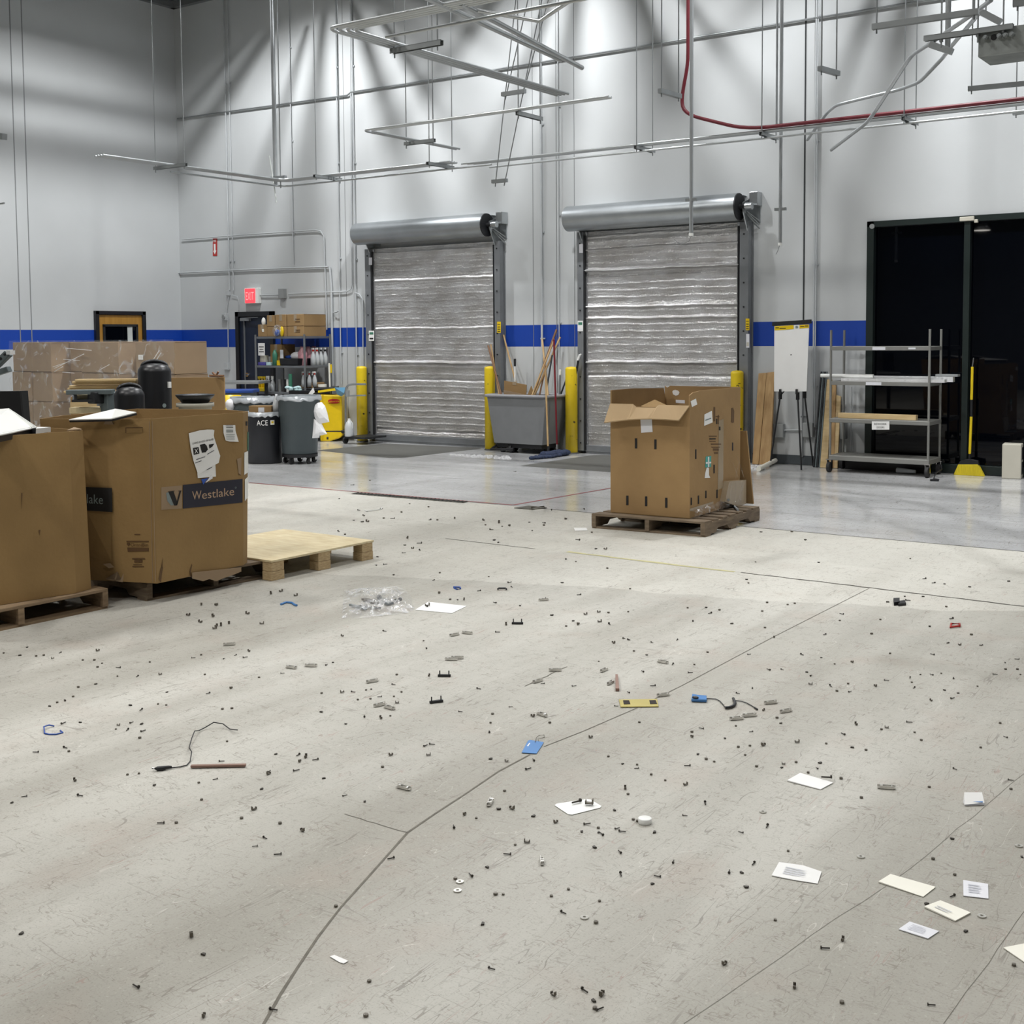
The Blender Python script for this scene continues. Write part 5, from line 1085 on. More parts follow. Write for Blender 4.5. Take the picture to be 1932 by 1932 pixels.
for i in range(9): mbx.sph(p+ax*rnd.uniform(-.1, .1)+[0, 0, rnd.uniform(0, .05)], .04, 8, (1.2, 1, .6))
obj('pale_rag', mbx, 'ltcloth', label='crumpled pale aqua cloth at the left end of the janitor cart', cat='cloth')
obj('cloth_box', MB().prism([JP(545, 737, -.3), JP(585, 738, -.3), JP(585, 743, -.3), JP(545, 743, -.3)], fw*.35), 'black', label='black tray under the pale aqua cloth', cat='tray')
p = JP(548, 722, .1); obj('green_spray_can', MB().cyl((p[0], p[1], zt), (p[0], p[1], zt+.22), .03, n=14), 'greenp', label='dark green can standing left of the red spray bottles', cat='can')
p = JP(608, 731, .15); obj('cream_tub', MB().cyl((p[0], p[1], zt+.01), (p[0], p[1], zt+.05), .07, n=18), 'cream', label='low cream tub at the right end of the janitor cart tray', cat='tub')

# ------------------------------------------------------------ storage shelf in front of the exit door
YSF = 13.86; dS = float((WY(530, 700, YSF)-EYEP)@CF); ax = np.array([1., 0, 0]); fw = np.array([0, 1., 0]); RZ = 0.
def SP(px, py, o=0.): return WY(px, py, YSF+o)
g = thing('wire_shelf', 'grey steel storage shelf loaded with boxes in front of the navy door', 'shelf unit', SP(530, 850)*[1, 1, 0])
x0 = SP(483, 690); L_ = SP(575, 690)[0]-x0[0]; DSH = .58
lv = [SP(530, 637)[2], SP(530, 692)[2], SP(530, 742)[2], .25]
for z in lv: obj('shelf_board', MB().box((x0[0]+L_/2, YSF+DSH/2, z), (L_, DSH, .035)), 'shelfst', g, .004)
for a_, b_ in ((0, 0), (1, 0), (1, 1), (0, 1)): p = np.array([x0[0]+L_*a_, YSF+DSH*b_, 0]); obj('post', MB().cyl(p, p+[0, 0, lv[0]+.05], .018, n=10), 'shelfst', g)
def on(px, z, depth_off=.15): p = SP(px, 690, depth_off); return np.array([min(p[0], x0[0]+L_-.05), p[1], z])
def sw(a, b): return SP(b, 690)[0]-SP(a, 690)[0] if b > a else SP(a, 690)[0]-SP(b, 690)[0]
zt0 = lv[0]+.018; pxh = dS/FPX
def topbox(a_, b_, yt, yb_, z, lab, d=.5):
    xa_, xb_ = SP(a_, 690)[0], SP(b_, 690)[0]; carton(lab, ((xa_+xb_)/2, YSF+.02+d/2, z), (xb_-xa_-.008, d, (yb_-yt)*pxh), 0, 'card3', 'cartons on the shelf top')
for x0_, x1_, yt, lab, d in ((486, 503, 612, 'small speckled carton with a white square label, front left of shelf top', .3), (503, 540, 616, 'lower middle carton on the shelf top, behind the clear bag', .5), (541, 573, 616, 'lower right carton on the shelf top', .5)): topbox(x0_, x1_, yt, 635, zt0, lab, d)
zt1 = zt0+19*pxh
for x0_, x1_, yt, lab in ((503, 518, 595, 'upper left carton with pale flap on the shelf top'), (519, 540, 594, 'upper middle carton on the shelf top'), (541, 573, 594, 'upper right carton on the shelf top')): topbox(x0_, x1_, yt, 616, zt1+.002, lab)
for px, z in ((563, zt1+.07), (563, zt0+.07), (563, zt1+.11), (563, zt0+.1)): p = on(px, z, .017); obj('carton_print', MB().box(p, (.1, .003, .012), rotz(RZ)), 'inkb', label='dark printed stripe on the striped cartons at shelf top', cat='print', group='printed stripes on the striped cartons')
p = on(497.5, zt0+.1, .016); obj('square_label', MB().box(p, (.045, .003, .045), rotz(RZ)), 'cream', label='white square label on the speckled small carton', cat='label')
p = on(499, zt1+.02, .1); obj('paper_plate', MB().sph(p+[0, 0, .06], .07, 12, (.5, .5, 1)), 'white', label='white rounded plate edge left of the upper cartons on the shelf top', cat='plate')
p = on(527, zt0, 0); g = thing('clear_bag', 'clear plastic bag with blue and yellow items on the front of the shelf top', 'plastic bag', p)
obj('bag', MB().sph(p+[0, 0, .09]+ax*-.02, .11, 14, (1, .6, .9)), 'bagc', g); obj('blue_contents', MB().sph(p+[0, 0, .06]-ax*.03, .06, 10, (1, .5, .9)), 'blue', g); obj('yellow_contents', MB().sph(p+[0, 0, .08]+ax*.07, .06, 10, (.7, .4, 1.4)), 'ybag', g)
z2 = lv[1]+.018
g = carton('tall carton with long white label on the middle shelf', on(534, z2, .25), (sw(521, 543), .3, 40*pxh), RZ, 'card', None)
p = on(532, z2+.15, .09); obj('long_label', MB().box(p, (.07, .003, .2), rotz(RZ)), 'paperg', label='long white label on the tall carton of the middle shelf', cat='label')
p = on(494, z2+.26, .0); g = thing('notice_sheet', 'white printed notice sheet clipped at the left end of the shelf', 'notice', on(494, z2+.16, 0))
sh = obj('sheet', MB().box(p, (.15, .002, .2), rotz(RZ)), 'paper', g)
obj('print_lines', MB().box(p-fw*.003+[0, 0, .04], (.11, .001, .012), rotz(RZ)).box(p-fw*.003, (.09, .001, .01), rotz(RZ)).box(p-fw*.003-[0, 0, .04], (.11, .001, .01), rotz(RZ)), 'ink', g)
for px, s, m_, nm, lab in ((499, (.11, .09, .11), 'beigebox', 'small_box', 'cream small box at left of middle shelf'), (499, (.15, .14, .05), 'purple', 'purple_box', 'purple flat box under the cream box on middle shelf'), (511, (.12, .1, .05), 'ltcloth', 'tissue_pack', 'pale green pack beside the purple box'), (513, (.08, .06, .14), 'white', 'white_tub', 'white tub behind the pale green pack'), (527, (.12, .1, .08), 'ybag', 'yellow_pouch', 'yellow green pouch before the tall carton')):
    o = .02 if nm != 'white_tub' else .2; zz = z2+(.051 if nm == 'small_box' else 0); obj(nm, MB().box(on(px, zz+s[2]/2, o+.08), s, rotz(RZ)), m_, bev=.006, label=lab, cat='box' if 'box' in nm else 'pack')
p = on(519, z2, .05); obj('green_bottle', MB().lathe(p, [(0, 0), (.04, 0), (.04, .18), (.015, .25), (0, .25)], 14), 'greenp', label='green bottle left of the tall carton', cat='bottle')
g = thing('black_tub', 'wide black tub holding bags on the middle shelf', 'tub', on(558, z2, .2)); cpt = on(558, z2, .2)
obj('tub_body', MB().box(cpt+[0, 0, .06], (sw(541, 575), .3, .11), rotz(RZ), 1.06, 1.06), 'black', g, .01)
obj('blue_white_bag', MB().sph(cpt+[0, 0, .15]-ax*-.04, .1, 12, (1.3, .9, .7)), 'bag', label='white and blue plastic bag in the black tub', cat='plastic bag')
obj('blue_pouch', MB().sph(cpt+[0, 0, .13]-ax*.12, .07, 12, (1.5, .9, .5)), 'blue', label='blue pouch in the black tub', cat='pouch')
for i, (px, tr) in enumerate(((591, 'red'), (598.5, 'red'), (606, 'dark'), (614, 'dark'))): jbottle('spray bottle number %s from the left with %s collar on the middle shelf' % (['one', 'two', 'three', 'four'][i], ['a red', 'a red', 'a black', 'a black'][i]), on(px, z2, .05+.58*(px-575)/49), 'clearp', tr, .27, 'spray bottles on the middle shelf', .042)
for i, px in enumerate((583, 594, 605)): obj('pink_jug', MB().lathe(on(px, z2, .2+.16*i)-[.14, 0, 0], [(0, 0), (.075, 0), (.075, .2), (.03, .27), (.03, .3), (0, .3)], 16), 'pinkb', label=['left', 'middle', 'right'][i]+' jug of pink liquid behind the spray bottles on the shelf', cat='jug', group='pink jugs on the shelf')
z3 = lv[2]+.018
g = thing('yellow_tray', 'yellow tray of cleaning bottles on the low left of the shelf', 'tray', on(494, z3, .1)); obj('tray', MB().box(on(494, z3+.03, .1), (.2, .15, .06), rotz(RZ)), 'yellow', g, .006)
for i, px in enumerate((489, 494, 499)): jbottle(['left', 'middle', 'right'][i]+' yellow trigger spray bottle in the yellow tray', on(px, z3+.061, .12), 'yellow', 'yellow', .17, 'yellow spray bottles', .024)
for i, px in enumerate((506, 514)): jbottle(['left', 'right'][i]+' milky bottle beside the yellow tray', on(px, z3, .12), 'clearp', 'white', .24, 'milky bottles', .04)
for i, (px, m_, lab) in enumerate(((528, 'galv', 'grey metal canister behind the cart on low shelf'), (538, 'dark', 'dark slim bottle on low shelf'), (543, 'white', 'white slim bottle on low shelf'))): obj('canister', MB().cyl(on(px, z3, .1), on(px, z3+.2, .1), .03, n=14), m_, label=lab, cat='canister')
obj('upright_panel', MB().box(on(528, (z3+lv[1])/2-.02, .45), (.18, .02, lv[1]-z3-.03), rotz(RZ)), 'guide', label='grey upright panel between the lower shelves', cat='panel')
obj('folded_mats', MB().box(on(606, z3+.06, .35)-[.12, 0, 0], (.3, .3, .1), rotz(RZ)).box(on(606, z3+.13, .35)-[.12, 0, 0], (.27, .28, .04), rotz(RZ)), 'card3', bev=.02, label='folded brown mats on the low right shelf', cat='mat')
p0, p1 = SP(621, 690, .5)*[1, 1, 0]+[0, 0, lv[1]+.05], SP(622, 690, .5)*[1, 1, 0]+[0, 0, z3-.05]; obj('white_tube', MB().cyl(p1, p0, .014, n=10), 'cream', label='pale tube hanging at the right post of the shelf', cat='tube')
obj('yellow_glove', MB().box(SP(624, 690, .52)*[1, 1, 0]+[0, 0, lv[1]-.04], (.05, .02, .14), rotz(RZ)), 'ybag', bev=.01, label='yellow glove hanging at the right post of the shelf', cat='glove')
# ------------------------------------------------------------ bollards
def bollard(px0, px1, ytop, ybot, label, marks=()):
    f = FL((px0+px1)/2, ybot); r = (px1-px0)/2/FPX*(f-EYEP)@CF; d = nrm([f[0], f[1], 0]); c = f+d*r; zt = WY((px0+px1)/2, ytop, c[1])[2]
    if c[1] > YW-.2: c[1] = YW-.2
    g = thing('bollard', label, 'bollard', (c[0], c[1], 0), 0, 'yellow bollards')
    b = obj('post', MB().lathe((0, 0, 0), [(0, 0), (r, 0), (r, zt-.03), (r*.97, zt-.012), (r*.7, zt+.004), (0, zt+.01)], 32), 'bollard', g, w=False)
    obj('base_collar', MB().cyl((0, 0, 0), (0, 0, .02), r*1.12, n=24), 'mat', g, w=False)
    return g, r, zt, c
bollard(674, 694, 692, 834, 'yellow bollard left of the left roller door')
bollard(915, 935, 692, 850, 'yellow bollard mostly hidden behind the grey tilt cart')
bollard(1067, 1090, 693, 857, 'yellow bollard between the tilt cart and the right roller door')
g, r, zt, c = bollard(1382, 1406, 700, 874, 'yellow bollard with black scrawl behind the torn cardboard box')
mb = MB(); rs = random.Random(5)
for i, z in enumerate((.98, .96, .93, .9, .88, .72, .69, .66, .62)):
    t0 = math.atan2(-c[1], -c[0])+rs.uniform(-.1, .3); pts = [(math.cos(t0+k*.09)*(r+.002), math.sin(t0+k*.09)*(r+.002), z*zt/1.14+rs.uniform(-.015, .015)) for k in range(5)]
    mb.tube(pts, .004 if i < 5 else .0025, 5)
obj('scrawl', mb, 'ink', g, w=False)

# ------------------------------------------------------------ torn box on pallet
zb = .127
P1, P2, P3 = FL(1152, 967, zb), FL(1301, 979, zb), FL(1396, 951, zb); P4 = P1+(P3-P2)
zt = WY(1296, 739, P2[1])[2]; zf = WY(1225, 768, P1[1])[2]
tops = [np.array([p[0], p[1], zt]) for p in (P1, P2, P3, P4)]
g = thing('cardboard_box', 'large torn brown cardboard box with its front flap folded out, on the middle pallet', 'cardboard box', (P1+P3)/2)
t = .01
def wallp(a, b, poly, m='card3', name='side_wall', nvec=None):
    """wall panel between floor points a,b; poly of (u, z)"""
    a = np.array(a); b = np.array(b); d = b-a; n = nrm([d[1], -d[0], 0]); P_ = [np.array([a[0]+d[0]*u, a[1]+d[1]*u, z]) for u, z in poly]; return obj(name, MB().prism(P_, -n*t), m, g)
wallp(P1, P2, [(0, zb), (1, zb), (1, zf+.02), (.86, zf+.01), (.6, zf-.0), (.33, zf-.0), (.28, zf+.02), (0, zf+.02)], name='front_wall')
wallp(P2, P3, [(0, zb), (1, zb), (1, zt), (.2, zt-.0), (.06, zt-.01), (0, zt-.03)], name='right_wall')
wallp(P3, P4, [(0, zb), (1, zb), (1, zt-.0), (.97, zt-.02), (.93, zt), (0, zt)], name='back_wall')
wallp(P4, P1, [(0, zb), (1, zb), (1, zt+.0), (.6, zt+.0), (.05, zt-.02), (0, zt-.16)], name='left_wall')
obj('box_floor', MB().prism([P1, P2, P3, P4], (0, 0, .006)), 'card', g)
fF = (P1+0, nrm([P2[1]-P1[1], -(P2[0]-P1[0]), 0])); fR = (P2+0, nrm([P3[1]-P2[1], -(P3[0]-P2[0]), 0]))
if fF[1]@(EYEP-P1) < 0: fF = (fF[0], -fF[1])
if fR[1]@(EYEP-P2) < 0: fR = (fR[0], -fR[1])
# folded-out flap
u = lambda k: P1+(P2-P1)*k
A_ = []; B_ = []; ks = [0, .12, .3, .34, .45, .58, .62, .8, 1.0]
for k in ks:
    dz = -.025 if .3 < k < .6 else 0
    A_.append(np.array([*u(k)[:2], zf+.02+dz])+fF[1]*.005); B_.append(PL(1146+(1287-1146)*k, 796-5*math.sin(k*3.1)-4*k, *fF, 0)+fF[1]*(.06+.01*rnd.random()))
mb = MB(); n = len(ks)
mb.add(A_+B_, [(i, i+1, n+i+1, n+i) for i in range(n-1)]); mb.add([p-fF[1]*.006-[0, 0, .008] for p in A_]+[p-fF[1]*.006-[0, 0, .008] for p in B_], [(n+i, n+i+1, i+1, i) for i in range(n-1)])
mb.add(B_+[p-fF[1]*.006-[0, 0, .008] for p in B_], [(i, i+1, n+i+1, n+i) for i in range(n-1)])
obj('folded_flap', mb, 'cardin', g)
def hole(name, px, fc, m='ink', off=.0015, t_=.0008, par=None): pts = [PL(x, y, *fc, off) for x, y in px]; return obj(name, MB().prism(pts, fc[1]*t_), m, par or g)
for x, y0, y1 in ((1200, 827, 846), (1236.5, 829, 847.5), (1183.5, 935, 953), (1219, 936.5, 955), (1257, 939, 958)): hole('hand_slot', [(x-2, y1), (x+2.4, y1), (x+2.4, y0), (x-2, y0)], fF)
for x, y0, y1 in ((1312.5, 848, 866), (1347, 877, 893), (1304, 939, 953), (1317.5, 935, 951), (1331.5, 926, 940), (1352.5, 924, 940)): hole('hand_slot', [(x-1.2, y1), (x+1.2, y1-.3), (x+1.2, y0-.3), (x-1.2, y0)], fR)
hole('long_slot', [(1379, 796), (1381.5, 798), (1384.5, 797), (1385, 775), (1382.5, 769), (1379.5, 770)], fR, 'cardink')
hole('taped_sheet', [(1210, 816.5), (1231.5, 815), (1230, 790), (1208.5, 790)], fF, 'paperg', .002)
hole('small_label', [(1305, 768), (1315, 763), (1312.5, 752), (1302.5, 757)], fR, 'paper', .002); hole('square_label', [(1328, 803.5), (1344, 797), (1342.5, 775), (1328.5, 782)], fR, 'paper', .002)
hole('label_print', [(1330, 794), (1341, 790), (1341, 788), (1330, 792)], fR, 'inkg', .004)
for (x0, y0, x1, y1, m_) in ((1346, 768, 1349, 795, 'inkb'), (1350, 785, 1357, 787, 'inkb'), (1351, 790, 1353, 800, 'ink'), (1354, 783, 1356, 800, 'inkb'), (1337, 822, 1352, 824, 'inkb'), (1338, 827, 1350, 829, 'ink'), (1338, 832, 1350, 833.5, 'inkb'), (1341, 837, 1360, 839, 'inkb'), (1342, 843, 1358, 844.5, 'inkb'), (1356, 805, 1359, 812, 'ink'), (1345, 846, 1356, 850, 'inkb'), (1347, 853, 1354, 856, 'inkb'), (1381, 835, 1383, 850, 'inkn')): hole('print', [(x0, y1), (x1, y1), (x1, y0), (x0, y0)], fR, m_, .0015)
hole('teal_sticker', [(1330, 882), (1341, 881), (1341.5, 860), (1331, 861.5)], fR, 'teal', .002)
for px in ([(1335, 881), (1337.3, 881), (1337.3, 862), (1335, 862)], [(1331, 875), (1341, 874), (1341, 871), (1331, 872)]): hole('sticker_cross', px, fR, 'paper', .0035)
hole('white_tag', [(1329, 902), (1339.5, 901.5), (1337, 896), (1337, 882), (1333, 882), (1330, 893)], fR, 'paper', .002)
hole('packing_tape', [(1354, 925), (1364, 920), (1365, 790), (1356, 794)], fR, 'tape', .0012, .0006); hole('packing_tape', [(1301, 965), (1345, 950), (1345, 946), (1301, 960)], fR, 'tape', .002, .0006)
bw_ = (P4+0, nrm([P4[1]-P3[1], -(P4[0]-P3[0]), 0])); 
if bw_[1]@(EYEP-P4) < 0: bw_ = (P4+0, -bw_[1])
ct = PL(1276, 741, *bw_, .012); rx = nrm(P3-P4)
hole('round_label', [(1269.5, 739), (1271, 744), (1276, 746.5), (1281, 745), (1283, 740.5), (1280.5, 737), (1275, 735.5), (1271, 736.5)], bw_, 'paper', .011); hole('inner_label', [(1276, 760), (1293, 761), (1293, 755), (1276, 754)], bw_, 'paperg', .011)
0 and obj('inner_flap', MB().prism([tops[3]*.35+tops[0]*.65-[0, 0, .17], tops[3]*.9+tops[0]*.1+[0, 0, -.05], tops[3]+rx*.1-[0, 0, .02], (tops[0]+tops[2])/2-[0, 0, .2]], (0, 0, .008)), 'card', g)
obj('torn_filler', MB().prism([np.array([*u(.32)[:2], zf+.0])+[0, .1, 0], np.array([*u(.42)[:2], zf+.05])+[0, .2, 0], np.array([*u(.6)[:2], zf+.01])+[0, .15, 0], np.array([*u(.5)[:2], zf-.05])+[0, .05, 0]], (0, .01, 0)), 'card', g)
# leaning board behind, film bundle
yb_ = P3[1]+.06
q = [WY(1330, 960, yb_), WY(1421, 960, yb_), WY(1408, 813, yb_), WY(1330, 813, yb_)]
q[0][2] = q[1][2] = .128; 
obj('leaning_cardboard', MB().prism(q, (0, .02, 0)), 'card3', label='upright brown cardboard panel behind the torn box at the right of the pallet', cat='cardboard panel')
# crumpled film along the right foot of the box
mb = MB(); rs = random.Random(11); n = 36; A_ = []
for i in range(n+1):
    k = i/n; c = P2+(P3-P2)*(.02+.95*k); ring = []
    for j in range(7): a = j/6*math.pi; ring.append(c+fR[1]*(.005+.055*math.sin(a)*rs.uniform(.4, 1.1))+[0, 0, .006+.075*(1-math.cos(a))/2*rs.uniform(.6, 1.15)])
    A_ += ring
mb.add(A_, [(i*7+j, i*7+j+1, (i+1)*7+j+1, (i+1)*7+j) for i in range(n) for j in range(6)], False)
obj('film_skirt', mb, 'film', label='crumpled clear film gathered along the right foot of the torn box', cat='stretch film')
pts = [PL(x, y, *fR, .05) for x, y in ((1366, 908), (1398, 905), (1398, 950), (1382, 955), (1358, 946), (1362, 925))]
mb = MB().prism(pts, -fR[1]*.05); obj('film_bundle', mb, 'tape', label='folded film-wrapped bundle at the right foot of the torn box', cat='bundle')
mb = MB()
for a_, b_ in (((1370, 912), (1366, 944)), ((1378, 908), (1376, 948)), ((1388, 906), (1390, 940)), ((1394, 908), (1380, 950)), ((1372, 872), (1384, 905)), ((1384, 870), (1376, 906)), ((1380, 858), (1393, 900))): mb.bar(PL(*a_, *fR, .053), PL(*b_, *fR, .053), .004, .002)
obj('film_strand', mb, 'film', label='creased white strands of film over the folded bundle', cat='stretch film')
obj('film_tail', MB().tube([PL(1362, 942, *fR, .06), FL(1378, 948, .14), FL(1392, 962, .135)], .012, 5), 'liner', label='loose film tail lying on the pallet deck right of the torn box', cat='stretch film')

# ------------------------------------------------------------ tilt cart with brooms
c0 = FL(924, 858); Lc, Rc = FL(935, 850, .0), FL(1026, 862, 0.)
zc0 = .2; B1 = FL(931, 835, zc0); B2 = FL(1024, 839, zc0); 
dirx = nrm([B2[0]-B1[0], B2[1]-B1[1], 0]); diry = np.array([-dirx[1], dirx[0], 0]); 
# keep the cart square to the wall and clear of it
B2 = FL(1023, 839, .19); wy = YW-.16-B2[1]; Wc = .46
yfront = 13.96; B2 = FL(1023, 839, .19)
sc_ = yfront/B2[1]; 
def atY(px, py): return WY(px, py, yfront)
b1, b2 = atY(932, 834), atY(1023, 840); t1, t2 = WY(918, 745, yfront-.06), WY(1029, 750, yfront-.06)
zb_ = b2[2]; b1[2] = zb_; zt_ = (t1[2]+t2[2])/2
g = thing('tilt_cart', 'grey plastic tilt cart full of broom handles between the roller doors', 'cart', ((b1[0]+b2[0])/2, yfront+Wc/2, 0))
bot = [b1, b2, np.array([b2[0], yfront+Wc, zb_]), np.array([b1[0], yfront+Wc, zb_])]
top = [np.array([t1[0], yfront-.06, zt_]), np.array([t2[0], yfront-.06, zt_]), np.array([t2[0]+.03, yfront+Wc+.06, zt_+.0]), np.array([t1[0]-.02, yfront+Wc+.06, zt_])]
obj('cart_body', MB().shell(bot, top, .02), 'cart', g, .01)
rim = [top[0]+[-.01, -.01, 0], top[1]+[.01, -.01, 0], top[2]+[.01, .01, 0], top[3]+[-.01, .01, 0], top[0]+[-.01, -.01, 0], top[1]+[.01, -.01, 0]]
obj('rim', MB().tube(rounded(rim, .06, 3)[:-1], .022, 8), 'cartr', g)
ch = MB().box(((b1[0]+b2[0])/2, yfront+Wc/2, zb_-.03), (b2[0]-b1[0]-.05, Wc-.05, .06)); obj('chassis', ch, 'dark', g)
for x, y, rr in ((b1[0]+.1, yfront+.08, .05), (b2[0]-.55, yfront+.05, .055), (b2[0]-.1, yfront+.3, .09), (b2[0]-.1, yfront+Wc-.1, .09), (b1[0]+.12, yfront+Wc-.1, .05)):
    obj('wheel', MB().cyl((x-.02, y, rr), (x+.02, y, rr), rr, n=20), 'rubber', g); obj('wheel_fork', MB().box((x+.026, y, (rr+zb_)/2), (.006, .05, zb_-rr)).box((x-.026, y, (rr+zb_)/2), (.006, .05, zb_-rr)), 'galv', g)
obj('foot_bar', MB().tube([(b1[0]-.0, yfront+.1, zb_-.03), (b1[0]+.02, yfront-.1, .05), (b1[0]+.4, yfront-.1, .07)], .018, 8), 'dark', g)
YIN = yfront+Wc/2
def stick(p0, p1, y0, y1, r, m, label, name='broom_handle', down=.35, group='handles standing in the tilt cart'):
    a, b = WY(p0[0], p0[1], y0), WY(p1[0], p1[1], y1); d = nrm(a-b); e = a+d*down
    # keep inside the cart
    return obj(name, MB().tube([e, b], r, 8), m, label=label, cat='handle', group=group)
stick((945, 742), (921, 652), YIN-.1, YIN+.1, .014, 'stickd', 'brown handle leaning left out of the cart, in front of the left door')
stick((941, 742), (926, 650), YIN, YIN+.15, .012, 'stickw', 'pale handle right beside the leftmost brown handle')
stick((974, 725), (950, 632), YIN+.2, YW-.06, .013, 'stickw', 'pale wooden handle leaning on the wall above the cart cardboard', down=.25)
stick((1006, 745), (1050, 622), YIN, YW-.08, .016, 'stickd', 'thick brown handle leaning right, highest of the crossing sticks')
stick((1004, 746), (1046, 640), YIN-.1, YIN+.15, .013, 'stickw', 'pale handle just left of the thick brown one')
stick((1009, 744), (1057, 636), YIN-.05, YW-.1, .014, 'stickw', 'pale handle leaning furthest right of the crossing sticks')
stick((1029, 700), (1023, 640), YIN+.1, YW-.08, .014, 'stickw', 'nearly upright pale stick behind the crossing handles', down=.5)
stick((1018, 745), (1030, 690), YIN, YIN+.1, .012, 'stickd', 'short dark brown stick below the crossing', down=.3)
stick((1030, 742), (1042, 670), YIN+.05, YIN+.15, .012, 'stickk', 'dark green grey handle behind the crossing sticks', down=.3)
stick((1059, 741), (1073, 704), YIN+.15, YIN+.2, .012, 'stickk', 'dark handle leaning right toward the bollard', down=.2)
stick((1056, 742), (1057, 708), YIN+.1, YIN+.1, .013, 'guide', 'upright grey handle with white tip right of the red one', down=.2)
obj('white_tip', MB().tube([WY(1056.5, 707, YIN+.1), WY(1057, 697, YIN+.1)], .014, 8), 'white', label='white tip on the upright grey handle', cat='handle tip')
g2 = thing('squeegee_handle', 'black and white handle standing behind the cardboard in the cart', 'handle', WY(971, 740, YIN+.1))
obj('white_grip', MB().tube([WY(971.5, 730, YIN+.1)-[0, 0, .3], WY(971.5, 691, YIN+.1)], .012, 8), 'white', g2); obj('black_end', MB().tube([WY(971.5, 691, YIN+.1), WY(971.5, 677, YIN+.1)], .016, 8), 'dark', g2)
g2 = thing('scraper', 'dark handle with white fork tip leaning behind the right bollard of the cart', 'handle', WY(1086, 700, YW-.2))
obj('black_grip', MB().tube([WY(1076, 715, YW-.2)-[0, 0, .4], WY(1091, 680, YW-.2)], .016, 8), 'dark', g2); obj('white_fork', MB().tube([WY(1090, 680, YW-.2), WY(1094, 669, YW-.2)], .016, 8).tube([WY(1091, 677, YW-.2), WY(1096, 668, YW-.2)], .01, 8), 'white', g2)
g2 = thing('cardboard_piece', 'brown cardboard sheet with taped corner sticking up inside the tilt cart', 'cardboard', WY(973, 740, YIN))
q = [WY(951, 737, YIN), WY(992, 746, YIN), WY(993.5, 726, YIN), WY(951, 718, YIN)]; q[0] = q[0]-[0, 0, .1]; q[1] = q[1]-[0, 0, .1]
obj('sheet', MB().prism(q, (0, .008, 0)), 'card3', g2); q = [WY(967, 726, YIN-.003), WY(974, 727, YIN-.003), WY(974, 720.5, YIN-.003), WY(967, 720, YIN-.003)]; obj('tape_corner', MB().prism(q, (0, -.001, 0)), 'tape', g2)
obj('cardboard_piece', MB().prism([WY(950, 742, YIN-.1), WY(990, 748, YIN-.1), WY(988, 744, YIN-.1), WY(950, 736, YIN-.1)], (0, .008, 0)), 'card2', label='pale cardboard strip at the rim of the tilt cart', cat='cardboard')
obj('cardboard_piece', MB().prism([WY(995, 745, YIN), WY(1007, 748, YIN), WY(1006, 738, YIN), WY(1002, 728, YIN)], (0, .008, 0)), 'card3', label='small pointed cardboard piece between sheet and sticks in the tilt cart', cat='cardboard')
# mops in front
ym = yfront-.28
g2 = thing('dust_mop', 'dust mop with pale wooden handle and dark blue head in front of the tilt cart', 'mop', FL(1030, 862))
hd = FL(1034, 861); d_ = nrm(FL(1062, 857)-FL(1003, 864)) 
obj('handle', MB().tube([hd+[0, 0, .14], WY(1029, 699, yfront-.08)], .013, 8), 'stickw', g2); obj('swivel', MB().tube([hd+[0, 0, .03], hd+[.0, .02, .16]], .02, 8), 'dark', g2)
def mophead(c, d, L, w, n, h=.05):
    mb = MB(); rs = random.Random(n); s = np.array([-d[1], d[0], 0])
    for i in range(n): k = rs.uniform(-1, 1); q = c+d*L/2*k+s*w/2*rs.uniform(-1, 1)*(1-.5*abs(k)); mb.sph(q+[0, 0, h*.45], h*.5, 8, (1.3, 1.3, rs.uniform(.6, 1)))
    return mb.box(c+[0, 0, h*.4], (L*.8, w*.5, h*.6), np.array([d, s, [0, 0, 1]]).T)
obj('mop_head', mophead(FL(1028, 864), d_, .6, .18, 90), 'mop', g2)
g2 = thing('dust_mop', 'dust mop with dark red handle and navy head beside the right bollard', 'mop', FL(1050, 856))
hd = FL(1051, 859); obj('handle', MB().tube([hd+[0, 0, .14], WY(1045, 640, yfront-.06)], .013, 8), 'stickr', g2); obj('swivel', MB().tube([hd+[0, 0, .03], hd+[0, 0, .15]], .016, 8), 'chrome', g2)
obj('mop_head', mophead(FL(1051, 860.5), d_, .5, .14, 60, .09), 'mop', g2)

# ------------------------------------------------------------ right wall side: planks, easel, shelf cart, broom, speaker box
def leanp(label, q, th, m, name='plank', grp=None, y_top=None):
    """board leaning on the wall: q = bottom-left, bottom-right px on floor; top-left, top-right px at the wall"""
    (a, b, c, d) = q; A, B = FL(*a), FL(*b); Yt = YW-.04 if y_top is None else y_top; ym_ = min((A[1]+B[1])/2, YW-.2); A = WY(a[0], a[1], ym_); B = WY(b[0], b[1], ym_); A[2] = B[2] = 0.002
    Cc, D = WY(*c, Yt), WY(*d, Yt); n = nrm(np.cross(B-A, D-A)); n = n if n[1] > 0 else -n; L_ = MB().prism([A, B, Cc, D], n*th); mn = min(v[2] for v in L_.v); L_.v = [v-[0, 0, min(0, mn)] for v in L_.v]
    return obj(name, L_, m, bev=.003, label=label, cat='lumber', group=grp)
leanp('left of two wide orange planks leaning on the wall beside the easel', ((1419, 876), (1431, 877.5), (1446, 704), (1431, 705)), .035, 'woodo', grp='orange planks leaning by the easel')
leanp('right of two wide orange planks leaning on the wall beside the easel', ((1432, 877.5), (1453, 878.5), (1461, 702), (1446.5, 704)), .035, 'woodo', grp='orange planks leaning by the easel')
rs = random.Random(2)
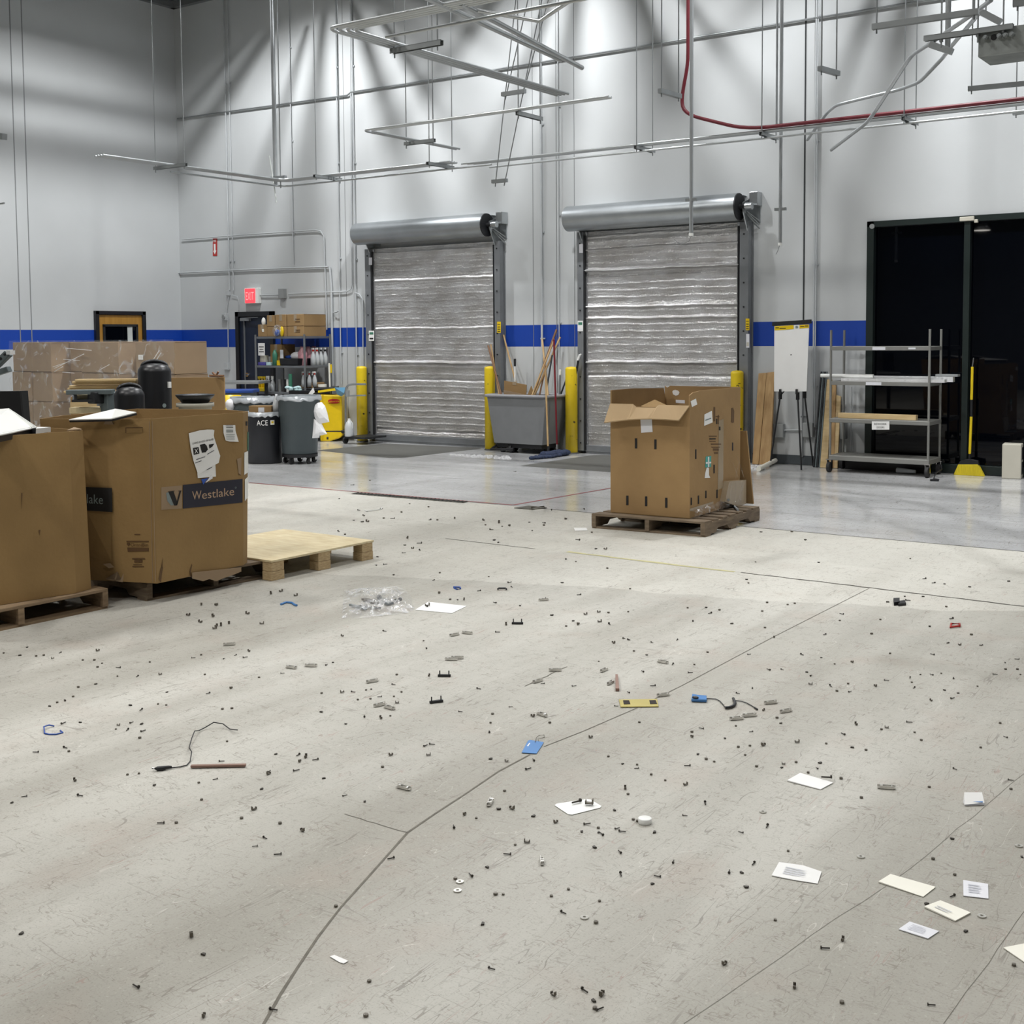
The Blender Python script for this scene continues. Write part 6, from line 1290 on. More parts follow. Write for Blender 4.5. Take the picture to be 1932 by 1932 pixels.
for i in range(4):
    leanp(['outer left', 'second', 'third', 'right'][i]+' dark grey strip of the four leaning between easel and shelf cart', ((1533.5+3.6*i, 880.5+.5*i), (1536.2+3.6*i, 880.8+.5*i), (1550.5+3.4*i, 701), (1548+3.4*i, 701)), .02, 'dkst' if i % 2 == 0 else 'machine', 'metal_strip', 'dark strips leaning by the shelf cart')
leanp('pale wooden plank leaning just right of the dark strips', ((1547, 881.5), (1561, 882.5), (1569, 716), (1560, 716)), .03, 'woodn', grp='planks behind the shelf cart')
leanp('reddish rough plank leaning behind the left post of the shelf cart', ((1563, 876), (1574, 877), (1577, 725), (1568, 724)), .03, 'woodo', grp='planks behind the shelf cart')
leanp('short round-topped plank leaning behind the shelf cart', ((1573, 873), (1580, 874), (1586, 748), (1576, 745)), .03, 'woodn', grp='planks behind the shelf cart')
g = thing('paper_tube', 'white cardboard tube lying on floor scraps at the foot of the orange planks', 'tube', FL(1440, 878)); obj('tube', MB().cyl(FL(1431, 885, .03), FL(1463, 868.5, .05), .028, n=14), 'cream', g)
mb = MB(); rs = random.Random(9)
for i in range(26): q = FL(1420+rs.uniform(0, 30), 881+rs.uniform(-2, 5)); mb.box(q+[0, 0, .008], (.05*rs.random()+.02, .03, .014), rotz(rs.uniform(0, 3)))
obj('white_scraps', mb, 'bag', label='heap of small white scraps at the foot of the orange planks', cat='scraps', kind='stuff')
# easel
Ye = 14.12
fl_, fc_, fr2 = FL(1452.5, 880), FL(1512, 887), FL(1518, 880); 
g = thing('flip_chart_easel', 'black easel holding a blank white flip chart pad with yellow top strip', 'easel', (fl_+fc_)/2)
k1, k2, k3 = WY(1472, 747, Ye), WY(1505, 748, Ye), WY(1518, 745, Ye+.1)
obj('leg', MB().tube([FL(1452.5, 880), k1], .011, 8), 'dark', g); obj('leg', MB().tube([FL(1512, 887), k2], .011, 8), 'dark', g)
bk_ = np.array([k3[0]+.2, YW-.1, .0]); obj('leg', MB().tube([WY(1534.5, 871, YW-.09)*[1, 1, 0], k3], .011, 8), 'dark', g); 
for k in (k1, k2, k3): obj('leg_joint', MB().cyl(k-[0, 0, .04], k+[0, 0, .05], .022, n=10), 'black', g)
obj('upper_frame', MB().tube([k1, WY(1490, 612, Ye+.03)], .009, 6).tube([k2, WY(1492, 612, Ye+.03)], .009, 6).tube([k3, WY(1492, 612, Ye+.03)], .009, 6).tube([k1, WY(1482, 735, Ye)], .008, 6), 'dark', g)
obj('clamp_bar', MB().bar(WY(1457.5, 611.5, Ye-.03), WY(1531, 606.5, Ye-.03), .03, .05), 'dark', g, .004)
ff = (WY(1490, 700, Ye-.04), nrm([-.0, -1, 0]))
pd = [PL(x, y, *ff) for x, y in ((1460.5, 738.5), (1521.5, 738.5), (1526.5, 612), (1461, 615))]
pad = obj('flip_chart_pad', MB().prism(pd, (0, .012, 0)), 'paper', g)
def pdq(name, px, m, off=.002): obj(name, MB().prism([PL(x, y, *ff, off) for x, y in px], (0, -.0006, 0)), m, pad)
pdq('yellow_strip', [(1461.6, 623.5), (1497.5, 621), (1497.5, 613.5), (1461.6, 615.5)], 'ybag'); pdq('yellow_strip', [(1508.5, 620), (1526.2, 618.5), (1526.3, 612), (1508.5, 613)], 'ybag')
for x0, x1, y in ((1463.5, 1470, 618.5), (1471, 1483, 619.5), (1510, 1518, 616), (1519, 1525, 615)): pdq('strip_print', [(x0, y+.9), (x1, y+.7), (x1, y-.7), (x0, y-.6)], 'ink', .0035)
pdq('round_print', [(1501, 619.5), (1505, 619.5), (1506.5, 617), (1504, 614.5), (1501, 615)], 'inkg'); pdq('small_mark', [(1491.5, 670.5), (1493.5, 670.5), (1493.5, 668), (1491.5, 668.5)], 'ink')
for px in (1472, 1503): obj('clip', MB().box(WY(px, 739, Ye-.06), (.02, .03, .06)), 'dark', g)
# shelf cart
Yf = 13.98
cl, cr_ = WY(1568, 870, Yf), WY(1752, 870, Yf)
g = thing('shelf_cart', 'grey four-post rolling shelf cart holding foil-wrapped strips by the dark window', 'shelf cart', ((cl[0]+cr_[0])/2, Yf+.25, 0))
W_ = WY(1753.5, 700, Yf)[0]-WY(1567.5, 700, Yf)[0]; xa, xb = WY(1567.5, 700, Yf)[0], WY(1753.5, 700, Yf)[0]; Db = .44
def zs_(px, py): return WY(px, py, Yf)[2]
zz = [zs_(1660, 657.5), zs_(1660, 724), zs_(1660, 796), zs_(1660, 868)]
posts = [(xa, Yf), (xb, Yf), (xb, Yf+Db), (xa, Yf+Db)]
ztp = zs_(1753, 621)
for x, y in posts: obj('post', MB().cyl((x, y, .16), (x, y, ztp), .014, n=10), 'rackg', g)
for i, z in enumerate(zz):
    if i < 2:  # open frames
        obj('shelf_frame', MB().bar((xa, Yf, z), (xb, Yf, z), .02, .045).bar((xa, Yf+Db, z), (xb, Yf+Db, z), .02, .045).bar((xa, Yf, z), (xa, Yf+Db, z), .02, .045).bar((xb, Yf, z), (xb, Yf+Db, z), .02, .045), 'rackg', g, .003)
    else: obj('shelf', MB().box(((xa+xb)/2, Yf+Db/2, z), (xb-xa+.03, Db+.03, .05 if i == 2 else .06)), 'rackg', g, .008)
obj('shelf_tag', MB().box((xa+W_*.5, Yf-.012, zz[0]), (.15, .003, .035)).box((xa+W_*.83, Yf-.012, zz[0]), (.08, .003, .02)).box((xa+W_*.45, Yf-.012, zz[1]), (.18, .003, .035)), 'paperg', g)
sp = [WY(1645, 810.5, Yf-.03), WY(1678, 810.5, Yf-.03), WY(1678, 795, Yf-.03), WY(1645, 795, Yf-.03)]; sg = obj('shelf_sign', MB().prism(sp, (0, -.002, 0)), 'paper', g)
sw_ = sp[1]-sp[0]; sh_ = sp[3]-sp[0]
obj('lettering', text_mb('REWORK', sp[0]+sw_*.14+sh_*.55+[0, -.004, 0], sw_*.72, sh_*.26, t=0), 'ink', sg); obj('lettering', text_mb('DOORS', sp[0]+sw_*.28+sh_*.15+[0, -.004, 0], sw_*.44, sh_*.24, t=0), 'ink', sg)
for x, y in posts:
    ca = MB().cyl((x-.018, y-.02, .062), (x+.018, y-.02, .062), .062, n=20); w_ = obj('caster', ca, 'rubber', g)
    obj('caster_fork', MB().box((x+.024, y-.005, .1), (.006, .05, .1)).box((x-.024, y-.005, .1), (.006, .05, .1)).box((x, y, .15), (.07, .08, .01)), 'chrome', g)
zt2_ = zz[1]+.022
def strip(x0, x1, y, z, w, h, m, label): return obj('foil_strip', MB().box(((x0+x1)/2, y, z+h/2), (x1-x0, w, h)), m, label=label, cat='wrapped strip', group='foil wrapped strips on the shelf cart')
xA, xB = WY(1586, 715, Yf)[0], WY(1790, 715, Yf)[0]
strip(xA, xB-.05, Yf+.06, zt2_, .09, .035, 'alum', 'front lower shiny foil-wrapped strip on the shelf cart')
strip(xA+.02, xB-.12, Yf+.17, zt2_, .08, .05, 'alum', 'middle shiny foil-wrapped strip on the shelf cart')
strip(xA+.0, xB-.02, Yf+.28, zt2_, .08, .06, 'alum', 'rear upper shiny foil-wrapped strip on the shelf cart')
strip(xB-.22, xB+.03, Yf+.3, zt2_+.062, .1, .025, 'box', 'grey end piece on top of the foil-wrapped strips at their right end')
x0 = WY(1548, 716, Yf+.1)[0]; obj('white_tube', MB().cyl((x0, Yf+.115, zt2_+.06), (xA+.35, Yf+.115, zt2_+.06), .022, n=12), 'white', label='white tube sticking out left from the foil-wrapped strips', cat='tube')
a_, b_ = WY(1583, 788, Yf+.1)[0], WY(1730, 788, Yf+.1)[0]; obj('wood_beam', MB().box(((a_+b_)/2, Yf+.1, zz[2]+.026+.03), (b_-a_, .07, .06)), 'woodn', bev=.003, label='pale wooden beam lying on the third shelf of the cart', cat='lumber')
# things under and beside the cart
q = FL(1712, 894); obj('clear_bottle', MB().cyl(q+[-.12, 0, .035], q+[.1, -.03, .035], .033, .02, n=14), 'clearp', label='empty clear bottle lying under the shelf cart', cat='bottle')
obj('power_cord', MB().tube([FL(1772, 905, .012), FL(1762, 903, .02), FL(1765, 893, .06), FL(1777, 885, .09), FL(1776, 878, .12)], .007, 6).box(FL(1763, 906, .012), (.09, .04, .022), rotz(.4)), 'dark', label='black plug and cord on the floor at the right wheel of the shelf cart', cat='cord')
x_ = WY(1674, 870, YW-.12)[0]; obj('dark_bin', MB().box((x_, YW-.1, .08), (1.0, .12, .16)), 'black', label='long black box on the floor under the shelf cart against the window', cat='box')
g = thing('push_broom', 'yellow handled broom with yellow bristles leaning on the dark window frame', 'broom', FL(1829, 897))
hb = FL(1829, 897); bt2 = [WY(1800, 897, hb[1]), WY(1858, 897, hb[1]), WY(1846, 876, hb[1]), WY(1809, 876, hb[1])]
for p in bt2[:2]: p[2] = .0
obj('bristles', MB().prism([p-[0, .03, 0] for p in bt2], (0, .06, 0)), 'bristle', g, .004)
obj('broom_block', MB().prism([WY(1807, 877, hb[1])-[0, .025, 0], WY(1848, 877, hb[1])-[0, .025, 0], WY(1846, 869, hb[1])-[0, .025, 0], WY(1832, 866, hb[1])-[0, .025, 0], WY(1824, 866, hb[1])-[0, .025, 0], WY(1812, 870, hb[1])-[0, .025, 0]], (0, .05, 0)), 'dark', g, .004)
tp = (1837, 675)
def HB(px, py): k = (868-py)/(868-675); return WY(px, py, (hb[1])*(1-k)+(YW-.07)*k)
obj('handle', MB().tube([HB(1829.5, 856), HB(1832.5, 786)], .015, 10), 'yellow', g); obj('handle', MB().tube([HB(1833, 754), HB(1834.5, 692)], .015, 10), 'yellow', g)
obj('ferrule', MB().tube([HB(1829, 868), HB(1829.5, 856)], .016, 10), 'dark', g); obj('grip_joint', MB().tube([HB(1832.5, 786), HB(1833, 754)], .0155, 10), 'dark', g); obj('handle_tip', MB().tube([HB(1834.5, 692), HB(1836, 682), HB(1837, 675)], .008, 8), 'chrome', g)
f0 = FL(1905, 904); g = thing('speaker_box', 'beige upright box with two dark square openings at the right edge', 'box', f0)
a_, b_ = WY(1887, 900, f0[1])[0], WY(1923, 900, f0[1])[0]; zt2 = WY(1905, 838, f0[1])[2]; R = rotz(.12)
obj('case', MB().box(((a_+b_)/2, f0[1]+.12, zt2/2), (b_-a_, .2, zt2), R), 'beigebox', g, .012)
cb_ = np.array([(a_+b_)/2, f0[1]+.12, 0])
for k in (.3, .72): obj('opening', MB().box(cb_+R@np.array([(b_-a_)/2+.0005, -.0, zt2*k]), (.004, .12, .14), R), 'dkst', g, .002)
# white crumbs strip near the tilt cart
mb = MB(); rs = random.Random(4)
for i in range(120): k = rs.random(); q = FL(848+k*114, 858+k*5+rs.uniform(-1.5, 2.5)*(.3+k)); mb.box(q+[0, 0, .006], (.012+.05*rs.random()*k, .02, .012), rotz(rs.uniform(0, 3)))
obj('white_scraps', mb, 'bag', label='strip of small white scraps swept up in front of the tilt cart', cat='scraps', kind='stuff')

# ------------------------------------------------------------ papers and things on the floor
def flat(name, px, m, label, cat, z=.0015, t=.0012, grp=None, curl=0.):
    P_ = [FL(x, y) for x, y in px]; c = sum(P_)/len(P_); mb = MB()
    top = [p+[0, 0, z+t+(curl*(rnd.random()) if curl else 0)] for p in P_]; bt = [p+[0, 0, z] for p in P_]; n = len(P_)
    mb.add(top+[c+[0, 0, z+t+curl*.3]]+bt, [(i, (i+1) % n, n) for i in range(n)]+[(i, (i+1) % n, n+1+(i+1) % n, n+1+i) for i in range(n)]); return obj(name, mb, m, label=label, cat=cat, group=grp)
def R_(p): return [(1288+x/2.6398, 1200+y/2.6393) for x, y in p]
def M_(p): return [(644+x/2.6398, 1200+y/2.6393) for x, y in p]
def L_c(p): return [(x/2.6398, 1200+y/2.6393) for x, y in p]
def U_(p): return [(1288+x/3, 880+y/3) for x, y in p]
def C_(p): return [(580+x/3.1161, 880+y/3.1161) for x, y in p]
flat('card_sheet', M_([(1062, 846), (1072, 838), (1225, 815), (1242, 818), (1296, 850), (1290, 858), (1150, 893), (1130, 891)]), 'white', 'white rounded card with screws on it, left of the white cap', 'card')
pp = [('P2', [(520, 725), (585, 688), (750, 735), (687, 768)], 'paper', 'white paper slip with a dark screw on its right corner'),
      ('P3', [(443, 1197), (480, 1133), (600, 1148), (692, 1180), (672, 1237), (560, 1220)], 'paper', 'creased white paper slip, leftmost of the group at lower right'),
      ('P4', [(975, 1230), (1035, 1190), (1260, 1255), (1198, 1303)], 'cream', 'long cream paper slip in the middle of the lower right group'),
      ('P5', [(1398, 1298), (1397, 1223), (1521, 1240), (1523, 1312)], 'paperg', 'small squarish white paper near the right edge'),
      ('P6', [(1203, 1355), (1283, 1320), (1435, 1385), (1358, 1425)], 'cream', 'white envelope-like slip below the long cream slip'),
      ('P7', [(1075, 1465), (1130, 1427), (1277, 1475), (1222, 1512)], 'paperg', 'smallest printed slip at the bottom of the lower right group'),
      ('P8', [(1597, 1557), (1700, 1540), (1790, 1590), (1730, 1640), (1700, 1628)], 'cream', 'cream paper cut by the right edge near the bottom')]
for nm, q, m_, lb in pp:
    sl = flat('paper_slip', R_(q), m_, lb, 'paper', curl=.003)
    if nm in ('P3', 'P5', 'P6', 'P7'):
        qq = q if len(q) == 4 else [q[0], q[1], q[3], q[4]]; A, B, Cc, D = [np.array(p) for p in qq]; loc = np.array(sl.location); mb = MB()
        for v0 in (.25, .4, .55, .7):
            if nm == 'P6' and v0 > .5: continue
            P_ = [A*(1-u_)*(1-v_)+D*u_*(1-v_)+B*(1-u_)*v_+Cc*u_*v_ for u_, v_ in ((.2, v0), (.2+.5*rnd.uniform(.6, 1.1), v0), (.2+.5, v0+.05), (.2, v0+.05))]
            mb.add([FL(*p)+[0, 0, .0066]-loc for p in R_(P_)], [(0, 1, 2, 3)])
        obj('faint_print', mb, 'printg', sl, w=False)
0 and flat('paper_print', R_([(500, 1165), (600, 1175), (630, 1195), (520, 1185)]), 'paperg', 'faint grey print on the leftmost slip of the lower right group', 'print', z=.009, t=.0003)
flat('paper_sheet', C_([(633, 845), (710, 798), (937, 823), (850, 865)]), 'paper', 'white sheet with a dark clip on it beside the clear plastic bag', 'paper')
flat('paper_slip', L_c([(1643, 1600), (1665, 1592), (1735, 1622), (1712, 1635), (1690, 1628)]), 'paper', 'tiny white scrap near the bottom, right of the long crack', 'paper')
flat('paper_slip', C_([(1565, 362), (1640, 362), (1648, 378), (1575, 380)]), 'paper', 'small white paper left of the middle pallet', 'paper')
g = thing('folded_paper', 'folded white booklet with blue print at the right, alone on the floor', 'paper', FL(1838, 1517))
q = [FL(*p) for p in R_([(1397, 832), (1402, 820), (1490, 820), (1503, 845), (1405, 848)])]
obj('lower_sheet', MB().prism([p+[0, 0, .002] for p in q], (0, 0, .003)), 'paperg', g); obj('upper_sheet', MB().add([q[0]+[0, 0, .008], q[1]+[0, 0, .03], q[2]+[0, 0, .03], q[3]+[0, 0, .01], q[4]+[0, 0, .006]], [(0, 1, 2, 3, 4)]), 'paper', g); obj('blue_print', MB().add([q[0]*.6+q[4]*.4+[0, 0, .012], q[3]*.9+q[4]*.1+[0, 0, .012], q[3]*.9+q[4]*.1+[0, .008, .013], q[0]*.6+q[4]*.4+[0, .008, .013]], [(0, 1, 2, 3)]), 'tag', g)
c = FL(*M_([(1512, 932)])[0]); g = thing('plastic_cap', 'round white plastic cap lying right of the white card', 'cap', c)
obj('cap_body', MB().lathe((0, 0, 0), [(0, 0), (.021, 0), (.0225, .002), (.0225, .017), (.021, .0185), (.006, .0175), (0, .0175)], 28), 'white', g, w=False)
g = thing('blue_tag', 'blue plastic tag with a bent wire loop on the floor crack', 'tag', FL(1005, 1411))
obj('tag_plate', MB().prism([FL(*p)+[0, 0, .003] for p in M_([(898, 585), (930, 525), (940, 522), (1008, 533), (1000, 548), (972, 590)])], (0, 0, .0012)), 'tag', g)
obj('wire_loop', MB().tube([FL(*p)+[0, 0, .006] for p in M_([(965, 535), (972, 512), (985, 502), (1010, 500), (1012, 512), (980, 520), (982, 530)])], .0013, 5), 'screw', g)
obj('punched_slot', MB().prism([FL(*p)+[0, 0, .0043] for p in M_([(925, 552), (936, 538), (941, 539), (930, 555)])], (0, 0, .0003)), 'paper', g)
g = thing('gold_plate', 'flat gold coloured plate with two dark felt squares', 'plate', FL(1206, 1328))
a = [FL(*p)+[0, 0, .002] for p in M_([(1392, 357), (1580, 355), (1573, 318), (1384, 321)])]; obj('plate', MB().prism(a, (0, 0, .003)), 'brass', g, .0008)
obj('rolled_edge', MB().tube([a[0]+[0, 0, .002], a[1]+[0, 0, .002]], .0025, 6).tube([a[0]+[0, 0, .002], a[3]+[0, 0, .002]], .002, 6), 'brass', g)
for q in ([(1407, 346), (1440, 345), (1433, 327), (1403, 327)], [(1538, 345), (1573, 344), (1565, 326), (1534, 327)]): obj('felt_pad', MB().prism([FL(*p)+[0, 0, .0052] for p in M_(q)], (0, 0, .0015)), 'felt', g)
g = thing('brown_strip', 'short brown ribbed metal strip standing above the gold plate', 'strip', FL(1163, 1293)); a = [FL(*p) for p in M_([(1366, 276), (1384, 276), (1377, 204), (1365, 204)])]; obj('strip', MB().prism([p+[0, 0, .002] for p in a], (0, 0, .012)), 'rust', g)
rd = obj('strip_rod', MB().bar(FL(360, 1445.5, .008), FL(464, 1443.5, .008), .016, .009), 'rust', bev=.002, label='long flat pinkish brown bar lying beside the black cable', cat='bar')
g = thing('black_cable', 'thin black cable curling up from a dark plug, left foreground', 'cable', FL(303, 1455))
obj('wire', MB().tube([FL(*p)+[0, 0, .004+.02*math.sin(i*.9)**2*(i > 4)] for i, p in enumerate(L_c([(790, 673), (850, 662), (900, 656), (930, 648), (948, 628), (955, 605), (945, 580), (942, 560), (955, 530), (970, 500), (990, 480), (1020, 466), (1065, 457), (1110, 455), (1145, 468), (1183, 488)]))], .0023, 6), 'dark', g)
obj('plug', MB().tube([FL(*p)+[0, 0, .009] for p in L_c([(768, 672), (785, 672), (810, 670), (840, 664), (856, 662)])], [.002, .009, .009, .006, .003], 8), 'dark', g); obj('plug_tip', MB().tube([FL(*p)+[0, 0, .009] for p in L_c([(757, 671), (770, 672)])], .0025, 6), 'chrome', g)
obj('cable_tie', MB().tube([FL(*p)+[0, 0, .003+.008*(i in (1, 2))] for i, p in enumerate(L_c([(270, 452), (245, 456), (219, 464), (222, 488), (245, 493), (280, 493), (313, 484), (300, 474)]))], .003, 6), 'blue', label='bright blue cable tie bent in a loop at far left', cat='cable tie')
obj('cable_tie', MB().tube([FL(*p)+[0, 0, .004] for p in C_([(858, 712), (898, 713), (900, 722), (880, 726), (862, 718)])], .005, 6), 'blue', label='small blue loop lying above the white sheet', cat='cable tie')
obj('cable_tie', MB().tube([FL(*p)+[0, 0, .006] for p in ((530, 1142), (540, 1138), (551, 1139), (556, 1143), (560, 1144))], .007, 6), 'tag', label='curved blue and black strap piece right of the worn pallet', cat='strap')
obj('bent_rod', MB().tube([FL(*p)+[0, 0, .01] for p in C_([(1120, 730), (1125, 725), (1165, 725), (1170, 731)])], .006, 6), 'dark', label='small dark bent rod right of the blue loop', cat='rod')
g = thing('wrist_strap', 'blue wrist strap with coiled black cord lying right of the gold plate', 'wrist strap', FL(1318, 1322))
obj('strap', MB().prism([FL(*p)+[0, 0, .003] for p in R_([(43, 330), (120, 333), (119, 312), (75, 308), (48, 303)])], (0, 0, .012)), 'tag', g, .002); obj('snap', MB().sph(FL(1312, 1316, .018), .013, 10, (1.2, 1, .5)), 'dark', g)
obj('cord', MB().tube([FL(*p)+[0, 0, .004] for p in R_([(105, 316), (130, 316), (165, 318), (185, 328), (205, 350), (212, 362)])], .0022, 6).tube([FL(*p)+[0, 0, .004] for p in R_([(262, 326), (290, 328), (320, 338), (345, 352), (368, 368)])], .0022, 6), 'dark', g)
cp = [FL(*p)+[0, 0, .008] for p in R_([(212, 366), (235, 364), (255, 355), (262, 345), (258, 332), (252, 320)])]; obj('coiled_cord', MB().tube(rounded(cp, .02), .0065, 8), 'dark', g); obj('cord_end', MB().tube([FL(*p)+[0, 0, .005] for p in R_([(358, 362), (372, 371)])], .004, 6), 'dark', g)
# U shaped black feet
def ufoot(px, ang, label, s=1.):
    p = FL(*px); g = thing('black_bracket', label, 'bracket', p, ang, 'black two-pin brackets')
    obj('bar', MB().box((0, 0, .006*s), (.062*s, .014*s, .012*s)), 'dark', g, .002, w=False)
    for x in (-.022, .022): obj('pin', MB().cyl((x*s, 0, .01*s), (x*s, 0, .03*s), .003*s, n=8), 'dark', g, w=False)
ufoot(M_([(513, 203)])[0], .55, 'black two-pin bracket nearest the left of the crack start, upright pins'); ufoot(M_([(473, 333)])[0], 1.0, 'tilted black two-pin bracket, nearest the camera of the three'); ufoot(C_([(1235, 928)])[0], .55, 'black two-pin bracket right of the white sheet, farthest of the three', 1.05)
g = thing('black_clip', 'two joined black plastic squares on the floor at upper right', 'clip', FL(1696, 1139)); a = [FL(*p) for p in U_([(1196, 790), (1228, 785), (1228, 763), (1192, 765)])]; obj('left_piece', MB().prism([p+[0, 0, .002] for p in a], (0, 0, .02)), 'dark', g); a = [FL(*p) for p in U_([(1220, 792), (1264, 788), (1257, 770), (1226, 775)])]; obj('right_piece', MB().prism([p+[0, 0, .002] for p in a], (0, 0, .014)), 'dark', g)
obj('red_clip', MB().tube([FL(*p)+[0, 0, .008] for p in U_([(1568, 910), (1515, 918), (1520, 898), (1569, 899), (1567, 912)])], .006, 6), 'red', label='bent dark red clip on the floor near the right edge', cat='clip')
obj('spool', MB().tube([FL(*p)+[0, 0, .006] for p in C_([(340, 262), (355, 268), (435, 255), (440, 245)])], .006, 6), 'white', label='white plastic rod with dark ends, upper left floor', cat='rod')
# clear bag
q = [FL(*p) for p in C_([(203, 895), (212, 735), (330, 725), (545, 708), (612, 770), (630, 840), (585, 868), (400, 885), (280, 900)])]; cc = sum(q)/len(q); mb = MB(); rs = random.Random(21); n = len(q); V = []; K = 14
per = []
for i in range(n):
    for k in range(4): per.append(q[i]*(1-k/4)+q[(i+1) % n]*k/4)
m_ = len(per)
for j in range(K+1):
    k = j/K
    for p in per: w_ = cc+(p-cc)*(1-k); V.append(w_+[rs.uniform(-.006, .006), rs.uniform(-.006, .006), .004+(.055*math.sin(min(1, k*1.6)*math.pi/2)*rs.uniform(.35, 1.1) if j else 0)])
mb.add(V, [(j*m_+i, j*m_+(i+1) % m_, (j+1)*m_+(i+1) % m_, (j+1)*m_+i) for j in range(K) for i in range(m_)], False)
g = thing('clear_plastic_bag', 'crumpled clear plastic bag with metal parts lying on the open floor', 'plastic bag', cc); obj('bag_film', mb, 'bagc', g)
for a, b, w_, m_ in (((330, 790), (425, 815), .03, 'screw'), ((250, 825), (345, 850), .014, 'machine'), ((425, 800), (490, 818), .045, 'bin'), ((300, 832), (430, 845), .012, 'screwd')): obj('metal_part', MB().bar(FL(*C_([a])[0])+[0, 0, .012], FL(*C_([b])[0])+[0, 0, .012], w_, .012), m_, g)
for a in ((520, 808), (545, 800)): obj('black_knob', MB().sph(FL(*C_([a])[0])+[0, 0, .02], .013, 8), 'dark', g)

# ------------------------------------------------------------ screws, nuts, washers, clips scattered on the floor
def proto(kind):
    g = bpy.data.objects.new({'screw': 'loose_screw', 'nut': 'loose_nut', 'washer': 'loose_washer', 'clip': 'metal_clip', 'latch': 'metal_latch', 'chip': 'metal_scrap'}[kind], None)
    mb = MB()
    if kind == 'screw': mb.cyl((-.012, 0, .0035), (.010, 0, .003), .002, n=6).cyl((.010, 0, .0045), (.0135, 0, .0045), .0045, n=8)
    if kind == 'nut': mb.cyl((0, 0, 0), (0, 0, .006), .0065, n=6, smooth=False).cyl((0, 0, .006), (0, 0, .0063), .003, n=8)
    if kind == 'washer': mb.lathe((0, 0, 0), [(.004, 0), (.011, 0), (.011, .003), (.004, .003), (.004, 0)], 16)
    if kind == 'clip': mb.box((0, 0, .004), (.018, .009, .003)).box((.008, 0, .008), (.003, .009, .012)).box((-.008, 0, .006), (.003, .009, .008))
    if kind == 'latch': mb.box((0, 0, .005), (.066, .012, .003)).box((0, .0062, .008), (.066, .002, .013)).box((0, -.0062, .007), (.05, .002, .01)).cyl((-.018, 0, .006), (-.018, 0, .014), .006, n=10).cyl((.02, -.008, .011), (.02, .008, .011), .003, n=8)
    if kind == 'chip': mb.prism([(-.008, -.004, 0), (.009, -.003, 0), (.004, .007, 0), (-.006, .005, 0)], (0, .001, .005))
    bpy.data.objects.remove(g)
    me = bpy.data.meshes.new({'screw': 'loose_screw', 'nut': 'loose_nut', 'washer': 'loose_washer', 'clip': 'metal_clip', 'latch': 'metal_latch', 'chip': 'metal_scrap'}[kind]); me.from_pydata([tuple(v) for v in mb.v], [], mb.f)
    me.materials.append(M[{'screw': 'screwd', 'nut': 'screw', 'washer': 'washer', 'clip': 'screw', 'latch': 'latch', 'chip': 'screwd'}[kind]]); return me
PR = {k: proto(k) for k in ('screw', 'nut', 'washer', 'clip', 'latch', 'chip')}
NOUN = {'screw': ('small screw', 'screw'), 'nut': ('small nut', 'nut'), 'washer': ('flat metal washer', 'washer'), 'clip': ('bent metal clip', 'clip'), 'latch': ('metal latch piece', 'latch'), 'chip': ('tiny dark scrap', 'metal scrap')}
LM = {'white cap': (1217, 1548), 'white card': (1091, 1523), 'blue tag': (1005, 1411), 'gold plate': (1206, 1328), 'blue wrist strap': (1318, 1322), 'black cable plug': (303, 1455), 'pinkish brown bar': (412, 1444), 'bright blue tie': (101, 1380),
      'clear plastic bag': (715, 1140), 'large white sheet': (830, 1147), 'far two-pin bracket': (976, 1175), 'near two-pin bracket': (823, 1325), 'worn pallet corner': (280, 1135), 'plywood skid': (640, 1050), 'middle pallet': (1300, 1014), 'long floor grate': (775, 940),
      'slip with a screw': (1530, 1475), 'leftmost grouped slip': (1503, 1648), 'long cream slip': (1710, 1672), 'squarish paper': (1841, 1680), 'smallest printed slip': (1734, 1757), 'folded booklet': (1838, 1517), 'red clip': (1801, 1182), 'joined black squares': (1696, 1139),
      'brown ribbed strip': (1163, 1293), 'tiny white scrap': (640, 1810), 'square floor cover': (1001, 958), 'coiled black cord': (1385, 1330)}
ORD = ['nearest', 'second nearest', 'third nearest', 'fourth nearest', 'fifth nearest', 'sixth nearest', 'seventh nearest', 'eighth nearest', 'ninth nearest', 'tenth nearest', 'eleventh nearest', 'twelfth nearest', 'thirteenth nearest', 'fourteenth nearest', 'fifteenth nearest', 'sixteenth nearest']
PUT = []
def label_debris():
    byk = {}
    for o, kind, px, py in PUT:
        n = min(LM, key=lambda k: math.hypot(LM[k][0]-px, (LM[k][1]-py)*1.6)); dx, dy = px-LM[n][0], (py-LM[n][1])*1.6
        d = ('right of' if dx > 0 else 'left of') if abs(dx) > abs(dy) else ('in front of' if dy > 0 else 'behind'); byk.setdefault((kind, n, d), []).append((math.hypot(dx, dy), o))
    for (kind, n, d), v in byk.items():
        v.sort(key=lambda t: t[0])
        for i, (_, o) in enumerate(v): prop(o, '%s on the floor %s the %s%s' % (NOUN[kind][0], d, n, ', '+ORD[i] if len(v) > 1 else ''), NOUN[kind][1], '%ss scattered round the %s' % (NOUN[kind][0], n))
rs = random.Random(33)
def put(px, py, kind, s=1., a=None):
    me = PR[kind]; o = bpy.data.objects.new(me.name, me); C.objects.link(o); p = FL(px, py); o.location = (p[0], p[1], .0008); o.rotation_euler = (0, 0, rs.uniform(0, 6.28) if a is None else a)
    o.scale = (s, s, s); PUT.append((o, kind, px, py)); return o
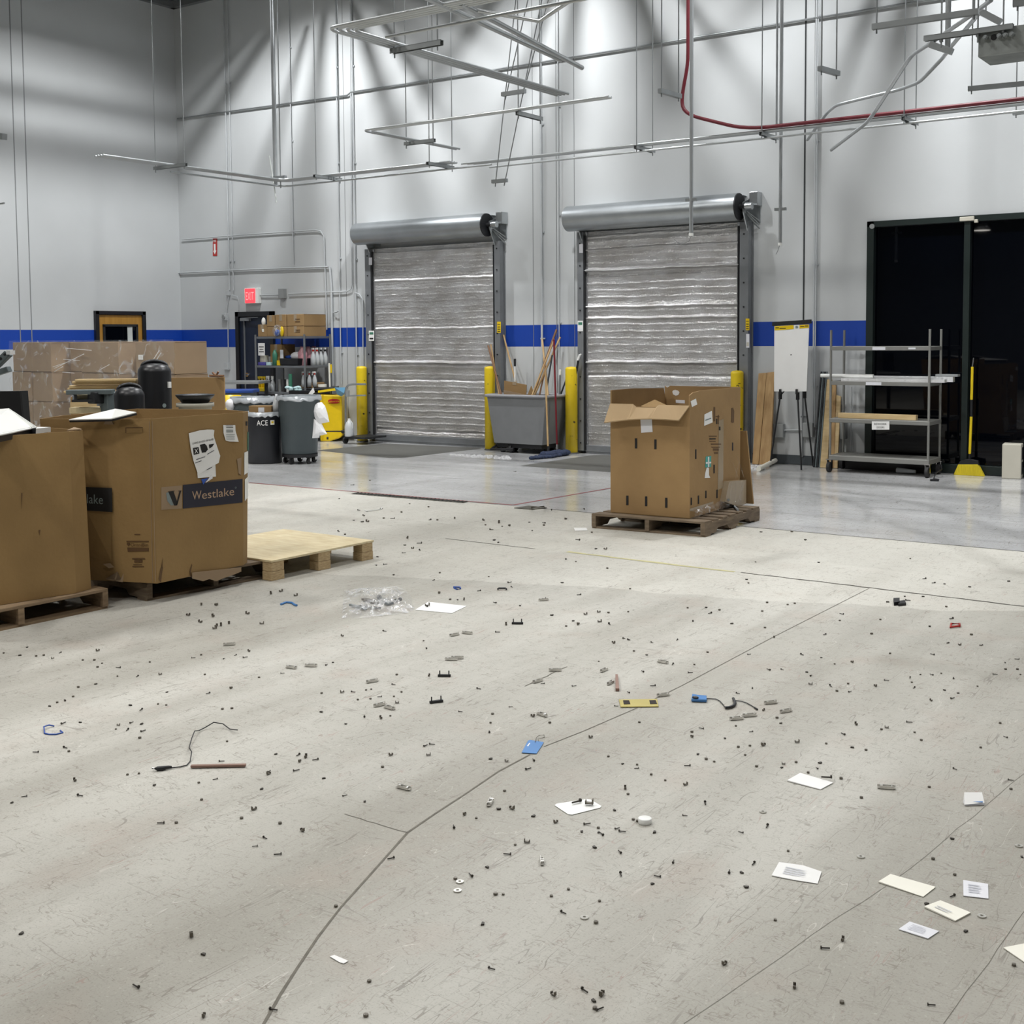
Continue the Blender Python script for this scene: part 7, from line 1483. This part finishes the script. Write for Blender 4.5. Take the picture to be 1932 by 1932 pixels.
DL = [(135,58),(18,87),(98,99),(180,102),(218,98),(262,114),(299,86),(487,76),(412,122),(470,122),(508,138),(486,157),(588,160),(585,202),(683,204),(746,132),(798,194),(964,111),(1002,96),(1117,115),(1172,98),(1222,109),(1240,78),(1020,194),(1290,208),(1151,263),(1035,289),(477,241),(390,257),(364,304),(322,323),(285,333),(248,351),(650,347),(702,371),(787,341),(828,346),(832,281),(1108,366),(1155,363),(1600,381),(1602,287),(1627,146),(1658,134),(1408,188),(317,437),(400,432),(577,466),(590,447),(656,434),(705,440),(634,471),(714,476),(696,510),(326,560),(343,577),(177,582),(373,723),(400,799),(120,803),(59,832),(770,746),(990,733),(1071,717),(1131,527),(1105,627),(1374,590),(1484,597),(1523,606),(1570,620),(1493,628),(1477,673),(1340,678),(1338,690),(1303,764),(1265,867),(1203,910),(1004,818),(1395,936),(1506,973),(878,933),(800,936),(1321,1010),(1382,1092),(1269,1051),(1612,712),(106,1484),(953,1497),(1012,1590),(676,1749),(1015,1897),(1363,1866),(1673,1349),(635,693),(692,687)]
DM = [(423,63),(1357,38),(1408,13),(1430,20),(1548,35),(1672,22),(1457,77),(1521,96),(1282,128),(1500,179),(1650,144),(437,201),(261,245),(276,195),(60,282),(4,283),(82,319),(145,315),(190,306),(262,303),(300,281),(123,271),(149,267),(278,336),(244,400),(197,412),(115,403),(22,440),(685,266),(844,355),(594,380),(753,391),(743,434),(737,480),(420,549),(453,543),(434,596),(247,596),(205,655),(743,614),(823,627),(957,621),(932,665),(953,402),(1038,434),(1160,252),(1002,240),(1429,283),(1551,251),(1370,352),(1242,508),(1330,602),(1401,639),(1473,643),(1470,662),(1543,692),(1613,721),(1484,432),(1414,762),(1428,790),(118,827),(18,798),(813,774),(784,864),(850,863),(614,892),(672,909),(956,899),(1068,931),(560,954),(1362,870),(1199,977),(1280,958),(1296,990),(1280,980),(1375,962),(1400,978),(1454,917),(1475,925),(1558,980),(1225,940),(1263,1055),(1386,1079),(866,1042),(925,1030),(825,1091),(246,1112),(726,1155),(644,1195),(568,1212),(768,1289),(806,1289),(1131,1264),(1286,1323),(1392,1193),(1573,1201),(1549,1238),(1654,1128),(1046,1298),(1107,1383),(1268,1431),(702,1437),(139,1723),(122,1895),(750,1662),(1213,1772),(1297,1791),(1259,1820),(1263,1858),(1288,1862),(1056,1790)]
DR = [(124,83),(332,94),(595,96),(690,110),(757,141),(844,133),(1033,89),(1243,94),(1320,38),(1380,46),(1485,48),(58,144),(39,185),(427,170),(496,170),(618,182),(640,200),(637,243),(737,252),(768,276),(824,240),(834,280),(960,252),(1016,224),(1132,211),(1141,233),(1152,261),(1183,194),(1239,195),(1288,188),(1303,272),(1372,286),(1345,313),(1349,212),(1468,252),(1557,194),(1608,168),(1605,134),(1664,118),(1667,168),(1682,194),(1237,324),(347,261),(276,289),(403,373),(470,410),(489,436),(265,450),(92,463),(46,480),(46,505),(340,480),(209,512),(277,555),(335,549),(402,547),(311,595),(77,591),(117,616),(157,628),(22,650),(368,652),(502,640),(494,658),(625,683),(668,661),(684,634),(565,631),(715,538),(570,532),(798,491),(864,443),(990,467),(1016,459),(1130,433),(1155,482),(1188,521),(845,558),(913,570),(1581,436),(1607,506),(1484,558),(1357,666),(1635,765),(1635,721),(1228,755),(789,712),(14,744),(113,838),(12,898),(890,808),(420,953),(289,981),(525,1073),(1342,1012),(1247,1113),(232,1178),(295,1181),(352,1139),(1343,1300),(1215,1338),(1411,1475),(797,1518),(461,1418),(711,1560),(208,1637),(557,1753),(1650,1643),(1240,1842),(793,1829),(1355,1192),(317,1253),(1692,1103)]
DU = [(443,373),(618,372),(695,418),(412,543),(770,545),(362,642),(372,662),(478,773),(594,785),(634,778),(450,822),(208,815),(154,835),(131,801),(28,803),(58,877),(466,915),(517,970),(278,892),(899,838),(1119,869),(1160,770),(1258,738),(1276,762),(1360,739),(1419,663),(1482,667),(1367,639),(1624,684),(1845,652),(1492,797),(1520,866),(1400,908),(1634,955),(1500,1001),(1569,1013),(1688,1015),(803,955),(1069,950),(1288,524),(889,875)]
DC = [(263,112),(368,84),(187,191),(599,222),(712,240),(303,260),(331,293),(273,318),(323,328),(353,328),(448,307),(500,309),(553,271),(435,250),(588,425),(573,465),(657,455),(618,485),(661,496),(568,511),(412,534),(402,583),(458,579),(507,640),(778,628),(740,672),(221,402),(184,385),(720,317),(764,317),(866,308),(1047,346),(1035,320),(1126,333),(1145,354),(1187,352),(1083,375),(1098,435),(1121,449),(1305,330),(1389,335),(1390,348),(1320,379),(1519,313),(1672,390),(1588,435),(1697,487),(1752,490),(1521,547),(1578,562),(1066,650),(1190,685),(1202,712),(775,748),(839,785),(881,786),(921,786),(1008,735),(1251,821),(1101,804),(1391,787),(1498,686),(1897,722),(1763,601),(1595,758),(1886,857),(1713,860),(1770,863),(1718,917),(1776,932),(1562,911),(1592,932),(1521,942),(1635,873),(1437,877),(1168,933),(1119,978),(683,1028),(205,1000),(455,972),(1800,1040),(1856,1014),(1890,1022),(1435,260),(1625,253),(1219,32),(705,826)]
kinds = ['screw', 'screw', 'nut', 'clip', 'chip', 'nut']
for lst, fn in ((DL, L_c), (DM, M_), (DR, R_), (DU, U_), (DC, C_)):
    for p in fn(lst):
        far = p[1] < 1200; put(p[0], p[1], kinds[rs.randrange(6)], (1.1 if far else .85)*rs.uniform(.8, 1.2)*(1.3 if p[1] < 1050 else 1))
for p in L_c([(392, 1092), (455, 1090), (408, 1086), (375, 1098)]): pass
for p in ((355, 1162), (408, 1183), (417, 1181), (405, 1187), (432, 1177), (494, 1178), (380, 1142), (408, 1143), (402, 1164), (467, 1159), (558, 1125), (511, 1121), (530, 1117), (378, 1175)): put(p[0], p[1], 'clip', 1.25)
for p in M_([(590, 1227), (579, 1271), (1211, 1405)])+R_([(399, 878), (1675, 1048), (887, 1102), (1490, 1398)]): put(p[0], p[1], 'washer', 1.1)
for p, a in zip(L_c([(1142, 47), (1450, 162), (1548, 153)])+M_([(155, 231), (547, 122), (578, 114), (238, 363), (193, 349), (310, 763), (998, 397), (1065, 176), (980, 230), (1600, 135), (1605, 300), (742, 836), (1310, 175), (1342, 238)])+R_([(440, 338), (516, 380), (335, 402), (270, 418), (1015, 762)])+C_([(866, 996), (938, 985), (1389, 790)]), (.9, .2, .5, 1.2, .5, .6, -.1, 1.3, .0, -.3, .6, 1.4, -.1, 1.0, 2.0, 1.6, 1.7, .9, 1.1, .8, .9, .4, 1.3, .2, .9)):
    put(p[0], p[1], 'latch', .95, a)
g = put(*M_([(1000, 1128)])[0], 'latch', .8, 2.2)
label_debris()
# a few lie on top of the card and the slips
for (x, y), k, a, lb in ((M_([(1170, 838)])[0], 'screw', 1.2, 'small screw lying on the white card, left one'), (M_([(1235, 846)])[0], 'clip', .4, 'bent metal clip lying on the white card, right of the screw'),
                     (R_([(715, 719)])[0], 'screw', .5, 'small screw lying on the right corner of the upper white slip'), (C_([(705, 826)])[0], 'clip', 1., 'dark bent clip lying on the large white sheet')):
    o = put(x, y, k, 1.5, a); PUT.pop(); o.location.z = .0075 if k == 'screw' and x > 1400 else .0045; prop(o, lb, NOUN[k][1])
